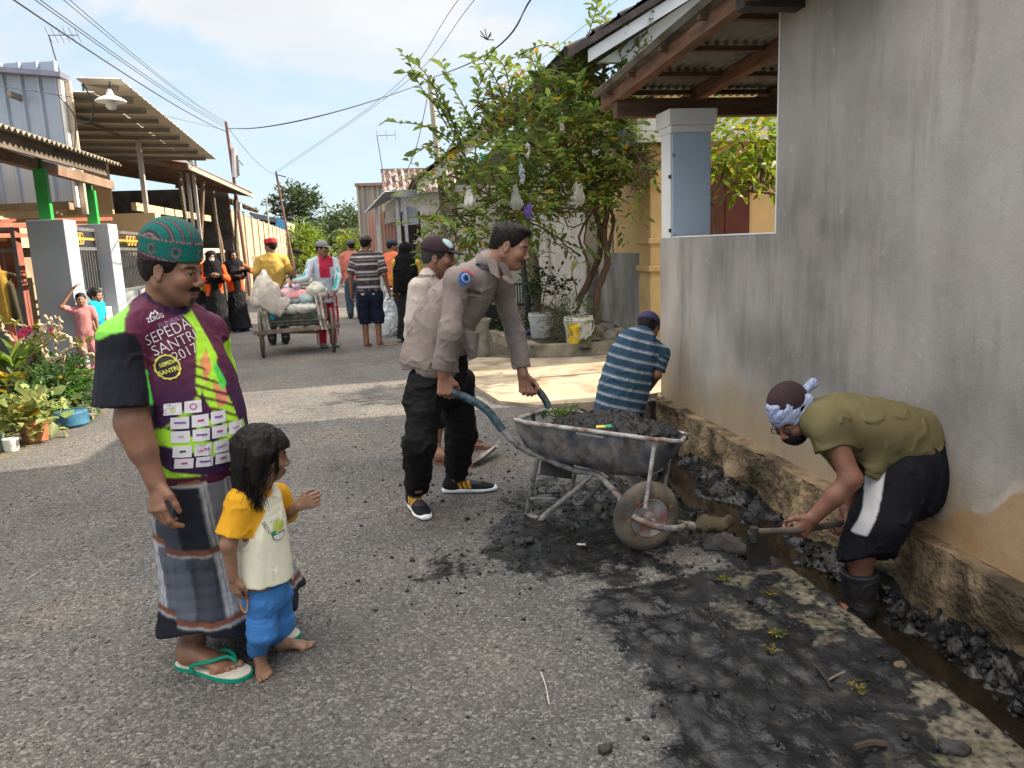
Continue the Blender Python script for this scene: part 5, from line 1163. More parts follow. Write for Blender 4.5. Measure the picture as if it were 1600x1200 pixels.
def rosette(name, label, c, n, ln, wd, col, up=.5, y=.0, droop=.3, jit=.3, cat='plant'):
    c = V(*c); a = np.arange(n)*2.399; e = up+.5*rng.rand(n)
    D_ = np.stack([np.cos(a), np.sin(a), e], 1); o = leaves(name, np.tile(c, (n, 1))+.03*rng.randn(n, 3), D_, np.tile(V(0, 0, 1), (n, 1))+.2*rng.randn(n, 3), ln*(.6+.6*rng.rand(n)), np.full(n, wd)*(.7+.5*rng.rand(n)), leafcol(n, col, y, jit), MLEAF, None, loc=c, droop=droop)
    return tag(o, label, cat)
rosette('bird_nest_fern', 'upright bright green strap-leaved fern at the left edge', PY(18, 580, 7.8), 16, .42, .075, (.16, .27, .03), 1.3, 0, .35)
rosette('croton', 'yellow-green leafy plant under the strap-leaved fern', PY(15, 600, 7.5), 60, .16, .06, (.25, .26, .03), .5, .2, .2)
plant('variegated_plant', 'pale variegated leafy plant growing from the square terracotta pot', PA+V(0, 0, .16), [B3(62, 640, 26, 26, .18, 6.9), B3(78, 655, 14, 14, .12, 6.8)], (.30, .36, .13), 60, .12, .095, .065, .045, .006, yellow=.0)
plant('variegated_plant', 'pale yellow-edged leafy plant in the front left corner', (-3.25, 6.7, .1), [B3(15, 650, 26, 24, .18, 6.9), B3(30, 668, 20, 14, .15, 6.75), B3(5, 680, 14, 10, .15, 6.7)], (.26, .31, .08), 80, .13, .10, .06, .045, .006, yellow=.1)
plant('fern', 'mass of dark green ferns beside the bare shrub', (-3.3, 7.9, .1), [B3(95, 600, 24, 20, .25, 7.9), B3(112, 620, 18, 18, .22, 7.8), B3(80, 615, 22, 16, .2, 7.6)], (.05, .12, .03), 170, .24, .07, .022, .018, .006, droop=.2)
plant('fern', 'grey-green leafy clump behind the terracotta pot', (-3.6, 7.5, .1), [B3(50, 618, 30, 14, .2, 7.5), B3(25, 615, 22, 16, .2, 7.6)], (.09, .16, .05), 130, .18, .07, .032, .03, .006)
plant('fern', 'small clump of green fronds right of the red bowl pot', (-2.98, 7.6, .1), [B3(122, 640, 12, 18, .14, 7.6), B3(118, 600, 10, 18, .1, 7.8)], (.09, .20, .03), 60, .2, .07, .024, .02, .006, droop=.2)
c = G(134, 655); stone('kerb_stone', (c[0], c[1], .07), .13, MST, 55, 'dark rounded stone right of the left pots', 'stone', sq=(.8, 1, .6))
# weeds on the mud
for i, (px, py, s_, lb) in enumerate([(1340, 1075, .10, 'dry yellowish weed tuft on the slab in the lower right'), (1215, 990, .09, 'small green weed on the slab left of the boots'), (1200, 930, .08, 'green weed tuft at the far end of the slab'), (1130, 905, .07, 'small weed with a pink petal below the barrow wheel'), (1205, 1018, .07, 'low moss-green weed in the middle of the slab')]):
    g = G(px, py, .005); n = 34; C_ = g+np.stack([s_*.15*rng.randn(n), s_*.15*rng.randn(n), np.abs(.004*rng.randn(n))], 1)
    tag(leaves('weed', C_, rng.randn(n, 3)*V(1, 1, .3)+V(0, 0, .5), rng.randn(n, 3), .012+.02*rng.rand(n), .004+.006*rng.rand(n), leafcol(n, [(.14, .12, .04), (.10, .13, .03)][i % 2], .15), MLEAFD, None, loc=g), lb, 'weed')
# ============================================================= PEOPLE LIBRARY
MSKIN = mat('skin', attr=True, rough=.46, var=.11, vs=22, bump=.3, bs=120, spec=.42, sss=.08, bdist=.003)
MHAIR = mat('hair_black', (.010, .008, .007), .55, .2, 60, .8, 120, stretch=(1, 1, .25), spec=.22, bdist=.006)
def cloth(name, attr=True, col=(.5, .5, .5), rough=.85, **k):
    k.setdefault('var', .07); k.setdefault('bump', .25); k.setdefault('bs', 160)
    return mat('cloth_'+name, col, rough, attr=attr, spec=.2, bdist=.004, **k)
MCLO = cloth('printed')
def frame(F, U=(0, 0, 1)):
    F = nrm(F); L_ = nrm(np.cross(U, F)); U = np.cross(F, L_); return np.array([F, L_, U])
class Head:
    def __init__(s, c, F, U=(0, 0, 1), S=1.0, child=False): s.c = V(*c); s.M = frame(F, U); s.S = S; s.child = child
    def w(s, x, y, z): return s.c+s.S*(V(x, y, z)@s.M)
    def l(s, P): return ((P-s.c)@s.M.T)/s.S
    def add(s, d, neck=None, nr=.054):
        w, S, M = s.w, s.S, s.M; ch = s.child
        def ell(c, r, k=.02, op='u'): d.ell(w(*c), V(*r)*S, M, k*S, op)
        def cone(a, b, r0, r1, k=.02, op='u'): d.cone(w(*a), w(*b), r0*S, r1*S, k*S, op)
        ell((-.012, 0, .038), (.098, .076, .082)); ell((-.035, 0, .01), (.07, .068, .07))
        ell((.030, 0, -.030), (.058, .056, .082 if not ch else .07), .03)
        for y in (-1, 1):
            cone((-.005, .052*y, -.050), (.055, .016*y, -.088 if not ch else -.078), .020, .018, .03)
            ell((.066, .040*y, -.026), (.022, .022, .022) if not ch else (.024, .028, .028), .03)
            cone((.084, .012*y, .022), (.070, .050*y, .022), .010, .008, .018)
            ell((.097, .031*y, .003), (.013, .017, .009), .010, 's')
            ell((.077, .031*y, .003), (.0145, .0155, .0125), .004)
            cone((.0865, .016*y, .0085), (.079, .046*y, .0055), .0055, .005, .004)
            ell((.098, .0125*y, -.036), (.011, .009, .008), .006)
            # ear with a rim and a hollow
            ell((-.004, .075*y, -.004), (.018, .007, .031), .006); ell((.002, .083*y, -.001), (.011, .005, .018), .005, 's'); ell((.001, .077*y, -.030), (.008, .006, .010), .006)
        ell((.068, 0, -.092 if not ch else -.082), (.022, .024, .018), .02)
        nz = .005 if not ch else .003
        cone((.090, 0, .012), (.104+nz*.8, 0, -.026), .007, .0105, .012); ell((.103+nz, 0, -.030), (.011, .0115, .0095), .008)
        cone((.086, -.022, -.0635), (.098, 0, -.061), .0045, .007, .006); cone((.086, .022, -.0635), (.098, 0, -.061), .0045, .007, .006)
        cone((.084, -.018, -.0735), (.094, .0, -.0745), .005, .008, .006); cone((.084, .018, -.0735), (.094, .0, -.0745), .005, .008, .006)
        if neck is not None:
            d.cone(w(-.025, 0, -.03), neck, nr*S, nr*1.12*S, .03); d.cone(w(.02, 0, -.07), neck, .038*S, nr*S, .03)
    def col(s, P, skin, moust=0, beard=0, brow=1, lips=(.19, .075, .06), hairline=None):
        q = s.l(P); x, y, z = q.T; ay = np.abs(y); c = np.tile(np.array(skin, float), (len(P), 1)); inh = (ay < .1) & (np.abs(x) < .14) & (np.abs(z) < .14)
        def put(m, colr, a=1.0): m = np.clip(m, 0, 1)*inh*a; c[:] = c*(1-m[:, None])+np.array(colr)*m[:, None]
        front = smooth(.03, .05, x)
        put(smooth(.02, .005, np.hypot(ay-.038, z+.03))*front, np.array(skin)*V(1.15, .95, .9), .5)
        put(smooth(1.15, .8, ((y/.024)**2+((z+.068)/.010)**2))*smooth(.075, .082, x), lips)
        put(smooth(.0022, .0008, np.abs(z+.0685))*(ay < .024)*smooth(.075, .082, x), (.04, .015, .012), .8)
        if brow: put(smooth(1.2, .7, ((ay-.034)/.021)**2+((z-.024+.1*np.abs(ay-.03))/.0062)**2)*smooth(.05, .06, x), (.012, .01, .009), .9)
        if moust: put(smooth(1.25, .75, (y/.030)**2+((z+.052+.18*ay)/.0085)**2)*smooth(.07, .08, x), (.015, .012, .011), moust)
        if beard: put(smooth(1.3, .6, (y/.022)**2+((z+.096)/.016)**2)*smooth(.04, .06, x), (.015, .012, .011), beard); put(smooth(-.055, -.085, z+.25*(x-.05))*smooth(-.02, .02, x)*.5, (.05, .035, .03), beard*.5)
        ey = np.hypot((ay-.031)/1.0, (z-.002)*1.25)
        put(smooth(.0150, .0135, ey)*smooth(.078, .082, x)*(z < .0045), (.34, .30, .27)); put(smooth(.0075, .006, np.hypot(ay-.033, z-.001))*smooth(.08, .084, x), (.012, .008, .006))
        put(smooth(.0025, .001, np.abs(z-.0050+.10*np.abs(ay-.031)))*(np.abs(ay-.031) < .017)*smooth(.068, .074, x), (.015, .01, .008), .9)
        put(smooth(.004, .002, np.hypot(ay-.008, z+.0405))*smooth(.098, .102, x), (.04, .018, .014), .9)
        if hairline is not None:
            put(smooth(-.004, .006, hairline(x, ay, z)), (.013, .011, .010), .95)
        return c
    def hair(s, d, thick=.009, front=(.088, .068), back=(-.02, -.05), nape=-.075, amp=.003):
        """cap of hair cut along a line from the forehead to behind the ear"""
        M, S = s.M, s.S
        d.ell(s.w(-.014, 0, .042), V(.100+thick, .078+thick, .084+thick)*S, M, .02*S); d.ell(s.w(-.045, 0, -.005), V(.066, .066+thick*.5, .068)*S, M, .02*S)
        def cutf(P, dd):
            q = s.l(P); x, y, z = q.T
            a = (x-front[0])*(front[1]-back[1])-(z-front[1])*(front[0]-back[0])      # positive on the face side
            a = a/math.hypot(front[0]-back[0], front[1]-back[1]); a = a-.012*smooth(.03, .07, np.abs(y))
            g = np.maximum(a, nape-z); return np.maximum(dd, g*S)
        d.post.append(cutf)
        d.disp(lambda P: amp*S*noise3(s.l(P)*V(60, 60, 22))+.5*amp*S*noise3(s.l(P)*V(140, 140, 60)))
def hand(d, wr, fwd, palm, thumb, S=1.0, curl=(.5, .5, .5, .5), tc=.5, spread=.06):
    """wr wrist point, fwd towards the fingers, palm = direction the palm faces, thumb = side the thumb is on"""
    f = nrm(fwd); t = nrm(thumb-f*np.dot(thumb, f)); p = nrm(np.cross(f, t)); p = p if np.dot(p, palm) > 0 else -p
    wr = V(*wr); k = .006*S
    d.loft([(*(wr-f*.01*S), .024*S, .018*S), (*(wr+f*.035*S), .034*S, .015*S), (*(wr+f*.088*S), .040*S, .012*S)], t, .012*S, n=3)
    for i, (off, ln, r) in enumerate(((.0295, .93, .0088), (.0100, 1.0, .0090), (-.0100, .95, .0086), (-.0285, .76, .0078))):
        a = wr+f*(.084-.003*abs(i-1.2))*S+t*off*S; dr = nrm(f+t*(1.5-i)*spread); ang = 0
        for j, L_ in enumerate((.044, .027, .022)):
            ang += curl[i]*(.75, 1.0, .8)[j]*1.25; v = math.cos(ang)*dr+math.sin(ang)*p; b = a+v*L_*ln*S
            d.cone(a, b, r*(1-.08*j)*S, r*(1-.08*(j+1))*S, k if j else .008*S); a = b
    a = wr+f*.022*S+t*.024*S+p*.006*S; b = a+nrm(t*.75+f*.75+p*.3*tc)*.036*S; c = b+nrm(f*.9+t*.15+p*.9*tc)*.030*S; e = c+nrm(f*.8+p*1.1*tc-t*.2*tc)*.024*S
    d.cone(a, b, .0135*S, .0105*S, .012*S); d.cone(b, c, .0105*S, .0092*S, k); d.cone(c, e, .0092*S, .0076*S, k)
def foot(d, heel, dr, S=1.0, ank=None, toes=True, side=1, w=1.0):
    """heel on the ground, dr = direction; side=+1 when the big toe is on the left of dr"""
    f = nrm(V(dr[0], dr[1], 0)); l = V(-f[1], f[0], 0)*side; h = V(*heel)
    up = V(0, 0, 1)
    d.ell(h+f*.032*S+up*.032*S, V(.036, .030, .032)*S, np.array([f, l, up]), .02)
    d.loft([(*(h+f*.03*S+up*.036*S), .028*S, .034*S), (*(h+f*.10*S+up*.034*S+l*.003*S), .034*S*w, .031*S), (*(h+f*.165*S+up*.022*S+l*.004*S), .044*S*w, .020*S), (*(h+f*.19*S+up*.016*S+l*.002*S), .044*S*w, .014*S)], l, .02*S, n=3, flat=(False, False))
    if toes:
        for i, (o, L_, r) in enumerate(((.032, .048, .0135), (.011, .046, .0095), (-.006, .040, .009), (-.0215, .032, .0085), (-.036, .022, .0080))):
            a = h+f*(.188-.006*i)*S+l*o*S*w+up*r*S; d.cone(a, a+f*L_*S*.8-up*.001, r*S, r*.95*S, .004*S)
    if ank is not None: d.cone(V(*ank), h+f*.04*S+up*.05*S, .036*S, .034*S, .03*S)
def shoe(name, parent, heel, dr, S, m, sole_col=(.75, .75, .75), side=1, upper=(.01, .012, .014), stripe=None, h_=.006, ank=True):
    f = nrm(V(dr[0], dr[1], 0)); l = V(-f[1], f[0], 0)*side; h = V(*heel); up = V(0, 0, 1)
    d = SDF()
    d.loft([(*(h-f*.012*S+up*.042*S), .030*S, .038*S), (*(h+f*.05*S+up*.045*S), .037*S, .042*S), (*(h+f*.14*S+up*.036*S), .044*S, .034*S), (*(h+f*.215*S+up*.030*S), .046*S, .026*S), (*(h+f*.262*S+up*.024*S), .032*S, .018*S)], l, .02, n=4, flat=(False, False))
    if ank: d.cone(h+f*.025*S+up*.05*S, h+f*.02*S+up*.105*S, .040*S, .040*S, .03)
    d.cut(h+up*.022*S, -up); d.cut(h+up*.115*S, up)
    def cf(P):
        q = P-h; x = q@f/S; z = q@up/S; c = np.tile(np.array(upper), (len(P), 1))
        c[(x > .09) & (x < .20) & (z > .058)] = V(.05, .05, .055)
        if stripe is not None:
            for k in range(3):
                xx = x-(.075+.028*k)+.35*(z-.03); c[(np.abs(xx) < .0075) & (z > .03) & (z < .075)] = np.array(stripe)
        return c
    up_ = sdf_obj(name, d, h_, m, parent, cf)
    s = SDF(); s.loft([(*(h-f*.02*S+up*.014*S), .033*S, .028*S), (*(h+f*.05*S+up*.016*S), .043*S, .025*S), (*(h+f*.12*S+up*.016*S), .044*S, .022*S), (*(h+f*.20*S+up*.015*S), .053*S, .020*S), (*(h+f*.28*S+up*.018*S), .034*S, .016*S)], l, .01, n=4, flat=(False, False)); s.cut(h+up*.002, -up)
    sdf_obj('sole', s, h_, mat('sole_white' if sole_col[0] > .4 else 'sole_dark', sole_col, .6, .06, 20, .1), up_)
def flipflop(parent, heel, dr, S, side, sole, strap, h_=.005):
    f = nrm(V(dr[0], dr[1], 0)); l = V(-f[1], f[0], 0)*side; h = V(*heel); up = V(0, 0, 1); b = MB(); pts = []
    for t_, w_ in ((-.02, .0), (-.012, .022), (.02, .034), (.08, .034), (.15, .044), (.20, .049), (.25, .042), (.275, .022), (.283, 0)): pts.append((t_, w_))
    ol = [h+f*a*S+l*(w_+.004*(a > .1))*S for a, w_ in pts]+[h+f*a*S-l*w_*S for a, w_ in pts[-2:0:-1]]
    P = spline(ol+[ol[0]], 3)[:-1]; b.prism([p+up*.002 for p in P], up*.012*S); so = b.build('sandal', mat('sandal_edge_%d' % int(strap[0]*1000), strap, .6), parent)
    b = MB(); b.prism([p+up*(.0142*S+.0005)-(p-h-f*.13*S)*.04 for p in P], up*.003*S); b.build('footbed', mat('footbed_%d' % int(sole[0]*1000), sole, .7, .1, 20), so)
    t0 = h+f*.215*S+l*.018*S; b = MB()
    for sg in (1, -1):
        e = h+f*.085*S+l*.040*sg*S+up*.014*S; mid = h+f*.155*S+l*(.036*sg+.004)*S+up*.058*S; b.tube(spline([t0+up*.045*S, t0-f*.022*S+l*.013*sg*S+up*.062*S, mid, e+up*.022*S, e], 5), .0065*S, 6)
    b.tube([t0+up*.01, t0+up*.045*S], .004*S, 6); b.build('strap', mat('strap_%d' % int(strap[0]*1000), strap, .45), so, True)
def folds(fr, amp, seed=0.0, sharp=True):
    fr = np.array(fr, float)
    def f(P):
        n = noise3(P*fr+seed); n2 = noise3(P*fr*2.1+seed*1.7+5)
        n3 = noise3((P+.03*n[:, None])*fr*1.4+seed*3+11); r = np.maximum(0, 1-np.abs(n3)*5)
        return 1.25*amp*(np.abs(n)*1.6-.5)+amp*.45*n2-amp*1.1*r*(n2 > -.2) if sharp else amp*n+amp*.4*n2
    return f
def limb_col(P, a, b):
    """t along and distance from a limb"""
    a = V(*a); ab = V(*b)-a; t = (P-a)@ab/(ab@ab); return t, np.linalg.norm(P-a-np.clip(t, 0, 1)[:, None]*ab, axis=1)
def flyaway(H, parent, n=260, front=(.085, .07), back=(-.012, -.045), nape=-.07, ln=.022, out=.5, r=.0007, thick=.004):
    b = MB(); k = 0
    while k < n:
        d = rng.randn(3); d /= np.linalg.norm(d); q = V(-.014, 0, .036)+d*V(.100+thick, .080+thick, .088+thick)
        x, y, z = q; a = (x-front[0])*(front[1]-back[1])-(z-front[1])*(front[0]-back[0])
        if a > -.001 or z < nape: continue
        k += 1; t = nrm(d*out+V(.15, 0, -.55)*(1 if abs(y) > .05 or x < -.05 else .2)+V(.5, 0, .1)*(z > .08)+.35*rng.randn(3)); p = H.w(*q); e = H.w(*(q+t*ln*(.5+rng.rand()))); m = (p+e)/2+.002*rng.randn(3)
        b.tube([p, m, e], [r*1.3, r, r*.5], 3, cap=False)
    b.build('loose_hair', MHAIR, parent, True)
class Chart:
    """planar lay-out of a print on a garment: origin c, horizontal u, vertical v, facing n"""
    def __init__(s, c, n, up=(0, 0, 1)): s.c = V(*c); s.n = nrm(n); s.u = nrm(np.cross(up, s.n)); s.v = np.cross(s.n, s.u)
    def px(s, x, y):
        d = ray(x, y); t = ((s.c-CP)@s.n)/(d@s.n); q = CP+t*d-s.c; return q@s.u, q@s.v
    def uv(s, P): q = P-s.c; return q@s.u, q@s.v
    def poly(s, P, pts, pix=True):
        u, v = s.uv(P); pp = [s.px(*p) for p in pts] if pix else pts; ins = np.zeros(len(P), bool); j = len(pp)-1
        for i in range(len(pp)):
            (x1, y1), (x2, y2) = pp[i], pp[j]
            if y1 != y2: ins ^= ((y1 > v) != (y2 > v)) & (u < (x2-x1)*(v-y1)/(y2-y1)+x1)
            j = i
        return ins
    def drape(s, target, verts2, faces, m, name, off=.0036):
        """lay a flat print (u,v verts) on a garment mesh"""
        me = target.data; bs = V(*target.matrix_world.translation) if False else s_base(target)
        bv = BVHTree.FromPolygons([tuple(V(*v.co)+bs) for v in me.vertices], [tuple(p.vertices) for p in me.polygons])
        out = []; last = None
        for (a, b) in verts2:
            p0 = s.c+a*s.u+b*s.v+s.n*.5; h = bv.ray_cast(Vector(p0), Vector(-s.n), 1.0)
            if h[0] is None: q = s.c+a*s.u+b*s.v if last is None else s.c+a*s.u+b*s.v+s.n*last
            else: q = V(*h[0])+s.n*off; last = (q-s.c)@s.n
            out.append(q)
        return mesh_obj(name, out, faces, m, target, False)
def s_base(o):
    b = V(0, 0, 0)
    while o is not None: b = b+V(*o.location); o = o.parent
    return b
_base_of = base_of
def base_of(parent): return s_base(parent) if parent is not None else V(0, 0, 0)
def text_geo(txt, size, thin=0.0, shear=0.0):
    c = bpy.data.curves.new('t', 'FONT'); c.body = txt; c.size = size; c.align_x = 'CENTER'; c.align_y = 'CENTER'; c.offset = thin; c.shear = shear; c.resolution_u = 3; c.space_line = .8
    o = bpy.data.objects.new('t', c); COL.objects.link(o); dg = bpy.context.evaluated_depsgraph_get(); me = o.evaluated_get(dg).to_mesh()
    v = [tuple(x.co[:2]) for x in me.vertices]; f = [tuple(p.vertices) for p in me.polygons]; o.evaluated_get(dg).to_mesh_clear()
    bpy.data.objects.remove(o); bpy.data.curves.remove(c); return v, f
def print_text(chart, target, txt, px, py, size, rot, m, name='lettering', thin=0.0, off=.0036):
    v, f = text_geo(txt, size, thin); cu, cv = chart.px(px, py); ca, sa = math.cos(rot), math.sin(rot)
    return chart.drape(target, [(cu+x*ca-y*sa, cv+x*sa+y*ca) for x, y in v], f, m, name, off)
def print_quads(chart, target, quads, m, name, off=.0025, sub=4):
    v = []; f = []
    for q4 in quads:
        a = [np.array(chart.px(*p)) for p in q4]; b0 = len(v)
        for i in range(sub+1):
            for j in range(sub+1):
                s_, t_ = i/sub, j/sub; p = (a[0]*(1-s_)+a[1]*s_)*(1-t_)+(a[3]*(1-s_)+a[2]*s_)*t_; v.append(tuple(p))
        for i in range(sub):
            for j in range(sub): k = b0+i*(sub+1)+j; f.append((k, k+sub+1, k+sub+2, k+1))
    return chart.drape(target, v, f, m, name, off)
def cap_hat(name, parent, H, col, m, bill=True, r=.0, front=(.09, .05), bdir=1, h_=.006, cf=None):
    """baseball cap on a head"""
    d = SDF(); S = H.S
    d.ell(H.w(-.012, 0, .045), V(.112, .092, .092)*S, H.M, .01); d.cut(H.w(0, 0, .034), -(H.M[2]+.12*H.M[0]*bdir))
    o = sdf_obj(name, d, h_, m, parent, cf or (lambda P: np.tile(np.array(col), (len(P), 1))))
    if bill:
        d = SDF(); f = H.M[0]*bdir; c = H.w(.085*bdir, 0, .042); Mb = np.array([nrm(f-.22*H.M[2]), H.M[1], nrm(H.M[2]+.22*f)])
        d.ell(c, V(.085, .072, .010)*S, Mb, .01); d.cut(H.w(.06*bdir, 0, .04), -f)
        d.disp(lambda P: 5.0*np.maximum(0, ((P-H.c)@H.M[1])**2)/S*.35)
        sdf_obj('bill', d, h_*.8, m, o, cf or (lambda P: np.tile(np.array(col), (len(P), 1))))
    return o
SK1 = (.235, .120, .075); SK2 = (.30, .165, .105); SK3 = (.20, .10, .062)
def person(label, d, base, skinf, h=.006, lo=None, hi=None, group=None):
    v, f = d.mesh(h)
    o = mesh_obj('person', v, f, MSKIN, None, True, skinf(v), base); return tag(o, label, 'person', group)
# ============================================================= MAN IN THE SARONG
def man1():
    H = Head(PY(269, 421, 2.80), (.94, -.30, -.22), (.18, -.06, 1), .985)
    nk = PY(250, 484, 2.83); shR = PY(190, 528, 2.64); elR = PY(207, 660, 2.60); wrR = PY(243, 752, 2.58)
    shL = PY(322, 520, 2.98); elL = PY(350, 640, 3.08); wrL = PY(352, 735, 2.98)
    side = nrm(V(.62, .78, 0))
    base = G(320, 1045); base[2] = 0
    d = SDF(); H.add(d, nk, .053)
    d.loft([(*PY(312, 735, 2.80), .15, .13), (*PY(305, 650, 2.80), .16, .14), (*PY(275, 560, 2.81), .16, .10), (*PY(254, 500, 2.82), .11, .07)], side, .03)
    d.chain([shR, elR, wrR], [.055, .046, .032], .03); d.cone(PY(222, 700, 2.59), elR, .044, .046, .03)
    d.chain([shL, elL, wrL], [.05, .04, .03], .03)
    hand(d, wrR, PY(246, 800, 2.55)-wrR, V(.5, .6, 0), V(.75, -.65, 0), 1.12, (.42, .5, .6, .75), .45)
    hd = PY(283, 1041, 2.70); hl = G(284, 1040); tl = G(378, 1058); fd = tl-hl
    foot(d, hl+V(0, 0, .016), fd, 1.05, PY(301, 1003, 2.78), True, 1)
    kR = PY(300, 860, 2.80); d.chain([PY(300, 740, 2.75), kR, PY(299, 940, 2.80), PY(301, 1003, 2.78)], [.09, .06, .052, .042], .03)
    hl2 = G(372, 982); fd2 = nrm(V(.75, -.45, 0)); foot(d, hl2+V(0, 0, .016), fd2, 1.0, hl2+V(.02, 0, .12), True, -1)
    d.chain([PY(340, 740, 2.95), PY(362, 860, 3.02), hl2+V(.02, 0, .12)], [.09, .06, .04], .03)
    sk = (.25, .125, .078)
    hair_l = lambda x, ay, z: np.where((x < .035) & (z > -.045+.0*x), .01*(1-0*x), -.01)*(ay > .03)-np.where((np.abs(x+.004) < .02) & (ay > .074), .02, 0)
    def sf(v):
        c = H.col(v, sk, 1, .8); q = H.l(v); c[(v[:, 2] < .06) & (v[:, 2] > .0)] *= 1.1
        return c
    P = person('man in teal patterned cap, purple and lime jersey and dark checked sarong', d, base, sf, .0042)
    h = SDF(); H.hair(h, .005, (.050, .05), (.000, -.046), -.068, .0015); sdf_obj('hair', h, .004, MHAIR, P); flyaway(H, P, 240, (.048, .048), (.0, -.044), -.066, .012)
    # moustache and chin tuft stand off the skin a little
    mo = SDF(); mo.cone(H.w(.100, 0, -.049), H.w(.086, .026, -.058), .0060, .003, .004); mo.cone(H.w(.100, 0, -.049), H.w(.086, -.026, -.058), .0060, .003, .004); mo.disp(lambda q: .0012*noise3(q*300)); sdf_obj('moustache', mo, .0022, MHAIR, P, relax=0)
    # woven cap
    cM = H.M; cc = H.w(-.012, 0, .072)
    cd_ = SDF(); cd_.loft([(*H.w(-.010, 0, .020), .0865, .105), (*H.w(-.012, 0, .075), .0885, .106), (*H.w(-.014, 0, .098), .086, .102)], cM[1], .004, n=3); cd_.ell(H.w(-.014, 0, .096), (.104, .087, .036), cM, .008); cd_.cut(H.w(0, 0, .030), -nrm(cM[2]-.12*cM[0]))
    def ccol(v):
        q = H.l(v); x, y, z = q.T; th = np.arctan2(y, x+.012); teal = V(.010, .17, .145); dark = V(.055, .028, .035); pale = V(.42, .33, .36)
        c = np.tile(teal, (len(v), 1)); g = (np.sin(th*85)*np.sin(z*900) > .1); c[g] = V(.005, .10, .085)
        band = (z < .0465+.10*x*-1) | ((z > .099) & (z < .108)); c[band] = dark
        side_ = z < .104
        u = ((th/ (2*math.pi)*7+.45) % 1-.5)*.088*1.0; w_ = np.abs(z-.074); r = np.hypot(u*1.25, (z-.070))+.25*np.maximum(z-.078, 0)
        c[side_ & (r < .024)] = dark; c[side_ & (r < .0205) & (r > .0165)] = pale*.5; c[side_ & (r < .015)] = V(.02, .17, .15); c[side_ & (r < .009)] = dark
        top = ~side_; st = np.abs(((y*1.0+.25*x)*38 % 1)-.5); c[top & (st < .20)] = dark; c[top & (st < .05)] = pale*.5
        dots = (np.sin(th*150) > .2); c[band & dots & ((np.abs(z-.0405+.1*x) < .0022) | (np.abs(z-.1035) < .0022))] = pale
        return c
    sdf_obj('woven_cap', cd_, .0028, cloth('cap', rough=.8, bs=300, bump=.6), P, ccol)
    # jersey
    s = SDF()
    s.loft([(*PY(312, 728, 2.80), .162, .156), (*PY(311, 690, 2.79), .168, .164), (*PY(306, 645, 2.79), .171, .162), (*PY(284, 585, 2.80), .180, .140), (*PY(264, 535, 2.81), .178, .112), (*PY(255, 500, 2.82), .135, .085), (*PY(251, 476, 2.825), .072, .070)], side, .02)
    s.cone(PY(232, 500, 2.78), shR+V(0, 0, .0), .055, .066, .05); s.cone(PY(275, 500, 2.86), shL, .055, .066, .05)
    slE = PY(193, 634, 2.60); s.loft([(*shR, .062, .064), (*PY(190, 575, 2.62), .074, .070), (*slE, .090, .082)], V(.9, .3, 0), .035, n=3)
    slL = PY(338, 600, 3.05); s.cone(shL, slL, .064, .080, .04); s.cut(PY(190, 640, 2.60), (-.02, 0, -1)) if False else None
    s.disp(folds((9, 9, 5), .004, 3.1)); s.disp(folds((20, 20, 3.5), .0022, 9.0))
    # neck opening
    s.ell(H.w(-.01, 0, -.115), (.064, .058, .03), cM, .012, 's')
    n = nrm(V(.50, -.86, 0)); ch = Chart(PY(300, 640, 2.64), n)
    maroon = V(.105, .020, .050); purple = V(.045, .018, .07); lime = V(.42, .80, .045); green = V(.10, .70, .10); black = V(.012, .013, .02); deep = V(.035, .012, .03)
    def jc(v):
        u, w_ = ch.uv(v); m = len(v); z = v[:, 2]; nn = fbm(v*6, 3)
        t = smooth(1.18, .92, z); c = maroon*(1-t[:, None])+purple*.9*t[:, None]
        fr = (v-PY(300, 640, 2.8))@n > -.05
        P_ = lambda pts: ch.poly(v, pts)&fr
        # lime sweep at the front right side
        jag = .010*np.sign(np.sin(u*130+z*60))*(np.sin(z*210) > 0)
        ul, zl = ch.px(330, 620)
        for pts, cl in (([(322, 545), (345, 560), (352, 600), (368, 640), (378, 668), (350, 668), (335, 650), (322, 628), (312, 600)], lime), ([(300, 628), (318, 600), (306, 640), (268, 668), (260, 672)], lime*.8), ([(322, 500), (334, 545), (320, 590), (312, 622), (306, 606), (314, 560)], lime),
                        ([(318, 565), (334, 550), (338, 575), (322, 600)], V(.75, .30, .12)), ([(334, 600), (356, 605), (358, 630), (340, 636)], V(.80, .28, .16)), ([(342, 560), (352, 580), (360, 600), (350, 612), (340, 580)], green*.9),
                        ([(228, 690), (260, 672), (330, 690), (385, 655), (388, 672), (330, 712), (262, 700), (232, 706)], lime), ([(350, 690), (390, 668), (392, 700), (352, 705)], purple*1.6), ([(232, 706), (268, 708), (268, 742), (236, 722)], deep), ([(238, 722), (275, 742), (350, 742), (385, 700), (385, 715), (352, 752), (262, 752), (242, 740)], lime),
                        ([(300, 664), (345, 640), (352, 650), (312, 676)], lime)):
            c[P_(pts)] = cl
        sl = P_([(310, 560), (380, 640), (384, 668), (300, 668)]) & (np.sin(u*95+z*190+2*nn) > .55); c[sl] = maroon*.8
        c[P_([(300, 488), (322, 482), (352, 560), (345, 572), (330, 540), (316, 510)])] = lime
        # side panel under the arm
        us, _ = ch.px(236, 650); c[(u < us+.014-.02*smooth(.9, .7, z)) & (z < 1.12)] = green; c[(u < us-.03) & (z < 1.12)] = green*.9
        # shoulder panel and sleeves
        c[ch.poly(v, [(224, 455), (227, 478), (203, 500), (190, 540), (140, 570), (130, 500), (190, 450)])] = lime*V(.6, .9, 1.8)
        t_, dd = limb_col(v, PY(236, 520, 2.72), PY(190, 530, 2.60)); 
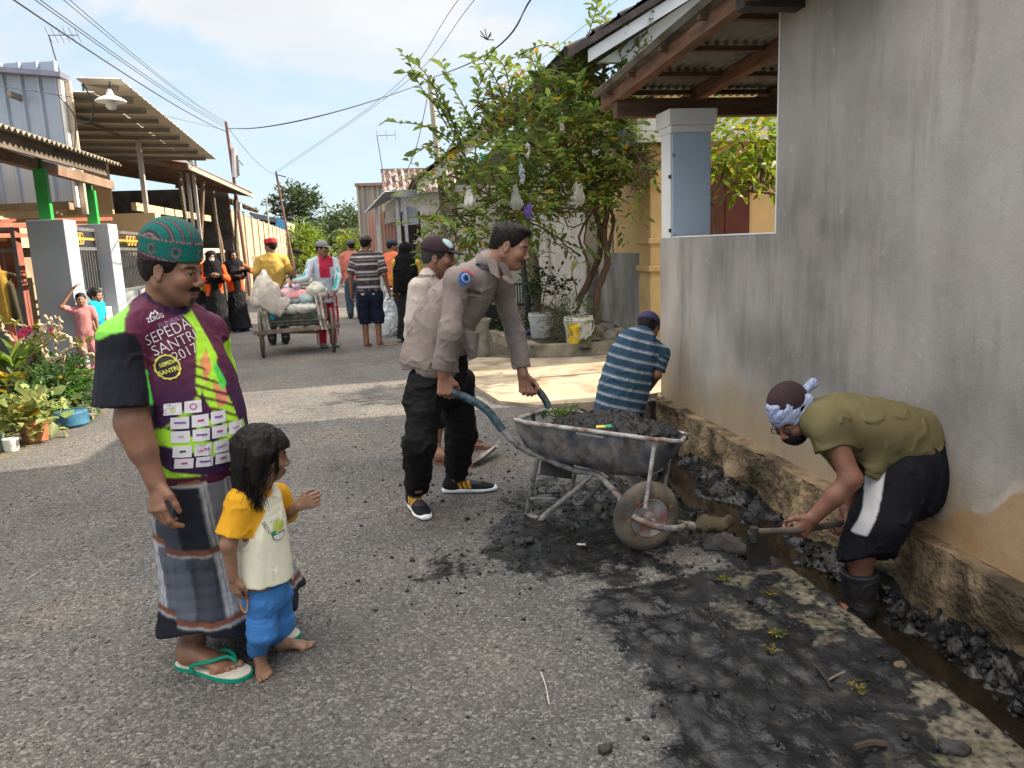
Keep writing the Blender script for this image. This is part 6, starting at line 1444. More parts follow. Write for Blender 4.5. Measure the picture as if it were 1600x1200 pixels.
        t_, dd = limb_col(v, shR, slE); ta, da = limb_col(v, PY(228, 560, 2.72), PY(240, 660, 2.70)); uu = (v-shR)@V(.9, .1, 0)
        c[ch.poly(v, [(130, 575), (158, 536), (176, 524), (196, 519), (214, 524), (226, 545), (233, 590), (236, 670), (110, 670)])] = black
        t_, dd = limb_col(v, shL, slL); c[(t_ > .1) & (dd < .10)] = lime
        c[(z < PY(313, 744, 2.64)[2])] = maroon*.8
        hq = H.l(v); c[(np.hypot(hq[:, 0]+.01, hq[:, 1]) < .080) & (hq[:, 2] > -.150)] = V(.03, .012, .05)
        return c
    s.post.append(lambda q, dd: np.where(np.linalg.norm(q-V(*slE)+V(.04, 0, 0), axis=1) < .125, np.maximum(dd, (q-slE)@nrm(V(-.08, -.05, -1))), dd))
    J = sdf_obj('jersey', s, .0042, cloth('jersey', rough=.62, bs=300, bump=.15), P, jc)
    wht = mat('print_white', (.72, .70, .74), .6, .05, bump=0); lil = mat('print_lilac', (.55, .36, .60), .6, 0, bump=0); yl = mat('print_yellow', (.62, .62, .08), .6, 0, bump=0)
    dk = mat('print_dark', (.03, .015, .04), .6, 0, bump=0); mg = mat('print_magenta', (.45, .05, .22), .6, 0, bump=0); vi = mat('print_violet', (.22, .10, .42), .6, 0, bump=0)
    print_text(ch, J, 'SEPEDA', 274, 521, .050, R(16), wht, thin=-.0006); print_text(ch, J, 'SANTRI', 284, 538, .048, R(16), wht, thin=-.0006); print_text(ch, J, '2017', 297, 553, .046, R(16), wht, thin=-.0006)
    print_text(ch, J, 'FUNBIKE', 282, 505, .024, R(14), lil, thin=-.0004); print_text(ch, J, 'ZDIGG', 256, 499, .020, R(12), wht, thin=.0004)
    v = []; cu, cv = ch.px(254, 492)
    for x, y in ((-.018, -.006), (-.006, .008), (-.001, .002), (.006, .011), (.020, -.006), (.012, -.006), (.006, .004), (-.001, -.003), (-.006, .002), (-.011, -.006)): v.append((cu+x, cv+y+.2*x))
    ch.drape(J, v, [tuple(range(10))], wht, 'emblem')
    # round badge
    cu, cv = ch.px(267, 575); v = []; f = []
    for k in range(28):
        a = k*2*math.pi/28
        for r in (.0335, .0375+(.003 if k % 2 else 0)): v.append((cu+r*math.cos(a), cv+r*1.05*math.sin(a)))
    f = [(2*k, 2*((k+1) % 28), 2*((k+1) % 28)+1, 2*k+1) for k in range(28)]; ch.drape(J, v, f, yl, 'badge_ring')
    v = [(cu+.031*math.cos(a), cv+.0325*math.sin(a)) for a in np.arange(20)*math.pi/10]; ch.drape(J, v+[(cu, cv)], [(k, (k+1) % 20, 20) for k in range(20)], dk, 'badge_disc', .0015)
    print_text(ch, J, 'SEPEDA', 268, 569, .0165, R(14), yl, thin=.0006, off=.006); print_text(ch, J, 'SANTRI', 268, 581, .0185, R(14), yl, thin=.0006, off=.006)
    # grid of sponsor tiles
    rows = [(633, 259, 2), (654, 269, 3), (676, 270, 4), (699, 273, 4), (719, 276, 3)]; q4 = []; cen = []
    for r, (y, x, n_) in enumerate(rows):
        for k in range(n_):
            x0 = x+28.5*k; y0 = y-5.5*k; w2 = 25; h2 = 18.5 if r < 4 else 16; q4.append([(x0, y0+h2), (x0+w2, y0+h2-4), (x0+w2, y0-4), (x0, y0)]); cen.append((x0+w2/2, y0+h2/2-2))
    tl_ = print_quads(ch, J, q4, wht, 'sponsor_tiles', .0028)
    names = {0: 'o', 1: 'O', 10: 'LAURE', 11: 'ARAYA'}; pal = [yl, mg, vi, mg, vi, lil, vi, mg, lil, dk, mg, vi]
    for k, c_ in enumerate(cen):
        m_ = pal[k % 12]
        if k in names: print_text(ch, J, names[k], c_[0], c_[1], .0125 if len(names[k]) > 1 else .03, R(9), m_, 'tile_mark', .0003, off=.0045)
        else:      # marks too small to read in the photo: a little emblem over a thin bar
            w2 = (7, 4, 8, 5)[k % 4]; print_quads(ch, J, [[(c_[0]-w2, c_[1]+2), (c_[0]+w2, c_[1]), (c_[0]+w2, c_[1]-3), (c_[0]-w2, c_[1]-1)]], m_, 'tile_mark', .0045, 2)
    # sarong
    s = SDF(); sd2 = nrm(V(.60, .80, 0))
    A_ = [PY(313, 722, 2.80), PY(322, 800, 2.81), PY(345, 890, 2.85), PY(369, 958, 2.88)]
    s.loft([(*A_[0], .160, .150), (*A_[1], .182, .168), (*A_[2], .225, .195), (*A_[3], .298, .235)], sd2, .02)
    s.disp(lambda P_: .013*smooth(1.0, .25, P_[:, 2])*noise3(np.stack([np.arctan2(P_[:, 1]-2.85, P_[:, 0]+.6)*4.5, P_[:, 2]*1.2, P_[:, 2]*0], 1))+folds((12, 12, 2.4), .0045, 2)(P_))
    s.post.append(lambda q, dd: np.maximum(dd, (.155+.02*np.sin(5*np.arctan2(q[:, 1]-2.86, q[:, 0]+.55))+.015*noise3(q*6))-q[:, 2]))
    def sc(v):
        z = v[:, 2]; cx = A_[0][0]+(A_[3][0]-A_[0][0])*smooth(.85, .15, z); cy = 2.84; rel = v-np.stack([cx, np.full(len(v), cy), z], 1)
        th = np.arctan2(rel@V(.8, -.6, 0), rel@sd2); u = th/math.pi*180       # -180..180 round the cloth
        base_ = V(.030, .034, .045); c = np.tile(base_*1.5, (len(v), 1)); zz = z+.012*np.sin(th*3)+.03*smooth(-60, 120, u)
        ub = (u+172) % 92; st = (ub < 34); c[st] = V(.13, .135, .15)                 # lighter vertical panels
        c[(ub > 34) & (ub < 60)] = V(.012, .014, .022)
        for a_ in (3, 8, 27, 31): c[np.abs(ub-a_) < 1.1] = V(.30, .31, .33)
        hb = ((zz > .27) & (zz < .50)); c[hb] = c[hb]*1.5+V(.035, .037, .045)
        motif = st & hb & (np.abs(np.sin((ub-17)*.22+zz*38)*np.sin((ub-17)*.22-zz*38)) < .16); c[motif] = V(.36, .36, .37)
        for a_, w_ in ((.515, .011), (.255, .010), (.765, .010)):
            c[np.abs(zz-a_) < w_] = V(.17, .065, .04); c[np.abs(zz-a_+w_+.004) < .004] = V(.34, .34, .36)
        c[zz < .232] = V(.012, .014, .022); c[zz > .775] = V(.045, .052, .062)
        return c
    sdf_obj('sarong', s, .0048, cloth('sarong', rough=.75, bs=220, bump=.25, stretch=(1, 1, .5)), P, sc)
    flipflop(P, hl, fd, 1.08, 1, (.60, .58, .50), (.0, .26, .16)); flipflop(P, hl2, fd2, 1.05, -1, (.60, .58, .50), (.0, .26, .16))
    return P
man1()
# ============================================================= LITTLE GIRL
def girl():
    y0 = 2.62; H = Head(PY(409, 712, 2.63), (.93, .20, -.16), (.12, 0, 1), .80, True)
    nk = PY(400, 757, 2.64); shR = PY(377, 783, 2.57); elR = PY(357, 850, 2.53); wrR = PY(364, 902, 2.54)
    shL = PY(432, 775, 2.74); elL = PY(440, 812, 2.78); wrL = PY(466, 790, 2.66); side = nrm(V(.36, .93, 0))
    f1 = G(406, 1036); f2 = G(430, 1016); base = G(425, 1035); base[2] = 0
    d = SDF(); H.add(d, nk, .046)
    d.loft([(*PY(412, 920, 2.64), .075, .06), (*PY(410, 860, 2.64), .08, .065), (*PY(406, 800, 2.64), .08, .06), (*PY(401, 768, 2.64), .05, .045)], side, .02)
    d.chain([shR, elR, wrR], [.031, .025, .018], .02); d.chain([shL, elL, wrL], [.030, .024, .017], .02)
    hand(d, wrR, PY(368, 930, 2.55)-wrR, V(.6, .6, -.2), V(.8, -.6, 0), .66, (.4, .5, .55, .6), .4); hand(d, wrL, nrm(V(.80, -.25, .30)), V(.25, .3, -.9), V(.15, .1, .9), .66, (.75, .85, .95, 1.0), .8)
    foot(d, f1, G(416, 1062)-f1, .60, f1+V(0, .01, .09), True, -1, 1.1); foot(d, f2, V(.95, -.12, 0), .62, f2+V(-.0, .01, .09), True, 1, 1.1)
    sk = (.27, .145, .092); P = person('small barefoot girl with long black hair in a yellow-sleeved white shirt and blue trousers', d, base, lambda v: H.col(v, sk, lips=(.30, .12, .10)), .0036)
    # long hair: cap, fringe and a curtain down to the shoulders
    h = SDF(); M = H.M
    h.ell(H.w(-.014, 0, .044), V(.114, .094, .096)*.80, M, .02); h.ell(H.w(.045, 0, .050), V(.062, .078, .050)*.8, M, .02)
    h.loft([(*H.w(-.035, 0, .04), .076, .070), (*H.w(-.045, -.005, -.06), .078, .060), (*H.w(-.058, -.01, -.135), .066, .040), (*H.w(-.062, -.012, -.185), .050, .025)], M[1], .02, n=4)
    h.cone(H.w(-.02, -.085, .02), H.w(-.028, -.092, -.09), .030, .018, .02); h.cone(H.w(.012, -.080, .03), H.w(.012, -.088, -.055), .018, .006, .015); h.cone(H.w(-.02, .08, .02), H.w(-.02, .085, -.09), .03, .018, .02)
    h.disp(lambda q: .0035*noise3(H.l(q)*V(75, 75, 7))+.002*noise3(H.l(q)*V(160, 160, 14)))
    def fc_(q, dd):
        l = H.l(q); g = np.minimum(l[:, 0]-.062, .046-l[:, 2]); return np.maximum(dd, -(-g))if False else np.maximum(dd, np.minimum(l[:, 0]-.058+.10*np.abs(l[:, 1]), .046-l[:, 2])*.8)
    h.post.append(fc_); sdf_obj('hair', h, .0032, MHAIR, P)
    st = MB()
    for k in range(260):
        a = rng.uniform(-1, 1); r0 = H.w(-.03+.03*rng.randn(), -.09+.01*rng.randn(), -.02); r1 = H.w(-.035+.028*rng.randn(), -.10+.012*rng.randn(), -.17-.05*rng.rand()); st.tube(spline([r0, (r0+r1)/2+.004*rng.randn(3), r1], 3), [.0009]*6+[.0004], 4)
    for k in range(26):
        r0 = H.w(.045+.02*rng.rand(), -.05-.02*rng.rand(), .06); r1 = H.w(.045+.02*rng.rand(), -.088+.01*rng.rand(), -.02-.06*rng.rand()); st.tube(spline([r0, (r0+r1)/2+H.M[1]*-.012, r1], 3), [.0009]*6+[.0004], 4)
    st.build('hair_strands', MHAIR, P, True)
    # shirt
    s = SDF(); s.loft([(*PY(415, 908, 2.64), .108, .092), (*PY(412, 870, 2.64), .104, .088), (*PY(409, 820, 2.64), .096, .076), (*PY(404, 782, 2.64), .088, .060), (*PY(401, 762, 2.64), .050, .046)], side, .02)
    slR = PY(361, 836, 2.545); s.cone(PY(392, 776, 2.61), shR, .04, .043, .02); s.cone(shR, slR, .043, .052, .03); slL = PY(447, 800, 2.77); s.cone(PY(420, 772, 2.69), shL, .036, .040, .02); s.cone(shL, slL, .042, .046, .03)
    s.ell(H.w(-.015, 0, -.128), (.046, .042, .024), M, .01, 's'); s.cut(PY(415, 901, 2.64), V(-.06, 0, -1))
    dR = nrm(slR-shR); s.post.append(lambda q, dd: np.where((np.linalg.norm(q-slR, axis=1) < .060), np.maximum(dd, (q-slR)@dR), dd))
    s.disp(folds((14, 14, 7), .0028, 5))
    yel = V(.72, .36, .02); wh_ = V(.78, .76, .60)
    def gc(v):
        c = np.tile(wh_, (len(v), 1)); sm = side
        t, dd = limb_col(v, PY(392, 770, 2.58), slR); q = (v-PY(404, 775, 2.64)); sidev = q@side; c[(sidev < -.056-.30*np.minimum(q[:, 2]+.01, .0)*0-.10*(q[:, 2]+.02)) & (v[:, 2] > slR[2]-.02) & (dd < .07)] = yel
        c[(sidev > .060) & (v[:, 2] > slL[2]-.05)] = yel; hq = H.l(v); c[(np.hypot(hq[:, 0]+.02, hq[:, 1]) < .075) & (hq[:, 2] > -.168)] = yel*V(1, .8, 1)
        return c
    T = sdf_obj('shirt', s, .0036, cloth('kid', rough=.8, bs=260), P, gc)
    ch = Chart(PY(430, 830, 2.56), (.62, -.78, 0)); dk = mat('print_dark')
    # plain printed bowl of food with a leaf (a generic stand-in), lettering beside it
    def disc(px, py, rx, ry, m, name, n=18, a0=0, a1=2*math.pi, off=.0025):
        cu, cv = ch.px(px, py); v = [(cu, cv)]+[(cu+rx*math.cos(a), cv+ry*math.sin(a)) for a in np.linspace(a0, a1, n)]; ch.drape(T, v, [(0, k, k+1) for k in range(1, n)], m, name, off)
    disc(440, 834, .030, .024, dk, 'bowl_outline', a0=math.pi*.98, a1=2.02*math.pi); disc(440, 835, .026, .020, mat('print_white'), 'bowl', a0=math.pi, a1=2*math.pi, off=.0032)
    disc(441, 822, .027, .020, mat('print_lime', (.50, .58, .12), .6, 0, bump=0), 'filling', off=.003); disc(430, 834, .012, .006, mat('print_green', (.02, .28, .08), .6, 0, bump=0), 'leaf_print', off=.0036)
    for x, y in ((428, 814), (434, 812), (440, 811), (446, 812), (451, 816)): disc(x, y, .0055, .0055, mat('print_white'), 'blossom', 8, off=.0038)
    print_text(ch, T, 'BEEN', 419, 826, .020, R(-68), dk, thin=-.0002)
    # trousers
    s = SDF(); k1 = PY(410, 985, 2.61); k2 = PY(438, 975, 2.72); s.loft([(*PY(416, 905, 2.65), .085, .075), (*PY(418, 935, 2.66), .09, .078)], side, .02, n=2)
    s.chain([PY(408, 935, 2.62), k1, f1+V(-.005, -.0, .060)], [.058, .047, .038], .03); s.chain([PY(432, 935, 2.71), k2, f2+V(0, .0, .062)], [.056, .045, .037], .03)
    s.disp(folds((9, 9, 16), .0035, 2)); s.disp(folds((16, 16, 16), .0012, 7)); bl = V(.055, .20, .50)
    sdf_obj('trousers', s, .0040, cloth('blue', rough=.85), P, lambda v: np.tile(bl, (len(v), 1))*(1+.12*fbm(v*25, 2))[:, None])
    b = MB(); c = PY(381, 940, 2.56); b.tube([c+V(.012*math.cos(a), 0, .040*math.sin(a)) for a in np.arange(18)*math.pi/9], .0028, 6, close=True)
    tag(b.build('rubber_ring', mat('ring_orange', (.62, .25, .03), .5), None, True, loc=c), "small orange loop held in the little girl's lowered hand", 'ring')
girl()
# ============================================================= POLICE OFFICER
def officer():
    H = Head(PY(797, 385, 4.08), (.86, -.34, -.33), (.30, -.05, .95), .99)
    nk = PY(757, 432, 4.14); side = nrm(V(.20, .95, .0))
    shR = PY(714, 440, 3.98); elR = PY(703, 518, 3.90); wrR = PY(694, 586, 3.94); shL = PY(783, 452, 4.32); elL = PY(806, 520, 4.36); wrL = PY(817, 585, 4.30)
    hR = PY(668, 590, 4.12); kR = PY(655, 690, 4.02); fR = G(648, 793); fR[2] = 0; aR = fR+V(.02, 0, .10)
    hL = PY(712, 590, 4.32); kL = PY(720, 680, 4.36); fL = G(708, 770); aL = fL+V(.03, -.01, .11)
    base = (fR+fL)/2; base[2] = 0
    d = SDF(); H.add(d, nk, .058); d.chain([shR, elR, wrR], [.05, .04, .030], .03); d.chain([shL, elL, wrL], [.05, .04, .03], .03)
    d.loft([(*PY(688, 585, 4.2), .14, .11), (*PY(695, 520, 4.2), .15, .12), (*PY(735, 460, 4.17), .15, .10), (*nk, .06, .06)], side, .03)
    d.chain([hR, kR, aR], [.08, .06, .045], .03); d.chain([hL, kL, aL], [.08, .06, .045], .03)
    ax = nrm(PY(745, 632, 3.86)-PY(702, 610, 3.92))
    hand(d, wrR, V(.02, -.02, -1), V(.2, 1, 0), nrm(V(.75, -.2, .0)), 1.15, (.9, 1.0, 1.05, 1.1), .8); hand(d, wrL, V(.15, -.05, -1), V(.2, -1, 0), V(.8, .2, 0), 1.12, (.9, 1.0, 1.05, 1.1), .8)
    sk = (.33, .165, .11)
    hairl = lambda x, ay, z: np.where((x < .045) & (z > -.035), .01, -.01)*(ay > .03)-np.where((np.abs(x+.004) < .02) & (ay > .074), .02, 0)
    P = person('police officer in taupe shirt and black trousers bending over the barrow handles', d, base, lambda v: H.col(v, sk, .85, .25, hairline=None), .0048)
    h = SDF(); H.hair(h, .003, (.082, .078), (-.012, -.036), -.058, .003); h.ell(H.w(.03, 0, .100), V(.060, .055, .022)*1.03, H.M, .02); h.ell(H.w(.045, 0, .098), V(.05, .055, .022)*1.1, H.M, .02) if False else None; sdf_obj('hair', h, .0042, MHAIR, P); flyaway(H, P, 420, (.080, .076), (-.012, -.038), -.06, .020, .8)
    s = SDF()
    s.loft([(*PY(678, 572, 4.20), .19, .190), (*PY(684, 535, 4.20), .18, .172), (*PY(700, 492, 4.19), .18, .158), (*PY(726, 460, 4.17), .185, .145), (*PY(748, 436, 4.15), .15, .105), (*PY(760, 418, 4.13), .078, .076), (*PY(766, 408, 4.12), .066, .066)], side, .03)
    s.cone(PY(742, 430, 4.10), shR, .06, .072, .05); s.chain([shR, elR, PY(691, 576, 3.93)], [.064, .056, .052], .03); s.cone(PY(765, 436, 4.22), shL, .055, .068, .05); s.chain([shL, elL, PY(815, 574, 4.32)], [.063, .055, .051], .03)
    s.loft([(*PY(738, 560, 4.06), .05, .02), (*PY(735, 520, 4.08), .09, .05)], side, .03)
    for a, b in ((elR, PY(691, 576, 3.93)), (elL, PY(815, 574, 4.32))):
        n = nrm(b-a); s.post.append(lambda q, dd, n=n, b=b: np.where(np.linalg.norm(q-b, axis=1) < .10, np.maximum(dd, (q-b)@n), dd))
    hem = PY(683, 560, 4.2); s.post.append(lambda q, dd: np.where((q[:, 0]-hem[0] < .34) & (np.linalg.norm((q-hem)*V(1, 1, 0), axis=1) < .33) & ((q-V(*wrR))@V(0, 1, 0) > .12), np.maximum(dd, (q-hem)@nrm(V(.22, 0, -1))), dd))
    s.disp(folds((6, 6, 6), .005, 12)); s.disp(folds((18, 18, 6), .0028, 4)); s.disp(folds((22, 9, 22), .0016, 8))
    tp = V(.25, .205, .188)
    def cf(v):
        c = np.tile(tp, (len(v), 1))*(1+.06*fbm(v*7, 2))[:, None]
        hq = H.l(v); return c
    J = sdf_obj('uniform_shirt', s, .0052, cloth('uniform', rough=.72, bs=240), P, cf)
    n = nrm(V(.10, -1, .1)); ch = Chart(PY(728, 432, 3.9), n); bl = mat('patch_blue', (.03, .13, .42), .6, 0, bump=0); rd = mat('patch_red', (.60, .07, .04), .6, 0, bump=0); wh_ = mat('print_white'); bk = mat('print_black', (.012, .012, .014), .6, 0, bump=0)
    ch.drape(J, [ch.px(*p) for p in ((718, 428), (725, 423), (732, 421), (737, 425), (740, 433), (737, 441), (728, 445), (719, 445), (717, 436), (728, 433))], [(i, (i+1) % 9, 9) for i in range(9)], bl, 'arm_badge')
    cu, cv = ch.px(729, 434); ch.drape(J, [(cu+.0235*math.cos(a), cv+.0235*math.sin(a)) for a in np.arange(14)*math.pi/7]+[(cu, cv)], [(i, (i+1) % 14, 14) for i in range(14)], wh_, 'badge_ring', .005)
    ch.drape(J, [(cu+.020*math.cos(a), cv+.020*math.sin(a)) for a in np.arange(14)*math.pi/7]+[(cu, cv)], [(i, (i+1) % 14, 14) for i in range(14)], bl, 'badge_disc', .006)
    print_quads(ch, J, [[(726, 437), (732, 437), (731, 431), (727, 431)]], bk, 'badge_core', .007, 2)
    print_quads(ch, J, [[(724, 425), (731, 423), (729, 420), (722, 423)], [(733, 423), (742, 432), (744, 429), (735, 420)]], rd, 'badge_tab', .005)
    n2 = nrm(V(.80, -.60, -.1)); ch2 = Chart(PY(750, 470, 3.98), n2)
    print_text(ch2, J, 'PRATAMA', 745, 456, .026, R(-10), bk, thin=.0008, off=.009); print_text(ch2, J, 'POLRI', 778, 462, .026, R(-10), bk, thin=.0008, off=.009)
    # collar, placket, pocket
    b = SDF(); c0 = PY(764, 411, 4.12); ax_ = nrm(PY(772, 396, 4.11)-PY(758, 424, 4.135))
    b.loft([(*(c0-ax_*.030), .083, .088), (*(c0+ax_*.026), .073, .076)], side, .005, n=1); b.loft([(*(c0-ax_*.07), .070, .073), (*(c0+ax_*.08), .066, .069)], side, .003, 's', n=1)
    sdf_obj('collar', b, .0042, cloth('uniform'), P, lambda v: np.tile(tp*.97, (len(v), 1)))
    fl = MB(); 
    for pts in ([(778, 408, 3.995), (792, 412, 4.03), (800, 436, 4.04), (786, 428, 4.0)], [(776, 408, 3.99), (758, 402, 4.0), (766, 426, 3.975), (780, 436, 3.97)]):
        fl.prism([PY(*p) for p in pts], V(.01, .014, -.004))
    bevel(fl.build('collar_points', mat('collar_cloth', tuple(tp*.95), .75, .06, 20), P), .003)
    print_quads(ch2, J, [[(757, 408), (771, 408), (771, 420), (757, 420)]], mat('tab_dark', (.06, .055, .08), .6, 0, bump=0), 'rank_tab', .016, 2)
    print_quads(ch2, J, [[(733, 478), (757, 478), (757, 462), (733, 462)]], mat('pocket', tuple(tp*.86), .75, .05), 'pocket', .005); print_quads(ch2, J, [[(731, 468), (759, 470), (759, 462), (731, 460)]], mat('pocket_flap', tuple(tp*.95), .75, .05), 'pocket_flap', .008)
    print_quads(ch2, J, [[(768, 530), (772, 530), (781, 440), (777, 440)]], mat('placket', tuple(tp*.75), .75, .05), 'placket', .005, 6)
    # trousers
    s = SDF(); s.loft([(*PY(683, 540, 4.2), .15, .14), (*PY(688, 575, 4.21), .165, .150), (*PY(690, 610, 4.22), .16, .13)], side, .03, n=3)
    s.chain([hR+V(0, 0, -.03), kR, aR+V(0, 0, .03)], [.104, .085, .070], .03); s.chain([hL+V(0, 0, -.03), kL, aL+V(0, 0, .03)], [.104, .084, .070], .03)
    s.ell(PY(645, 625, 4.09), (.045, .05, .08), None, .03)
    s.cut(V(0, 0, .055), (0, 0, -1)); s.disp(folds((7, 7, 9), .009, 21)); s.disp(folds((15, 15, 22), .004, 2)); bk_ = V(.0085, .0085, .0095)
    sdf_obj('trousers', s, .0055, cloth('black', rough=.8), P, lambda v: np.tile(bk_, (len(v), 1)))
    shoe('sneaker', P, fR+V(-.01, .04, 0), V(.22, -.95, 0), 1.0, cloth('mesh', rough=.7), side=1, stripe=(.70, .36, .03)); shoe('sneaker', P, fL+V(-.02, .02, 0), V(.97, -.17, 0), 1.0, cloth('mesh'), side=-1, stripe=(.70, .36, .03))
    return P
officer()
# ============================================================= MAN BEHIND THE OFFICER
def companion():
    y = 5.25; H = Head(PY(686, 402, y), (.90, -.40, -.08), (0, 0, 1), 1.06); nk = PY(668, 440, y+.03); side = nrm(V(.45, .9, 0)); d = SDF(); H.add(d, nk, .056)
    shR = PY(655, 450, y-.15); elR = PY(650, 530, y-.2); wrR = PY(672, 575, y-.2); shL = PY(700, 450, y+.18); elL = PY(712, 530, y+.2); wrL = PY(705, 590, y+.1)
    f1 = G(680, 724); f2 = G(706, 700); d.chain([shR, elR, wrR], [.05, .04, .03]); d.chain([shL, elL, wrL], [.05, .04, .03]); hand(d, wrR, V(.3, 0, -1), V(0, 1, 0), V(1, 0, 0), 1, (.4,)*4); hand(d, wrL, V(.1, 0, -1), V(0, -1, 0), V(1, 0, 0), 1, (.4,)*4)
    d.loft([(*PY(678, 600, y), .14, .11), (*PY(672, 500, y), .15, .11), (*nk, .07, .06)], side, .03)
    d.chain([PY(672, 610, y), PY(680, 660, y-.03), f1+V(0, .02, .1)], [.09, .062, .042]); d.chain([PY(695, 605, y+.1), PY(700, 650, y+.2), f2+V(0, .02, .1)], [.09, .06, .042])
    foot(d, f1+V(0, 0, .012), V(.85, -.5, 0), 1.05, f1+V(0, .02, .1), True, 1); foot(d, f2+V(0, 0, .012), V(.9, -.3, 0), 1.05, f2+V(0, .02, .1), True, -1)
    sk = (.24, .12, .078); P = person('moustached man in dark cap and pale beige polo standing behind the officer', d, V(f1[0], f1[1], 0), lambda v: H.col(v, sk, 1, .4), .006)
    h = SDF(); H.hair(h, .006, (.08, .05), (-.012, -.05), -.08, .003); sdf_obj('hair', h, .005, mat('hair_grey', (.035, .032, .030), .6, .3, 80, .6, 120), P)
    def cc(v): q = H.l(v); c = np.tile([[.035, .020, .026]], (len(v), 1)); c[(np.hypot(q[:, 1]+.03, q[:, 2]-.09) < .028) & (q[:, 0] > .02)] = V(.45, .60, .60); return c
    cap_hat('cap', P, H, (.03, .02, .025), cloth('capcloth', rough=.8), cf=cc)
    s = SDF(); s.loft([(*PY(675, 565, y), .19, .17), (*PY(668, 510, y), .185, .15), (*PY(668, 465, y), .18, .125), (*PY(669, 445, y), .13, .085), (*PY(670, 432, y), .07, .065)], side, .03); s.cone(shR, (elR+shR)/2+V(0, 0, -.05), .07, .085); s.cone(shL, (elL+shL)/2, .07, .08); s.disp(folds((9, 9, 6), .006, 3)); s.cut(PY(675, 575, y), (0, 0, -1))
    s.ell(H.w(-.01, 0, -.115), (.06, .055, .03), H.M, .01, 's')
    sdf_obj('polo_shirt', s, .006, cloth('beige', rough=.8), P, lambda v: np.tile([[.52, .45, .40]], (len(v), 1))*np.where((np.abs(H.l(v)[:, 2]+.115) < .008)[:, None], .35, 1))
    s = SDF(); s.loft([(*PY(675, 565, y), .15, .13), (*PY(680, 600, y), .16, .13)], side, .03, n=2); s.cone(PY(672, 610, y), PY(680, 655, y-.03), .10, .085); s.cone(PY(695, 605, y+.1), PY(700, 650, y+.2), .10, .085)
    sdf_obj('shorts', s, .008, cloth('black'), P, lambda v: np.tile([[.012, .012, .016]], (len(v), 1)))
    flipflop(P, f1, V(.85, -.5, 0), 1.08, 1, (.16, .08, .05), (.20, .09, .055)); flipflop(P, f2, V(.9, -.3, 0), 1.08, -1, (.16, .08, .05), (.20, .09, .055))
companion()
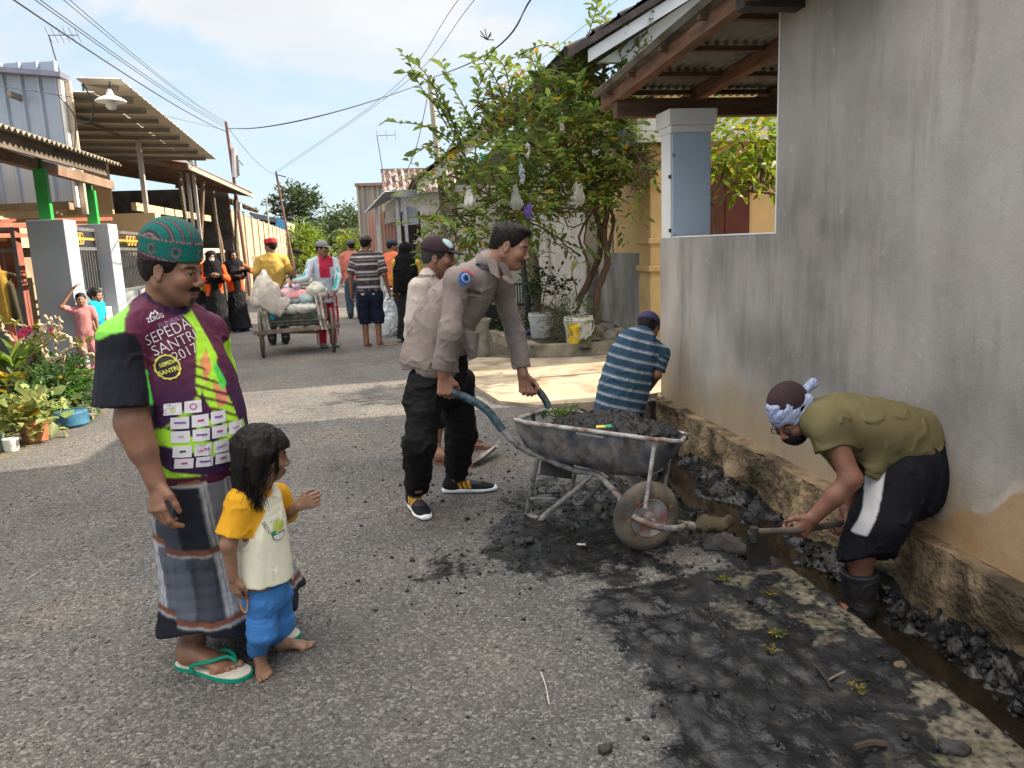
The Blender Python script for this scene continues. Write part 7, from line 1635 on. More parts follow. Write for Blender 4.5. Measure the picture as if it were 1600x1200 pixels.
# ============================================================= MAN IN THE BLUE STRIPED SHIRT, SQUATTING AT THE DRAIN
def stripe_back():
    y = 6.25; H = Head(PY(1013, 512, y+.12), (.62, .70, -.45), (.1, .1, 1), 1.05); nk = PY(1003, 530, y+.02); side = nrm(V(.93, -.30, 0)); d = SDF(); H.add(d, nk, .056)
    shR = PY(1032, 553, y+.0); elR = PY(1026, 586, y-.08); wrR = PY(1014, 606, y+.12); shL = PY(972, 545, y+.1); elL = PY(956, 590, y+.2)
    d.chain([shR, elR, wrR], [.05, .042, .03]); d.chain([shL, elL, elL+V(.1, .2, -.1)], [.05, .04, .03]); hand(d, wrR, V(-.2, .5, -.5), V(-.5, 0, -.5), V(0, 0, 1), 1, (.6,)*4)
    d.loft([(*PY(972, 648, y), .14, .11), (*PY(985, 590, y), .15, .11), (*nk, .07, .06)], side, .03)
    g = V(2.12, 6.30, -.30); kn = [PY(962, 640, y+.25), PY(1002, 640, y+.25)]
    for i, k in enumerate(kn): d.chain([PY(960+30*i, 660, y), k, g+V(.22*i-.1, 0, .05)], [.09, .07, .045])
    foot(d, g+V(-.10, 0, 0), V(.1, 1, 0), 1.0, None, False); foot(d, g+V(.12, 0, 0), V(.1, 1, 0), 1.0, None, False)
    P = person('man in a blue striped shirt and violet cap squatting with his back turned', d, g+V(0, 0, -.02), lambda v: H.col(v, (.20, .10, .065)), .0065)
    h = SDF(); H.hair(h, .006, (.08, .05), (-.012, -.05), -.08, .003); sdf_obj('hair', h, .006, MHAIR, P)
    cap_hat('cap', P, H, (.055, .05, .13), cloth('capcloth'), h_=.007)
    ax = [(*PY(967, 668, y), .19, .15), (*PY(968, 640, y), .215, .175), (*PY(976, 600, y), .215, .165), (*PY(988, 562, y+.01), .215, .15), (*PY(998, 535, y+.01), .17, .10), (*PY(1004, 518, y+.02), .075, .07)]
    s = SDF(); s.loft(ax, side, .03); s.cone(PY(1010, 535, y), shR, .06, .075, .04); slR = PY(1024, 578, y-.03); s.cone(shR, slR, .075, .08, .03); s.cone(shL, (shL+elL)/2, .07, .08, .03)
    s.post.append(lambda q, dd: np.where((np.linalg.norm(q-slR, axis=1) < .11), np.maximum(dd, (q-slR)@nrm(slR-shR)), dd)); s.cut(PY(975, 650, y-.1), (0, 0, -1)); s.disp(folds((8, 8, 8), .007, 7)); s.disp(folds((18, 18, 9), .003, 2))
    A = V(*PY(968, 650, y)); B = V(*PY(998, 525, y))
    def cf(v):
        t = (v-A)@nrm(B-A); ts, ds = limb_col(v, shR, slR); t = np.where((ds < .095) & (ts > .1), .42-.2*ts, t)+.012*noise3(v*3)
        u = (t/.083) % 1; c = np.tile([[.030, .072, .118]], (len(v), 1)); c[u < .14] = V(.36, .38, .42); c[(u > .20) & (u < .26)] = V(.30, .33, .38); c[(u > .14) & (u < .20)] = V(.10, .15, .24); c[(u > .62) & (u < .65)] = V(.022, .06, .11); return c
    sdf_obj('striped_shirt', s, .006, cloth('stripe_blue', rough=.8), P, cf)
    s = SDF(); s.loft([(*PY(968, 640, y), .15, .13), (*PY(975, 675, y), .17, .14)], side, .03, n=2)
    for i, k in enumerate(kn): s.cone(PY(960+30*i, 660, y), k+V(0, 0, -.06), .10, .09)
    sdf_obj('shorts', s, .01, cloth('black'), P, lambda v: np.where(((v[:, 0]-PY(1003, 650, y)[0]+.5*0 > 0) & (np.abs(((v[:, 0]*40) % 1)-.5) < .2))[:, None], V(.45, .45, .47), V(.012, .014, .022)))
stripe_back()
# ============================================================= MAN WITH THE HOE IN THE DRAIN
def digger():
    y = 3.22; H = Head(PY(1238, 650, 3.32), (-.80, -.42, -.62), (-.55, -.05, .80), 1.06); nk = PY(1268, 652, 3.30); side = nrm(V(.10, .99, 0)); d = SDF(); H.add(d, nk, .056)
    hp = PY(1425, 730, y); shR = PY(1291, 672, 3.40-.12); shN = PY(1296, 668, 3.12); elN = PY(1330, 748, 3.02); wrN = PY(1272, 808, 3.08)
    shF = PY(1300, 690, 3.46); elF = PY(1345, 745, 3.42); wrF = PY(1322, 795, 3.25)
    d.chain([shN, elN, PY(1305, 775, 3.04), wrN], [.055, .046, .044, .031], .025); d.chain([shF, elF, wrF], [.055, .045, .033], .03)
    hx = nrm(PY(1180, 832, 3.02)-PY(1322, 818, 3.20))
    hand(d, wrN, nrm(V(-.75, .0, -.75)), V(.6, .2, -.8), V(-.2, -.1, 1), 1.15, (.8, .95, 1.05, 1.1), .7); hand(d, wrF, nrm(V(-.3, -.1, -1)), V(-.6, .5, .2), V(0, -1, .2), 1.1, (.8, .9, 1, 1), .7)
    d.loft([(*PY(1420, 720, y), .12, .14), (*PY(1360, 680, y), .15, .11), (*PY(1300, 660, 3.27), .16, .10), (*nk, .06, .06)], side, .03)
    k1 = PY(1345, 858, 3.12); b1 = PY(1345, 960, 3.10); k2 = PY(1385, 850, 3.40); b2 = PY(1372, 930, 3.42); b1[2] = b2[2] = -.38
    d.chain([PY(1408, 740, 3.12), PY(1360, 835, 3.10), k1+V(0, 0, -.04), b1], [.09, .066, .058, .045], .03); d.chain([PY(1420, 740, 3.33), k2, b2], [.09, .065, .045], .03)
    P = person('masked man in olive shirt and black shorts bent double with a hoe in the drain', d, V((b1[0]+b2[0])/2, (b1[1]+b2[1])/2, -.40), lambda v: H.col(v, (.22, .10, .066)), .0048)
    # head: dark cap cloth, blue-white headscarf with a knot, black mask, glasses
    h = SDF(); H.hair(h, .006, (.085, .05), (-.015, -.05), -.08, .003); sdf_obj('hair', h, .0045, MHAIR, P)
    s = SDF(); s.ell(H.w(-.020, 0, .066), V(.104, .086, .092)*1.06, H.M, .01); s.cut(H.w(0, 0, .045), -(H.M[2])); sdf_obj('dark_cap', s, .0045, mat('cap_maroon', (.035, .018, .022), .85, .15, 30), P)
    s = SDF(); s.loft([(*H.w(-.006, 0, .012), .086, .106), (*H.w(-.010, 0, .040), .091, .114), (*H.w(-.012, 0, .074), .087, .109)], H.M[1], .01, n=3, flat=(True, True)); s.cone(H.w(-.06, .075, .045), H.w(-.02, .105, -.07), .022, .028, .02); s.cone(H.w(-.02, .105, -.07), H.w(0.0, .10, -.10), .028, .012, .02)
    s.cone(H.w(-.11, .03, .055), H.w(-.15, .06, .06), .02, .024, .02); s.disp(lambda q: .004*noise3(H.l(q)*V(25, 25, 70))+.003*noise3(q*60))
    def sc(v): q = H.l(v); c = np.tile([[.42, .47, .62]], (len(v), 1)); a = np.abs(((q[:, 0]*.7+q[:, 2])*55 % 1)-.5) < .10; b = np.abs(((q[:, 1]*.9-q[:, 2])*48 % 1)-.5) < .09; c[a | b] = V(.13, .17, .42); return c
    sdf_obj('headscarf', s, .004, cloth('scarf', rough=.8, bs=200), P, sc)
    s = SDF(); s.ell(H.w(.055, 0, -.055), (.060, .055, .050), H.M, .02); s.ell(H.w(.04, 0, -.085), (.05, .05, .04), H.M, .02); s.cut(H.w(.08, 0, -.022), nrm(H.M[2]+.25*H.M[0])); s.cone(H.w(.02, .060, -.045), H.w(-.005, .085, .0), .006, .003, .005); s.cone(H.w(.02, .060, -.07), H.w(-.005, .083, -.02), .008, .004, .005)
    sdf_obj('face_mask', s, .004, mat('mask_black', (.008, .008, .009), .75, .1, 20), P)
    b = MB()
    for sg in (1, -1): c = H.w(.104, .033*sg, .002); b.tube([c+H.M[1]*.022*math.cos(a)+H.M[2]*.016*math.sin(a) for a in np.arange(14)*math.pi/7], .0022, 5, close=True); b.tube([H.w(.104, .055*sg, .004), H.w(.0, .083*sg, .004)], .002, 5)
    b.build('glasses', mat('frame_black', (.01, .01, .01), .4), P, True)
    # tee shirt
    s = SDF(); s.loft([(*PY(1438, 712, y), .15, .175), (*PY(1412, 690, y), .165, .178), (*PY(1370, 677, y), .18, .165), (*PY(1325, 664, 3.24), .19, .145), (*PY(1290, 656, 3.27), .165, .110), (*PY(1262, 652, 3.30), .085, .075)], side, .03)
    slN = PY(1306, 704, 3.09); s.cone(PY(1280, 660, 3.2), shN, .075, .078, .05); s.cone(shN, slN, .080, .088, .035); s.cone(PY(1285, 665, 3.38), shF, .07, .075, .04); s.cone(shF, (shF+elF)/2, .078, .08, .03)
    s.loft([(*PY(1375, 715, 3.10), .05, .03), (*PY(1362, 745, 3.08), .03, .014)], V(1, 0, .3), .04, n=2)
    nd = nrm(elN-shN+V(-.06, 0, 0)); s.post.append(lambda q, dd: np.where((np.linalg.norm(q-slN, axis=1) < .135) & (q[:, 1] < 3.22), np.maximum(dd, (q-slN)@nd), dd))
    hm = PY(1440, 694, y); s.post.append(lambda q, dd: np.where(q[:, 0] > PY(1335, 700, 3.1)[0], np.maximum(dd, (q-PY(1418, 703, y))@nrm(V(.565, 0, -.825))), dd)); 
    s.disp(folds((6, 6, 6), .007, 31)); s.disp(lambda q: .006*np.maximum(0, noise3(V(1, 1, 1)*np.stack([q[:, 0]*9+q[:, 2]*6, q[:, 1]*3, q[:, 2]*5-q[:, 0]*5], 1))))
    T = sdf_obj('tee_shirt', s, .0052, cloth('olive', rough=.8), P, lambda v: np.tile([[.150, .128, .062]], (len(v), 1))*(1+.08*fbm(v*5, 3))[:, None])
    # shorts with a white side stripe
    s = SDF(); A0 = PY(1412, 700, y); s.loft([(*PY(1418, 705, y), .175, .165), (*PY(1428, 740, y), .185, .165), (*PY(1405, 775, y), .18, .15)], side, .04, n=3)
    e1 = PY(1356, 862, 3.09); e2 = PY(1392, 812, 3.42); s.chain([PY(1408, 745, 3.12), PY(1372, 815, 3.09), e1+V(0, 0, -.03)], [.135, .128, .122], .04); s.chain([PY(1438, 745, 3.34), PY(1432, 795, 3.38), PY(1418, 835, 3.40)], [.13, .115, .10], .04)
    s.cut(PY(1372, 872, 3.1), nrm(V(-.10, -.50, -1))); s.disp(folds((7, 7, 5), .009, 14)); s.disp(folds((15, 15, 7), .003, 3))
    chs = Chart(PY(1370, 780, 2.98), (-.42, -.90, .05))
    def shc(v):
        c = np.tile([[.0085, .009, .014]], (len(v), 1)); m = chs.poly(v, [(1384, 702), (1397, 697), (1392, 745), (1376, 800), (1356, 840), (1333, 838), (1352, 800), (1370, 750)]) & (v[:, 1] < 3.2); c[m] = V(.62, .62, .64)
        m = chs.poly(v, [(1347, 769), (1361, 770), (1360, 775), (1347, 773)]) & (v[:, 1] < 3.2); c[m] = V(.35, .33, .28); return c
    sdf_obj('shorts', s, .0048, cloth('short_black', rough=.8), P, shc)
    for (kk, bb, r0) in ((PY(1343, 893, 3.10), b1, .088), (PY(1384, 880, 3.42), b2, .08)):
        s = SDF(); s.loft([(*kk, r0, r0*.95), (*((kk+bb)/2), r0*.86, r0*.82), (*(bb+V(0, 0, .06)), r0*.8, r0*.78)], side, .02, n=3); foot(s, bb+V(.04, 0, -.01), V(-1, -.15, 0), 1.15, None, False); s.disp(folds((10, 10, 16), .006, 3)); s.ell(kk+V(0, 0, .03), (r0*.85, r0*.85, .05), None, .01, 's')
        sdf_obj('rubber_boot', s, .006, mat('boot_rubber', (.012, .018, .028), .5, .3, 6, .2, 30, dirt=(.03, .028, .026), dirt_s=8), P)
digger()
# ============================================================= PEOPLE FURTHER AWAY
def walker(label, base, ht, yaw, skin=SK1, top=None, topcol=(.5, .5, .5), bottom='trousers', botcol=(.02, .02, .03), armR=None, armL=None, head=(0, 0, 0), hat=None, sleeve='short', h=.011, shoes=None,
           lean=0.0, topf=None, hair='short', bot_len=.10, stride=0.0, hem=.80, group=None, botf=None, girth=1.0, child=False, barefoot=False, kneel=None):
    s = ht/1.68; f = V(math.cos(yaw), math.sin(yaw), 0); l = V(-f[1], f[0], 0); u = V(0, 0, 1); b = V(base[0], base[1], 0)
    W_ = lambda x, y, z: b+s*(f*(x+lean*max(0, z-.9))+l*y+u*z)
    hd = nrm(f+head[0]*l+head[2]*u); H = Head(W_(.02, 0, 1.575), hd, u+.1*lean*f, s*(1.0 if not child else 1.30), child)
    nk = W_(0, 0, 1.43); arms = {1: armL, -1: armR}; d = SDF(); H.add(d, nk, .056 if not child else .042)
    d.loft([(*W_(0, 0, .84), .15*s, .11*s), (*W_(0, 0, 1.0), .14*s, .10*s), (*W_(0, 0, 1.25), .16*s, .11*s), (*W_(0, 0, 1.40), .10*s, .07*s)], l, .03, n=3)
    J = {}
    for sg in (1, -1):
        sh = W_(0, .185*sg, 1.36); a = arms[sg] or ((.0, .235*sg, 1.09), (.05, .25*sg, .84)); el = W_(*a[0]); wr = W_(*a[1]); J[sg] = (sh, el, wr)
        d.chain([sh, el, wr], [.05*s, .040*s, .028*s], .03*s); fw = nrm(nrm(wr-el)+V(0, 0, -.2)); hand(d, wr, fw, -l*sg, f if abs(fw@f) < .8 else u, s*1.05, (.5, .55, .6, .65), .5)
        st = stride*sg; hp = W_(0, .09*sg, .86); kn = W_(st*.6+.03, .10*sg, .47); an = W_(st, .10*sg, .09); J[sg, 'leg'] = (hp, kn, an)
        d.chain([hp, kn, an], [.085*s, .058*s, .04*s], .03*s); hl = an-f*.04*s; hl[2] = .012*s; J[sg, 'heel'] = hl
        foot(d, hl, f, s*1.02, an, barefoot, -sg)
    if child: pass
    P = person(label, d, b, lambda v: H.col(v, skin), h, group=group)
    if hair == 'short': q = SDF(); H.hair(q, .006, (.085, .058), (-.012, -.05), -.08, .003); sdf_obj('hair', q, h*.8, MHAIR, P)
    if hat == 'cap': cap_hat('cap', P, H, hair if isinstance(hair, tuple) else (.02, .02, .02), cloth('capcloth'), h_=h*.8, cf=head_cf)
    # top
    t = SDF(); g = girth
    t.loft([(*W_(0, 0, hem), .172*s*g, .135*s*g), (*W_(0, 0, 1.0), .165*s*g, .130*s*g), (*W_(0, 0, 1.25), .180*s*g, .130*s*g), (*W_(0, 0, 1.37), .15*s, .095*s), (*W_(0, 0, 1.44), .07*s, .065*s)], l, .03, n=3)
    for sg in (1, -1):
        sh, el, wr = J[sg]; t.cone(W_(0, .09*sg, 1.40), sh, .055*s, .062*s, .04)
        if sleeve == 'short': e = sh+(el-sh)*.72; t.cone(sh, e, .062*s, .072*s, .03)
        else: t.chain([sh, el, wr-(wr-el)*.08], [.062*s, .054*s, .046*s], .03)
    t.disp(folds((10, 10, 6), .007*s, 3)); t.cut(W_(0, 0, hem), -u) if all((J[k][2]@u) > hem*s-.0 for k in (1, -1)) or sleeve == 'short' else None
    tf = topf(H, W_, J, s, f, l) if topf else (lambda v: np.tile(np.array(topcol), (len(v), 1)))
    sdf_obj(top or 'shirt', t, h, cloth('plainfar', rough=.85, bs=120), P, tf)
    q = SDF()
    if bottom in ('trousers', 'shorts'):
        q.loft([(*W_(0, 0, .93), .15*s*g, .12*s*g), (*W_(0, 0, .82), .165*s*g, .135*s*g), (*W_(0, 0, .74), .15*s, .12*s)], l, .03, n=2)
        for sg in (1, -1):
            hp, kn, an = J[sg, 'leg']
            if bottom == 'trousers': q.chain([hp-u*.06*s, kn, an+u*(bot_len-.09)*s], [.105*s, .085*s, .07*s], .03)
            else: q.chain([hp-u*.06*s, kn+u*.02, kn-u*.10*s], [.11*s, .095*s, .085*s], .03)
        if bottom == 'shorts': q.cut(W_(0, 0, .36), -u)
    else:
        q.loft([(*W_(0, 0, .95), .15*s, .12*s), (*W_(0, 0, .75), .18*s, .15*s), (*W_(0, 0, .4), .20*s, .17*s), (*W_(stride*.2, 0, .07), .25*s, .22*s)], l, .03, n=3)
    q.disp(folds((11, 11, 5), .010*s, 5)); sdf_obj(bottom, q, h, cloth('plainfar'), P, botf(W_, s) if botf else (lambda v: np.tile(np.array(botcol), (len(v), 1))))
    if shoes is not None:
        for sg in (1, -1):
            e = SDF(); hl = J[sg, 'heel']; foot(e, hl-f*.01, f, s*1.12, hl+V(0, 0, .10), False, -sg); e.disp(lambda v: v[:, 0]*0-.006); sdf_obj('shoe', e, h*.8, mat('shoe_%d' % int(shoes[2]*1000), shoes, .6), P)
    return P, H, W_, J
head_cf = None
def hijab(P, H, W_, s, l, col, long_=1.05, h=.010, mask=None):
    q = SDF(); q.ell(H.w(-.012, 0, .03), V(.118, .098, .108)*H.S, H.M, .02); q.cone(H.w(-.02, 0, -.03), W_(-.01, 0, 1.42), .095*s, .115*s, .04)
    q.loft([(*W_(.0, 0, 1.46), .10*s, .10*s), (*W_(0, 0, 1.38), .20*s, .14*s), (*W_(0, 0, 1.22), .235*s, .17*s), (*W_(0, 0, long_), .245*s, .19*s)], l, .04, n=3)
    q.ell(H.w(.085, 0, -.005), V(.05, .050, .066)*H.S, H.M, .015, 's'); q.disp(folds((13, 13, 4), .012*s, 8))
    o = sdf_obj('hijab', q, h, cloth('plainfar'), P, lambda v: np.tile(np.array(col), (len(v), 1)))
    if mask is not None:
        q = SDF(); q.ell(H.w(.062, 0, -.045), V(.055, .052, .045)*H.S, H.M, .01); sdf_obj('face_mask', q, h*.7, mat('mask_white', (.68, .66, .68), .7), P)
    return o
# --- man in the striped tee seen from behind
b = G(583, 542); b[1] += .03
def stripes(H, W_, J, s, f, l):
    def cf(v):
        z = v[:, 2]/s
        for k in (1, -1): ts, ds = limb_col(v, J[k][0], J[k][1]); z = np.where((ds < .09) & (ts > .15) & (np.abs((v-W_(0, 0, 1))@l) > .17*s), 1.33-.27*ts, z)
        t = ((1.42-z)/.112) % 1; c = np.tile([[.050, .034, .036]], (len(v), 1)); c[(t > .30) & (t < .52)] = V(.44, .45, .50); c[(t > .80) & (t < .86)] = V(.38, .32, .33); c[(t > .96)] = V(.07, .05, .05); return c
    return cf
head_cf = lambda v: np.tile([[.07, .065, .055]], (len(v), 1))*(1+.7*(fbm(v*28, 2) > 0))[:, None]
P, H, W_, J = walker('man in brown and grey striped tee with rolled navy shorts, back turned', b, 1.68, R(80), topf=stripes, bottom='shorts', botcol=(.012, .016, .035), hat='cap', hair='short', h=.009, armR=((-.02, -.25, 1.10), (.04, -.30, .84)), armL=((0, .26, 1.10), (.02, .28, .84)), barefoot=True, hem=.80, girth=1.08, head=(-.25, 0, 0))
for sg in (1, -1): flipflop(P, J[sg, 'heel']-V(0, 0, .012), V(.9, .3, 0) if sg < 0 else V(.2, 1, 0), 1.05, sg, (.25, .17, .14), (.26, .18, .15))
m_ = MB(); 
# --- white sack
def sack(label, c, w, hgt, top, col=(.60, .66, .72)):
    s = SDF(); s.loft([(*c, w*.46, w*.40), (*(c+V(0, 0, hgt*.22)), w*.52, w*.44), (*(c+V(0, 0, hgt*.6)+(top-c)*.25*V(1, 1, 0)), w*.34, w*.28), (*top, w*.13, w*.10)], V(1, 0, 0), .03, n=4); s.ell(top+V(0, 0, .03), (w*.2, w*.14, .04), None, .03)
    s.disp(lambda q: .022*np.abs(noise3(q*V(14, 14, 6)))+.008*noise3(q*30)); return tag(sdf_obj('sack', s, .012, mat('woven_sack', col, .55, .12, 14, .5, 90), None, loc=c), label, 'sack')
sc_ = G(607, 524); sack('white woven sack hanging beside the striped tee man', V(sc_[0]+.03, sc_[1], .03), .38, .78, PY(610, 455, sc_[1]-.05))
# --- man in the faded pink shirt further ahead
head_cf = lambda v: np.tile([[.09, .10, .10]], (len(v), 1))
b = G(556, 498); walker('man in faded salmon long-sleeved shirt and blue jeans walking away', b, 1.68, R(95), topcol=(.56, .19, .15), botcol=(.05, .09, .14), hat='cap', sleeve='long', shoes=(.02, .02, .02), head=(.5, 0, 0), stride=.08, h=.012, girth=1.1)
# --- man in orange vest with navy cap, partly hidden
head_cf = lambda v: np.tile([[.03, .045, .065]], (len(v), 1))
b = G(598, 500); b = V(PY(613, 400, 15.2)[0], 15.2, 0); walker('man in orange vest and navy cap beyond the striped tee man', b, 1.63, R(40), topcol=(.75, .20, .10), botcol=(.02, .025, .04), hat='cap', h=.013, shoes=(.03, .03, .03), head=(-.6, 0, 0))
# --- woman in long black hijab from behind
b = V(PY(640, 500, 12.4)[0], 12.4, 0)
P, H, W_, J = walker('woman in long black veil and yellow tunic, seen from behind', b, 1.55, R(70), topcol=(.62, .40, .06), bottom='skirt', botcol=(.02, .02, .022), hair=None, h=.012, hem=.62, shoes=(.02, .02, .02), sleeve='long')
hijab(P, H, W_, 1.55/1.68, V(-math.sin(R(70)), math.cos(R(70)), 0), (.006, .006, .008), .86)
# --- partly hidden person with pale cap between the veil and the companion
head_cf = lambda v: np.tile([[.30, .28, .27]], (len(v), 1))*(.5+.8*(fbm(v*30, 2) > 0))[:, None]
b = V(PY(661, 400, 13.4)[0], 13.4, 0); walker('person in pale mottled cap mostly hidden behind the man in the dark cap', b, 1.62, R(200), topcol=(.18, .17, .17), botcol=(.04, .04, .045), hat='cap', h=.014, shoes=(.02, .02, .02))
# --- yellow shirt man holding the trike
bY = V(PY(424, 400, 13.0)[0], 13.0, 0)
P, H, W_, J = walker('man in mustard tee and red cylindrical cap holding the left side of the cart', bY, 1.70, R(100), topcol=(.48, .31, .075), botcol=(.014, .017, .03), h=.011, head=(.9, 0, -.1), armL=((-.02, .27, 1.10), (.10, .30, .90)), armR=((.0, -.27, 1.12), (.10, -.32, .92)), shoes=(.03, .03, .03), girth=1.08)
q = SDF(); q.loft([(*H.w(-.012, 0, .045), .098, .112), (*H.w(-.012, 0, .115), .090, .104)], H.M[1], .01, n=1); sdf_obj('red_cap', q, .008, mat('red_felt', (.50, .025, .04), .8), P)
# --- man in the white and teal jacket pushing
bW = V(PY(502, 400, 12.25)[0], 12.25, 0)
def jacket(H, W_, J, s, f, l):
    def cf(v):
        c = np.tile([[.52, .58, .66]], (len(v), 1)); q = H.l(v); y = (v-W_(0, 0, 1))@l
        c[(np.abs(y) < .08) & ((v-W_(0, 0, 1.3))@f > .02) & (v[:, 2] > 1.08)] = V(.48, .03, .07); c[(y > -.05) & (y < .14) & (v[:, 2] > 1.24) & ((v-W_(0, 0, 1.3))@f > -.02)] = V(.45, .03, .07)
        for k in (1, -1):
            ts, ds = limb_col(v, J[k][0]+V(0, 0, .06), J[k][1]+V(0, 0, .055)); c[(ds < .030)] = V(.02, .36, .33); ts, ds = limb_col(v, J[k][1]+V(0, 0, .05), J[k][2]+V(0, 0, .045)); c[ds < .028] = V(.02, .36, .33)
        return c
    return cf
head_cf = lambda v: np.tile([[.20, .22, .21]], (len(v), 1))
def wbot(W_, s): return lambda v: np.where(((v[:, 0]*7) % 1 < .18)[:, None], V(.6, .6, .62), V(.52, .025, .05))
Pw, H, W_, J = walker('man in white and teal jacket and grey cap pushing the garbage cart', bW, 1.62, R(-75), topf=jacket, hat='cap', sleeve='long', h=.010, lean=.18, head=(.85, 0, -.1), armR=((.14, -.30, 1.13), (.36, -.52, 1.10)), armL=((.16, .20, 1.13), (.36, .10, .92)), botf=wbot, shoes=(.12, .14, .12), hem=.72)
# --- two women in black with orange vests
bA = G(362, 520); bA = V(-2.98, 15.3, 0)
def vest(H, W_, J, s, f, l):
    def cf(v):
        c = np.tile([[.72, .095, .02]], (len(v), 1)); y = (v-W_(0, 0, 1))@l; c[(np.abs(y) < .07) & (((v-W_(0, 0, 1))@f) > 0)] = V(.008, .008, .01)
        for k in (1, -1): ts, ds = limb_col(v, J[k][1], J[k][2]); c[(ds < .09) & (ts > .55)] = V(.01, .01, .012)
        return c
    return cf
P, H, W_, J = walker('masked woman in black hijab and orange vest with folded arms', bA+V(-.09, .0, 0), 1.55, R(-75), topf=vest, bottom='skirt', botcol=(.010, .011, .014), hair=None, sleeve='long', h=.010, hem=.80, armR=((.12, -.26, 1.12), (.30, -.02, 1.18)), armL=((.12, .26, 1.12), (.28, .06, 1.24)), shoes=(.02, .02, .025), lean=.0)
hijab(P, H, W_, 1.55/1.68, V(-math.sin(R(-75)), math.cos(R(-75)), 0), (.008, .008, .011), 1.16, mask=True)
P, H, W_, J = walker('second woman in black with orange sleeves standing behind the masked woman', bA+V(.22, .42, 0), 1.56, R(-60), topf=vest, bottom='skirt', botcol=(.010, .011, .014), hair=None, sleeve='long', h=.011, hem=.84, armR=((.1, -.26, 1.12), (.26, -.05, 1.16)), armL=((.05, .42, 1.22), (.22, .12, 1.32)), shoes=(.01, .05, .16))
hijab(P, H, W_, 1.56/1.68, V(-math.sin(R(-60)), math.cos(R(-60)), 0), (.008, .008, .011), 1.2)
P, H, W_, J = walker('woman in orange headscarf and yellow tunic half hidden by the sarong man', bA+V(-.42, .35, 0), 1.56, R(-60), topcol=(.62, .38, .05), bottom='skirt', botcol=(.012, .013, .016), hair=None, sleeve='long', h=.011, hem=.66, armR=((.1, -.26, 1.12), (.25, -.05, 1.10)), armL=((.1, .26, 1.12), (.30, .10, 1.16)), shoes=(.02, .02, .02))
hijab(P, H, W_, 1.56/1.68, V(-math.sin(R(-60)), math.cos(R(-60)), 0), (.75, .14, .04), 1.25)
# --- the two small girls by the grey pillar
g1 = G(141, 577); SKc = (.33, .18, .12)
P, H, W_, J = walker('toddler girl in dusty pink with arm raised, leaning on the grey pillar', g1, 1.02, R(-60), skin=SKc, topcol=(.46, .20, .21), bottom='shorts', botcol=(.42, .19, .20), h=.008, child=True, head=(-.2, 0, .1), armR=((.10, -.42, 1.46), (.12, -.12, 1.86)), armL=((.05, .25, 1.1), (.10, .25, .85)), shoes=(.60, .16, .22), hem=.86)
g2 = G(163, 570)
P, H, W_, J = walker('toddler girl with black ponytail in bright turquoise top facing the road', g2, 1.06, R(-15), skin=SKc, topcol=(.01, .40, .62), bottom='shorts', botcol=(.42, .20, .22), h=.008, child=True, head=(0, 0, -.1), armR=((.0, -.25, 1.08), (.05, -.22, .82)), shoes=(.60, .16, .22), hem=.86, hair=None)
q = SDF(); q.ell(H.w(-.014, 0, .042), V(.112, .092, .096)*H.S, H.M, .01); q.ell(H.w(-.115, 0, .03), V(.045, .04, .07)*H.S, H.M, .02); q.disp(lambda v: .004*noise3(v*40))
q.post.append(lambda v, dd: np.maximum(dd, np.minimum(H.l(v)[:, 0]-.055, .055-H.l(v)[:, 2])*H.S)); q.cone(H.w(-.02, 0, -.05), H.w(-.05, 0, -.02), .05, .05, .03); sdf_obj('hair', q, .008, MHAIR, P)
# ============================================================= GARBAGE CART (pedicab frame)
tk = empty('garbage_cart', (-1.2, 12.0, 0), 'old pedal cart with white corner posts carrying a heap of garbage bags', 'cart')
MWP = mat('cart_white', (.52, .50, .46), .7, .2, 8, .3, 40, dirt=(.22, .17, .12), dirt_s=9); MCR = mat('cart_rust', (.13, .09, .07), .7, .3, 12, .4, 50)
Yc = 11.55
def wheel(px, pyb, pyt, y, lbl):
    b_ = PY(px, pyb, y); r = .33; c = V(b_[0], y, r); ax = nrm(V(1, .10, 0)); b = MB(); pr = [(r-.02+.022*math.cos(a), .022*math.sin(a)) for a in np.linspace(-2.6, 2.6, 9)]
    w = b.lathe(c, pr, 36, ax, cap=(False, False)).build('wheel', mat('tyre_grey', (.10, .09, .08), .85, .2, 9), tk, True)
    b = MB(); b.lathe(c, [(r-.045, -.012), (r-.035, 0), (r-.045, .012), (r-.055, 0), (r-.045, -.012)], 36, ax, cap=(False, False)); v = nrm(np.cross(ax, (0, 0, 1))); u = np.cross(ax, v)
    for k in range(14): a = k*math.pi/7; e = v*math.cos(a)+u*math.sin(a); b.tube([c+ax*.03*(-1)**k, c+e*(r-.05)], .003, 4)
    b.lathe(c, [(.02, -.06), (.03, -.02), (.03, .02), (.02, .06)], 10, ax); b.build('rim', MCR, w, True); return c
cL = wheel(412, 558, 470, 11.52, 'l'); cR = wheel(522, 550, 470, 11.62, 'r')
fr_ = MB(); a = cL+V(-.10, -.05, .03); b_ = cR+V(.12, -.03, .06); MB().beam(a, b_, .05, .055).build('front_bar', mat('cart_bar', (.20, .15, .11), .8, .3, 9), tk)
for (c, dx, nm) in ((cL, .06, 0), (cR, -.08, 1)):
    z0 = c[2]+.02; lean = -.05 if nm == 0 else -.06
    for k in range(2): MB().beam(V(c[0]+dx+.055*k*(1 if nm == 0 else -1), Yc, z0), V(c[0]+dx+.055*k*(1 if nm == 0 else -1)+lean, Yc+.03, z0+.52), .03, .035).build('corner_post', MWP, tk)
    MB().beam(V(c[0]+dx+lean, Yc, z0+.5), V(c[0]+dx+lean*1.2, Yc+1.0, z0+.62), .035, .04).build('side_rail', MWP, tk)
x0, x1 = cL[0]+.1, cR[0]-.1
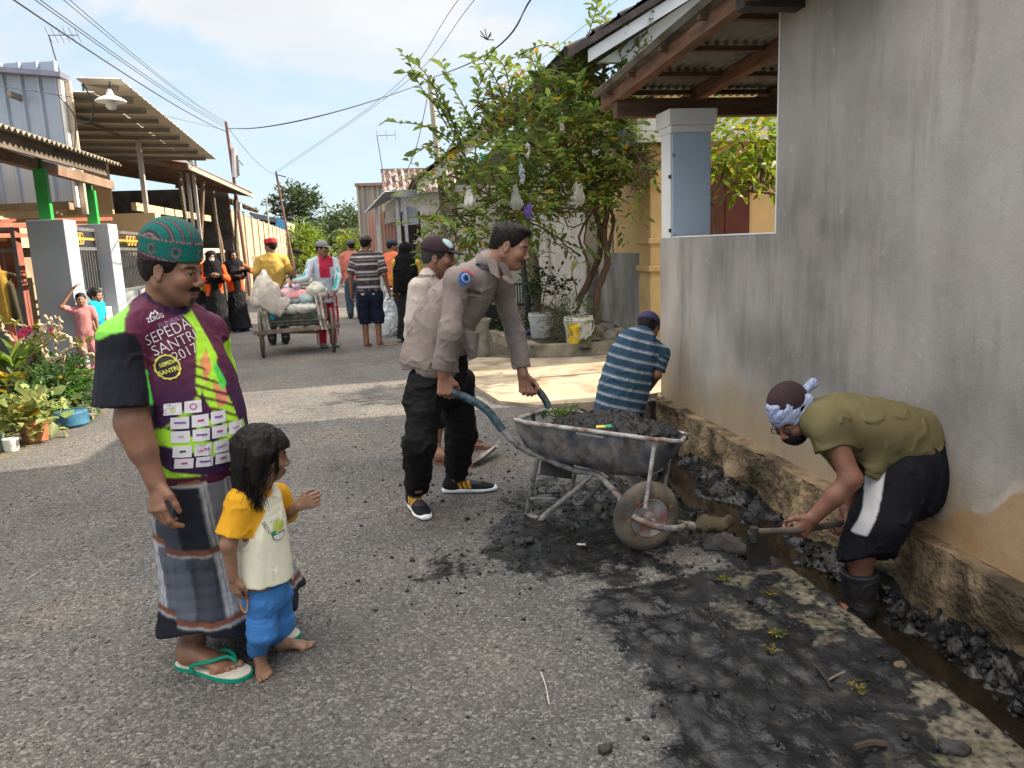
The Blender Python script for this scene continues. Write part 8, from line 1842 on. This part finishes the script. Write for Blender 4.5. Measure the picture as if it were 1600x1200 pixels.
MB().box((x0, Yc+.02, .42), (x1, Yc+1.05, .45)).build('floor', mat('cart_dark', (.04, .04, .038), .85, .3, 9), tk)
MB().box((x0-.02, Yc+.01, .44), (x1+.02, Yc+.035, .62)).build('front_panel', mat('cart_green', (.035, .06, .045), .8, .4, 14, dirt=(.12, .12, .10), dirt_s=12), tk)
b = MB(); 
for k in range(6): b.tube([(x0+.02+k*.13, Yc, .62), (x0+.02+k*.13, Yc, .36)], .007, 5)
b.tube([(x0, Yc-.01, .50), (x1, Yc-.01, .50)], .008, 5); b.tube([(x0+.05, Yc+.1, .34), (x1-.05, Yc+.1, .30)], .02, 6); b.tube([((x0+x1)/2, Yc+.1, .34), ((x0+x1)/2+.06, Yc+1.2, .33)], .02, 6); b.tube([((x0+x1)/2-.12, Yc+.5, .33), ((x0+x1)/2+.2, Yc+.5, .28)], .02, 6); b.build('under_frame', MCR, tk, True)
b = MB(); b.tube(spline([(x0+.05, Yc+1.05, .85), (x0+.18, Yc+1.05, 1.08), ((x0+x1)/2, Yc+1.05, 1.15), (x1-.15, Yc+1.05, 1.06), (x1, Yc+1.05, .84)], 6), .011, 7)
for y_, z_ in ((1.05, .86), (1.0, .93), (.95, .98)): b.tube([(x0, Yc+y_, z_-.02), (x1, Yc+y_, z_)], .010, 5)
for k in range(7): b.tube([(x0+.1+k*.11, Yc+1.05, .84), (x0+.1+k*.11, Yc+.9, .97)], .006, 5)
b.build('rear_hoop', MCR, tk, True)
# the garbage: sheets and bags, each one a thing
def junk(name, label, c, r, col, seed, fr=9, amp=.05, cat='bag', h=.016):
    s = SDF(); c = V(*c); s.ell(c, r, None, .03); m = min(r); s.disp(lambda q: -amp*.8*np.abs(noise3(q*fr*.8+seed))+.18*amp*noise3(q*fr*2.6+seed)+.3*amp); return tag(sdf_obj(name, s, h, mat('junk_%d' % seed, col, .55, .15, 12, .5, 50), None, loc=c), label, cat, relax) if False else tag(sdf_obj(name, s, h, mat('junk_%d' % seed, col, .55, .15, 12, .5, 50), None, loc=c), label, cat)
xm = (x0+x1)/2
s = SDF(); s.loft([(x0-.13, Yc+.25, .98, .10, .28), (x0-.02, Yc+.05, .92, .09, .22), (x0+.10, Yc-.01, .78, .05, .18), (x0+.26, Yc-.02, .66, .04, .16)], V(0, 1, 0), .03, n=4); s.ell((x0-.02, Yc+.3, 1.0), (.16, .2, .09), None, .04); s.disp(lambda q: -.03*np.abs(noise3(q*V(9, 9, 4)))+.005*noise3(q*22)+.01)
tag(sdf_obj('tarpaulin', s, .013, mat('tarp_cream', (.50, .46, .40), .8, .15, 9, .4, 40), None, loc=(x0, Yc, .45)), 'cream cloth sheet draped over the left corner of the garbage cart', 'sheet')
junk('garbage_bag', 'pale crumpled sheet piled on the right end of the garbage cart', (x1-.10, Yc+.22, .88), (.17, .2, .15), (.46, .44, .37), 41, 12, .06)
junk('garbage_bag', 'translucent pink garbage bag at the left of the cart load', (x0+.28, Yc+.25, .85), (.15, .2, .11), (.62, .36, .40), 42, 8)
junk('garbage_bag', 'salmon pink garbage bag in the middle of the cart load', (xm+.06, Yc+.22, .85), (.15, .16, .09), (.66, .27, .28), 43, 9)
junk('garbage_bag', 'lilac garbage bag at the top of the cart load', (xm-.06, Yc+.45, .94), (.13, .15, .10), (.50, .46, .60), 44, 9)
junk('garbage_bag', 'grey-blue garbage bag under the pink bags in the cart', (xm, Yc+.15, .76), (.17, .14, .08), (.14, .17, .20), 45, 9)
junk('garbage_bag', 'white plastic garbage bag spilling along the front of the cart', (xm+.12, Yc+.07, .68), (.24, .10, .09), (.58, .56, .52), 46, 13, .05)
junk('garbage_bag', 'off-white garbage bag at the front left of the cart', (x0+.30, Yc+.07, .66), (.20, .10, .09), (.50, .49, .46), 47, 13, .05)
junk('garbage_bag', 'bright blue plastic sheet hanging at the left front of the cart', (x0+.07, Yc+.06, .62), (.07, .06, .13), (.02, .28, .40), 48, 9, .03)
junk('garbage_bag', 'grey-green garbage bag at the right of the cart load', (x1-.24, Yc+.12, .80), (.13, .12, .09), (.30, .38, .38), 49, 10)
# sickle-shaped mirror on a stalk
b = MB(); c = PY(467, 395, 12.3); m0 = PY(460, 445, 12.3); b.tube(spline([m0, PY(461, 425, 12.3), c], 5), .010, 6); mr = b.build('stalk', MBLK, None, True, loc=m0)
q = SDF(); q.ell(c+V(-.02, 0, .02), (.085, .02, .040), np.array([nrm(V(1, 0, -.35)), V(0, 1, 0), nrm(V(.35, 0, 1))]), .01); sdf_obj('mirror_head', q, .008, mat('mirror_black', (.012, .012, .014), .4), mr); mr.name = 'bike_mirror'; tag(mr, 'black mirror on a stalk above the hands of the men at the cart', 'mirror')
# ============================================================= WHEELBARROW
MRUST = mat('barrow_frame', (.27, .265, .26), .7, .3, 25, .7, 90, metal=.2, dirt=(.15, .09, .065), dirt_s=11, dirt_lo=.52, dirt_hi=.62)
MTRAY = mat('barrow_tray', (.085, .10, .12), .62, .4, 16, .6, 50, metal=.15, dirt=(.25, .22, .20), dirt_s=10, dirt_lo=.38, dirt_hi=.58, stretch=(1, 1, .6))
MTRI = mat('tray_inside', (.50, .51, .52), .5, .2, 8, .5, 40, dirt=(.03, .03, .03), dirt_s=10, dirt_lo=.52, dirt_hi=.58)
MMUD = mat('wet_mud', (.012, .012, .013), .5, .4, 14, .9, 40, bdist=.02)
wb = empty('wheelbarrow', G(1010, 862), 'battered blue-grey wheelbarrow heaped with black mud, pushed by the officer', 'wheelbarrow')
def rim_pts():
    # tray rim corners: near side at Y~3.55, far side at Y~4.0
    return [PY(792, 654, 3.78), PY(1058, 692, 3.36), PY(1078, 678, 3.72), PY(862, 640, 4.22)]
def tray():
    a, b, c, d = rim_pts()          # back-near, front-near, front-far, back-far
    bot = [PY(905, 735, 3.80), PY(985, 742, 3.62), PY(1010, 738, 3.78), PY(930, 730, 3.96)]
    bot = [PY(862, 718, 3.84), PY(968, 745, 3.62), PY(990, 735, 3.80), PY(890, 712, 4.04)]
    def ring(q4, k, rad):
        """rounded quad"""
        P = []
        for i in range(4):
            p0, p1, p2 = q4[i-1], q4[i], q4[(i+1) % 4]; u = nrm(p0-p1); w = nrm(p2-p1)
            for t in np.linspace(0, 1, k): s_ = p1+u*rad*(1-t)**2+w*rad*t**2; P.append(s_)
        return P
    k = 6; R_ = []
    for t in np.linspace(0, 1, 9):
        tt = 1-(1-t)**1.7; q4 = [np.array(r)*(1-t)+np.array(bb)*t for r, bb in zip((a, b, c, d), bot)]
        for i in range(4): q4[i] = q4[i]+V(0, 0, -1)*.06*math.sin(math.pi*t)+nrm(np.array((a, b, c, d)[i])-(a+b+c+d)/4)*V(1, 1, 0)*.035*math.sin(math.pi*t)
        R_.append(ring(q4, k, .10))
    n = len(R_[0]); vs = [p for r in R_ for p in r]; nr = len(R_); fs = []
    for i in range(nr-1):
        for j in range(n): fs.append((i*n+j, i*n+(j+1) % n, (i+1)*n+(j+1) % n, (i+1)*n+j))
    fs.append(tuple((nr-1)*n+j for j in range(n)))
    # dents
    vs = np.array(vs); vs += (.006*noise3(vs*9)[:, None]*V(.5, 1, .3))
    o = mesh_obj('tray', vs, [f[::-1] for f in fs], MTRAY, wb, True); o.data.materials.append(MTRI)
    vi = vs.copy(); cen = vs.mean(0); vi = vi+(cen-vi)*.012+V(0, 0, .003); inn = mesh_obj('tray_lining', vi, fs, MTRI, wb, True)
    rim = MB(); rp = R_[0]; rim.tube([p+.004*rng.randn(3) for p in rp], .011, 8, close=True); rim.build('rim', mat('rim_metal', (.40, .40, .39), .55, .2, 20, .4, 60, dirt=(.17, .08, .05), dirt_s=14), wb, True)
    return R_, n
RR, nn_ = tray()
# mud heap inside
def heap():
    s = SDF(); a, b, c, d = rim_pts(); cen = (a+b+c+d)/4
    s.ell(cen+V(.02, -.02, -.07), (.40, .21, .10), np.array([nrm(V(.9, -.43, 0)), nrm(V(.43, .9, 0)), V(0, 0, 1)]), .04)
    for (px, py, y, r) in ((900, 652, 3.95, .09), (940, 648, 3.9, .11), (975, 650, 3.85, .10), (1010, 668, 3.7, .10), (925, 662, 3.8, .10), (985, 672, 3.65, .10), (955, 660, 3.75, .12), (1000, 665, 3.72, .08), (1035, 690, 3.55, .07), (885, 655, 3.92, .05)):
        p = PY(px, py, y)-V(0, 0, r*.62); s.ell(p, (r*1.2, r*1.1, r*.8), None, .03)
    s.disp(lambda q: .022*np.abs(fbm(q*13, 3))-.010+.008*noise3(q*45)+.004*noise3(q*110))
    def ins(q, dd):   # keep the heap inside the tray walls
        u = q-cen; l = u@nrm(V(.43, .90, 0)); return np.maximum(dd, np.maximum(np.abs(l)-.215+.5*np.maximum(0, cen[2]-.01-q[:, 2]), -(q[:, 2]-cen[2]+.055)))
    s.post.append(ins)
    o = sdf_obj('mud_heap', s, .006, MMUD, None, None, loc=cen+V(0, 0, -.12)); tag(o, 'heap of wet black drain mud filling the wheelbarrow tray', 'mud')
heap()
g = PY(880, 655, 4.02); n = 260; C_ = g+rng.randn(n, 3)*V(.042, .035, .014)+V(0, 0, .02)
tag(leaves('grass_clump', C_, rng.randn(n, 3)*V(1, 1, .5)+V(0, 0, .4), rng.randn(n, 3), .03+.05*rng.rand(n), .004+.005*rng.rand(n), leafcol(n, (.10, .20, .03), .05), MLEAFD, None, loc=g), 'clump of uprooted green grass at the back of the barrow load', 'grass')
w = MB(); p = PY(942, 672, 3.62)+V(0, 0, .012); w.prism([p+V(-.035, 0, 0), p+V(.012, -.008, .002), p+V(.012, .012, .006), p+V(-.03, .015, .008)], (0, 0, .004)); wr_ = w.build('wrapper', mat('wrap_yellow', (.65, .60, .08), .4), None, loc=p)
w = MB(); w.prism([p+V(.0125, -.008, .002), p+V(.045, -.012, 0), p+V(.045, .01, .008), p+V(.0125, .012, .006)], (0, 0, .004)); w.build('green_end', mat('wrap_green', (.02, .35, .12), .4), wr_); tag(wr_, 'yellow and green sweet wrapper lying on the mud in the barrow', 'wrapper')
# handles run from the grips under the tray to the nose loop
def bar(pts, r=.016, name='handle_tube', m=MRUST, n=7): P = spline(pts, n); return MB().tube(P+.0015*rng.randn(*P.shape), r, 10).build(name, m, wb, True)
hnR = [PY(706, 613, 3.92), PY(730, 622, 3.90), PY(760, 640, 3.86), PY(785, 672, 3.82), PY(815, 700, 3.80), PY(850, 716, 3.78), PY(900, 735, 3.74), PY(935, 743, 3.68), PY(965, 775, 3.50), PY(985, 803, 3.32), PY(1010, 818, 3.22), PY(1045, 826, 3.20), PY(1078, 822, 3.26)]
hnL = [PY(812, 598, 4.33), PY(835, 605, 4.32), PY(852, 625, 4.28), PY(862, 650, 4.24), PY(880, 690, 4.18), PY(915, 722, 4.10), PY(950, 738, 3.98), PY(985, 770, 3.75), PY(1020, 800, 3.55), PY(1050, 815, 3.42), PY(1080, 820, 3.32), PY(1082, 823, 3.27)]
bar(hnR); bar(hnL)
mg_ = mat('grip', (.045, .09, .12), .5, .2, 20, .3, 60, dirt=(.02, .02, .02), dirt_s=30)
MB().tube(spline(hnR[:4], 6), .021, 10).build('grip', mg_, wb, True); MB().tube(spline(hnL[:4], 6), .021, 10).build('grip', mg_, wb, True)
def stand(top1, foot1, foot2, top2, r=.013):
    return MB().tube(spline([top1, foot1+(top1-foot1)*.12, foot1+(foot2-foot1)*.12, foot2-(foot2-foot1)*.12 if False else foot2+(foot1-foot2)*.3, foot2, top2], 6), r, 9).build('stand', MRUST, wb, True)
stand(PY(840, 715, 3.78), G(823, 803), G(846, 812), PY(925, 742, 3.70)); 
MB().tube(spline([PY(925, 742, 3.70), PY(900, 765, 3.74), G(846, 812)+V(0, 0, .012)], 5), .013, 9).build('stand', MRUST, wb, True)
f2 = G(905, 793); f2[2] = .012; MB().tube(spline([PY(900, 735, 4.05), PY(891, 770, 4.03), G(893, 786)+V(0, 0, .03), f2, PY(925, 770, 4.0), PY(955, 745, 3.9)], 5), .012, 9).build('stand', MRUST, wb, True)
MB().tube([PY(828, 779, 3.87), PY(868, 779, 3.87)], .008, 7).build('stand_brace', MRUST, wb, True)
MB().beam(PY(845, 727, 3.8), PY(895, 735, 4.0), .004, .10).build('cross_plate', mat('plate_grey', (.16, .15, .15), .7, .2, 10), wb)
b = MB(); b.tube([PY(1022, 698, 3.38), PY(1008, 795, 3.24)], .010, 8); b.build('stay', MRUST, wb, True); b = MB(); b.tube([PY(1050, 695, 3.62), PY(1040, 752, 3.58), PY(1032, 800, 3.48)], .010, 8); b.build('stay', MRUST, wb, True)
# wheel
wc = PY(1010, 806, 3.34); ax = nrm(V(-.30, .94, .05)); ax = nrm(V(-.18, .98, .04)); 
gz = ground_z(np.array([wc[0]]), np.array([wc[1]]))[0]; RW = wc[2]-gz+.0; 
tyre = MB(); prof = []
RW = max(min(RW, .205), .17)
for a in np.linspace(-2.5, 2.5, 15): prof.append((RW-.045+.047*math.cos(a), .043*math.sin(a)))
ty = MB().lathe(wc, prof, 48, ax, cap=(False, False)).build('tyre', mat('tyre_muddy', (.15, .125, .10), .85, .3, 9, .6, 50, dirt=(.05, .045, .04), dirt_s=6), wb, True)
RM = mat('rim_red', (.22, .11, .10), .6, .2, 10, .3, 40, dirt=(.30, .29, .29), dirt_s=11, dirt_lo=.42, dirt_hi=.58)
for sg in (-1, 1):
    MB().lathe(wc, [(RW-.070, .030*sg), (RW-.078, .036*sg), (RW-.084, .030*sg), (RW-.105, .022*sg), (RW-.14, .018*sg), (.03, .026*sg), (.024, .045*sg), (.001, .046*sg)], 40, ax, cap=(False, False)).build('wheel_disc', RM, wb, True)
MB().tube([wc-ax*.075, wc+ax*.09], .009, 8).build('axle', MRUST, wb, True)
th_ = MB(); vv = nrm(np.cross(ax, (0, 0, 1))); ww = np.cross(ax, vv)
for k in range(7):
    a = k*2*math.pi/7+.5; c = wc-ax*.0415+(vv*math.cos(a)+ww*math.sin(a))*(RW-.052); rdir = vv*math.cos(a)+ww*math.sin(a); tdir = np.cross(ax, rdir)
    th_.prism([c+rdir*.013, c-rdir*.009+tdir*.012, c-rdir*.009-tdir*.012], -ax*.0018)
th_.build('tyre_marks', mat('mark_orange', (.30, .13, .06), .8), wb)
# hoe: curved handle and blade
ho = empty('hoe', PY(1190, 880, 3.02), 'wooden-handled hoe with a black blade held by the masked man', 'hoe')
MB().tube(spline([PY(1172, 831, 3.0), PY(1200, 830, 3.02), PY(1235, 829, 3.06), PY(1270, 825, 3.10), PY(1325, 815, 3.22), PY(1350, 810, 3.28)], 5), [.014]*8+[.016]*18, 10).build('handle', mat('handle_wood', (.13, .11, .095), .75, .25, 6, .3, 50, dirt=(.04, .035, .03), dirt_s=7), ho, True)
b = MB(); b.prism([PY(1165, 842, 3.0), PY(1198, 842, 3.02), PY(1207, 884, 2.98), PY(1170, 886, 2.96)], (0, .008, .004)); bevel(b.build('blade', mat('blade_black', (.012, .012, .013), .5, .3, 20), ho), .002)
MB().tube([PY(1178, 824, 3.0), PY(1178, 846, 3.0)], .020, 10).build('socket', mat('blade_iron', (.03, .028, .027), .6), ho, True)
# shovel blade lying behind the officer
sh = SDF(); c = G(760, 722)
s_ = MB(); b0 = G(742, 727); b1 = G(779, 712); 
vs = []; 
for i, t in enumerate(np.linspace(0, 1, 8)):
    for j, w_ in enumerate(np.linspace(-1, 1, 7)):
        p = b0*(1-t)+b1*t; wd = .11*(1-.1*t)*(1-.5*max(0, t-.8)*5*.3); q = p+V(.35, .94, 0)*w_*wd; q[2] = .012+.03*w_*w_+.05*t*t; vs.append(q)
fs = [(i*7+j, i*7+j+1, (i+1)*7+j+1, (i+1)*7+j) for i in range(7) for j in range(6)]
o = mesh_obj('shovel', vs, fs, mat('shovel_steel', (.35, .34, .32), .45, .2, 12, .3, 40, metal=.4, dirt=(.12, .10, .09), dirt_s=12), None, True, loc=b0); m_ = o.modifiers.new('s', 'SOLIDIFY'); m_.thickness = .004
tag(o, 'worn steel shovel blade lying on the road behind the officer', 'shovel')
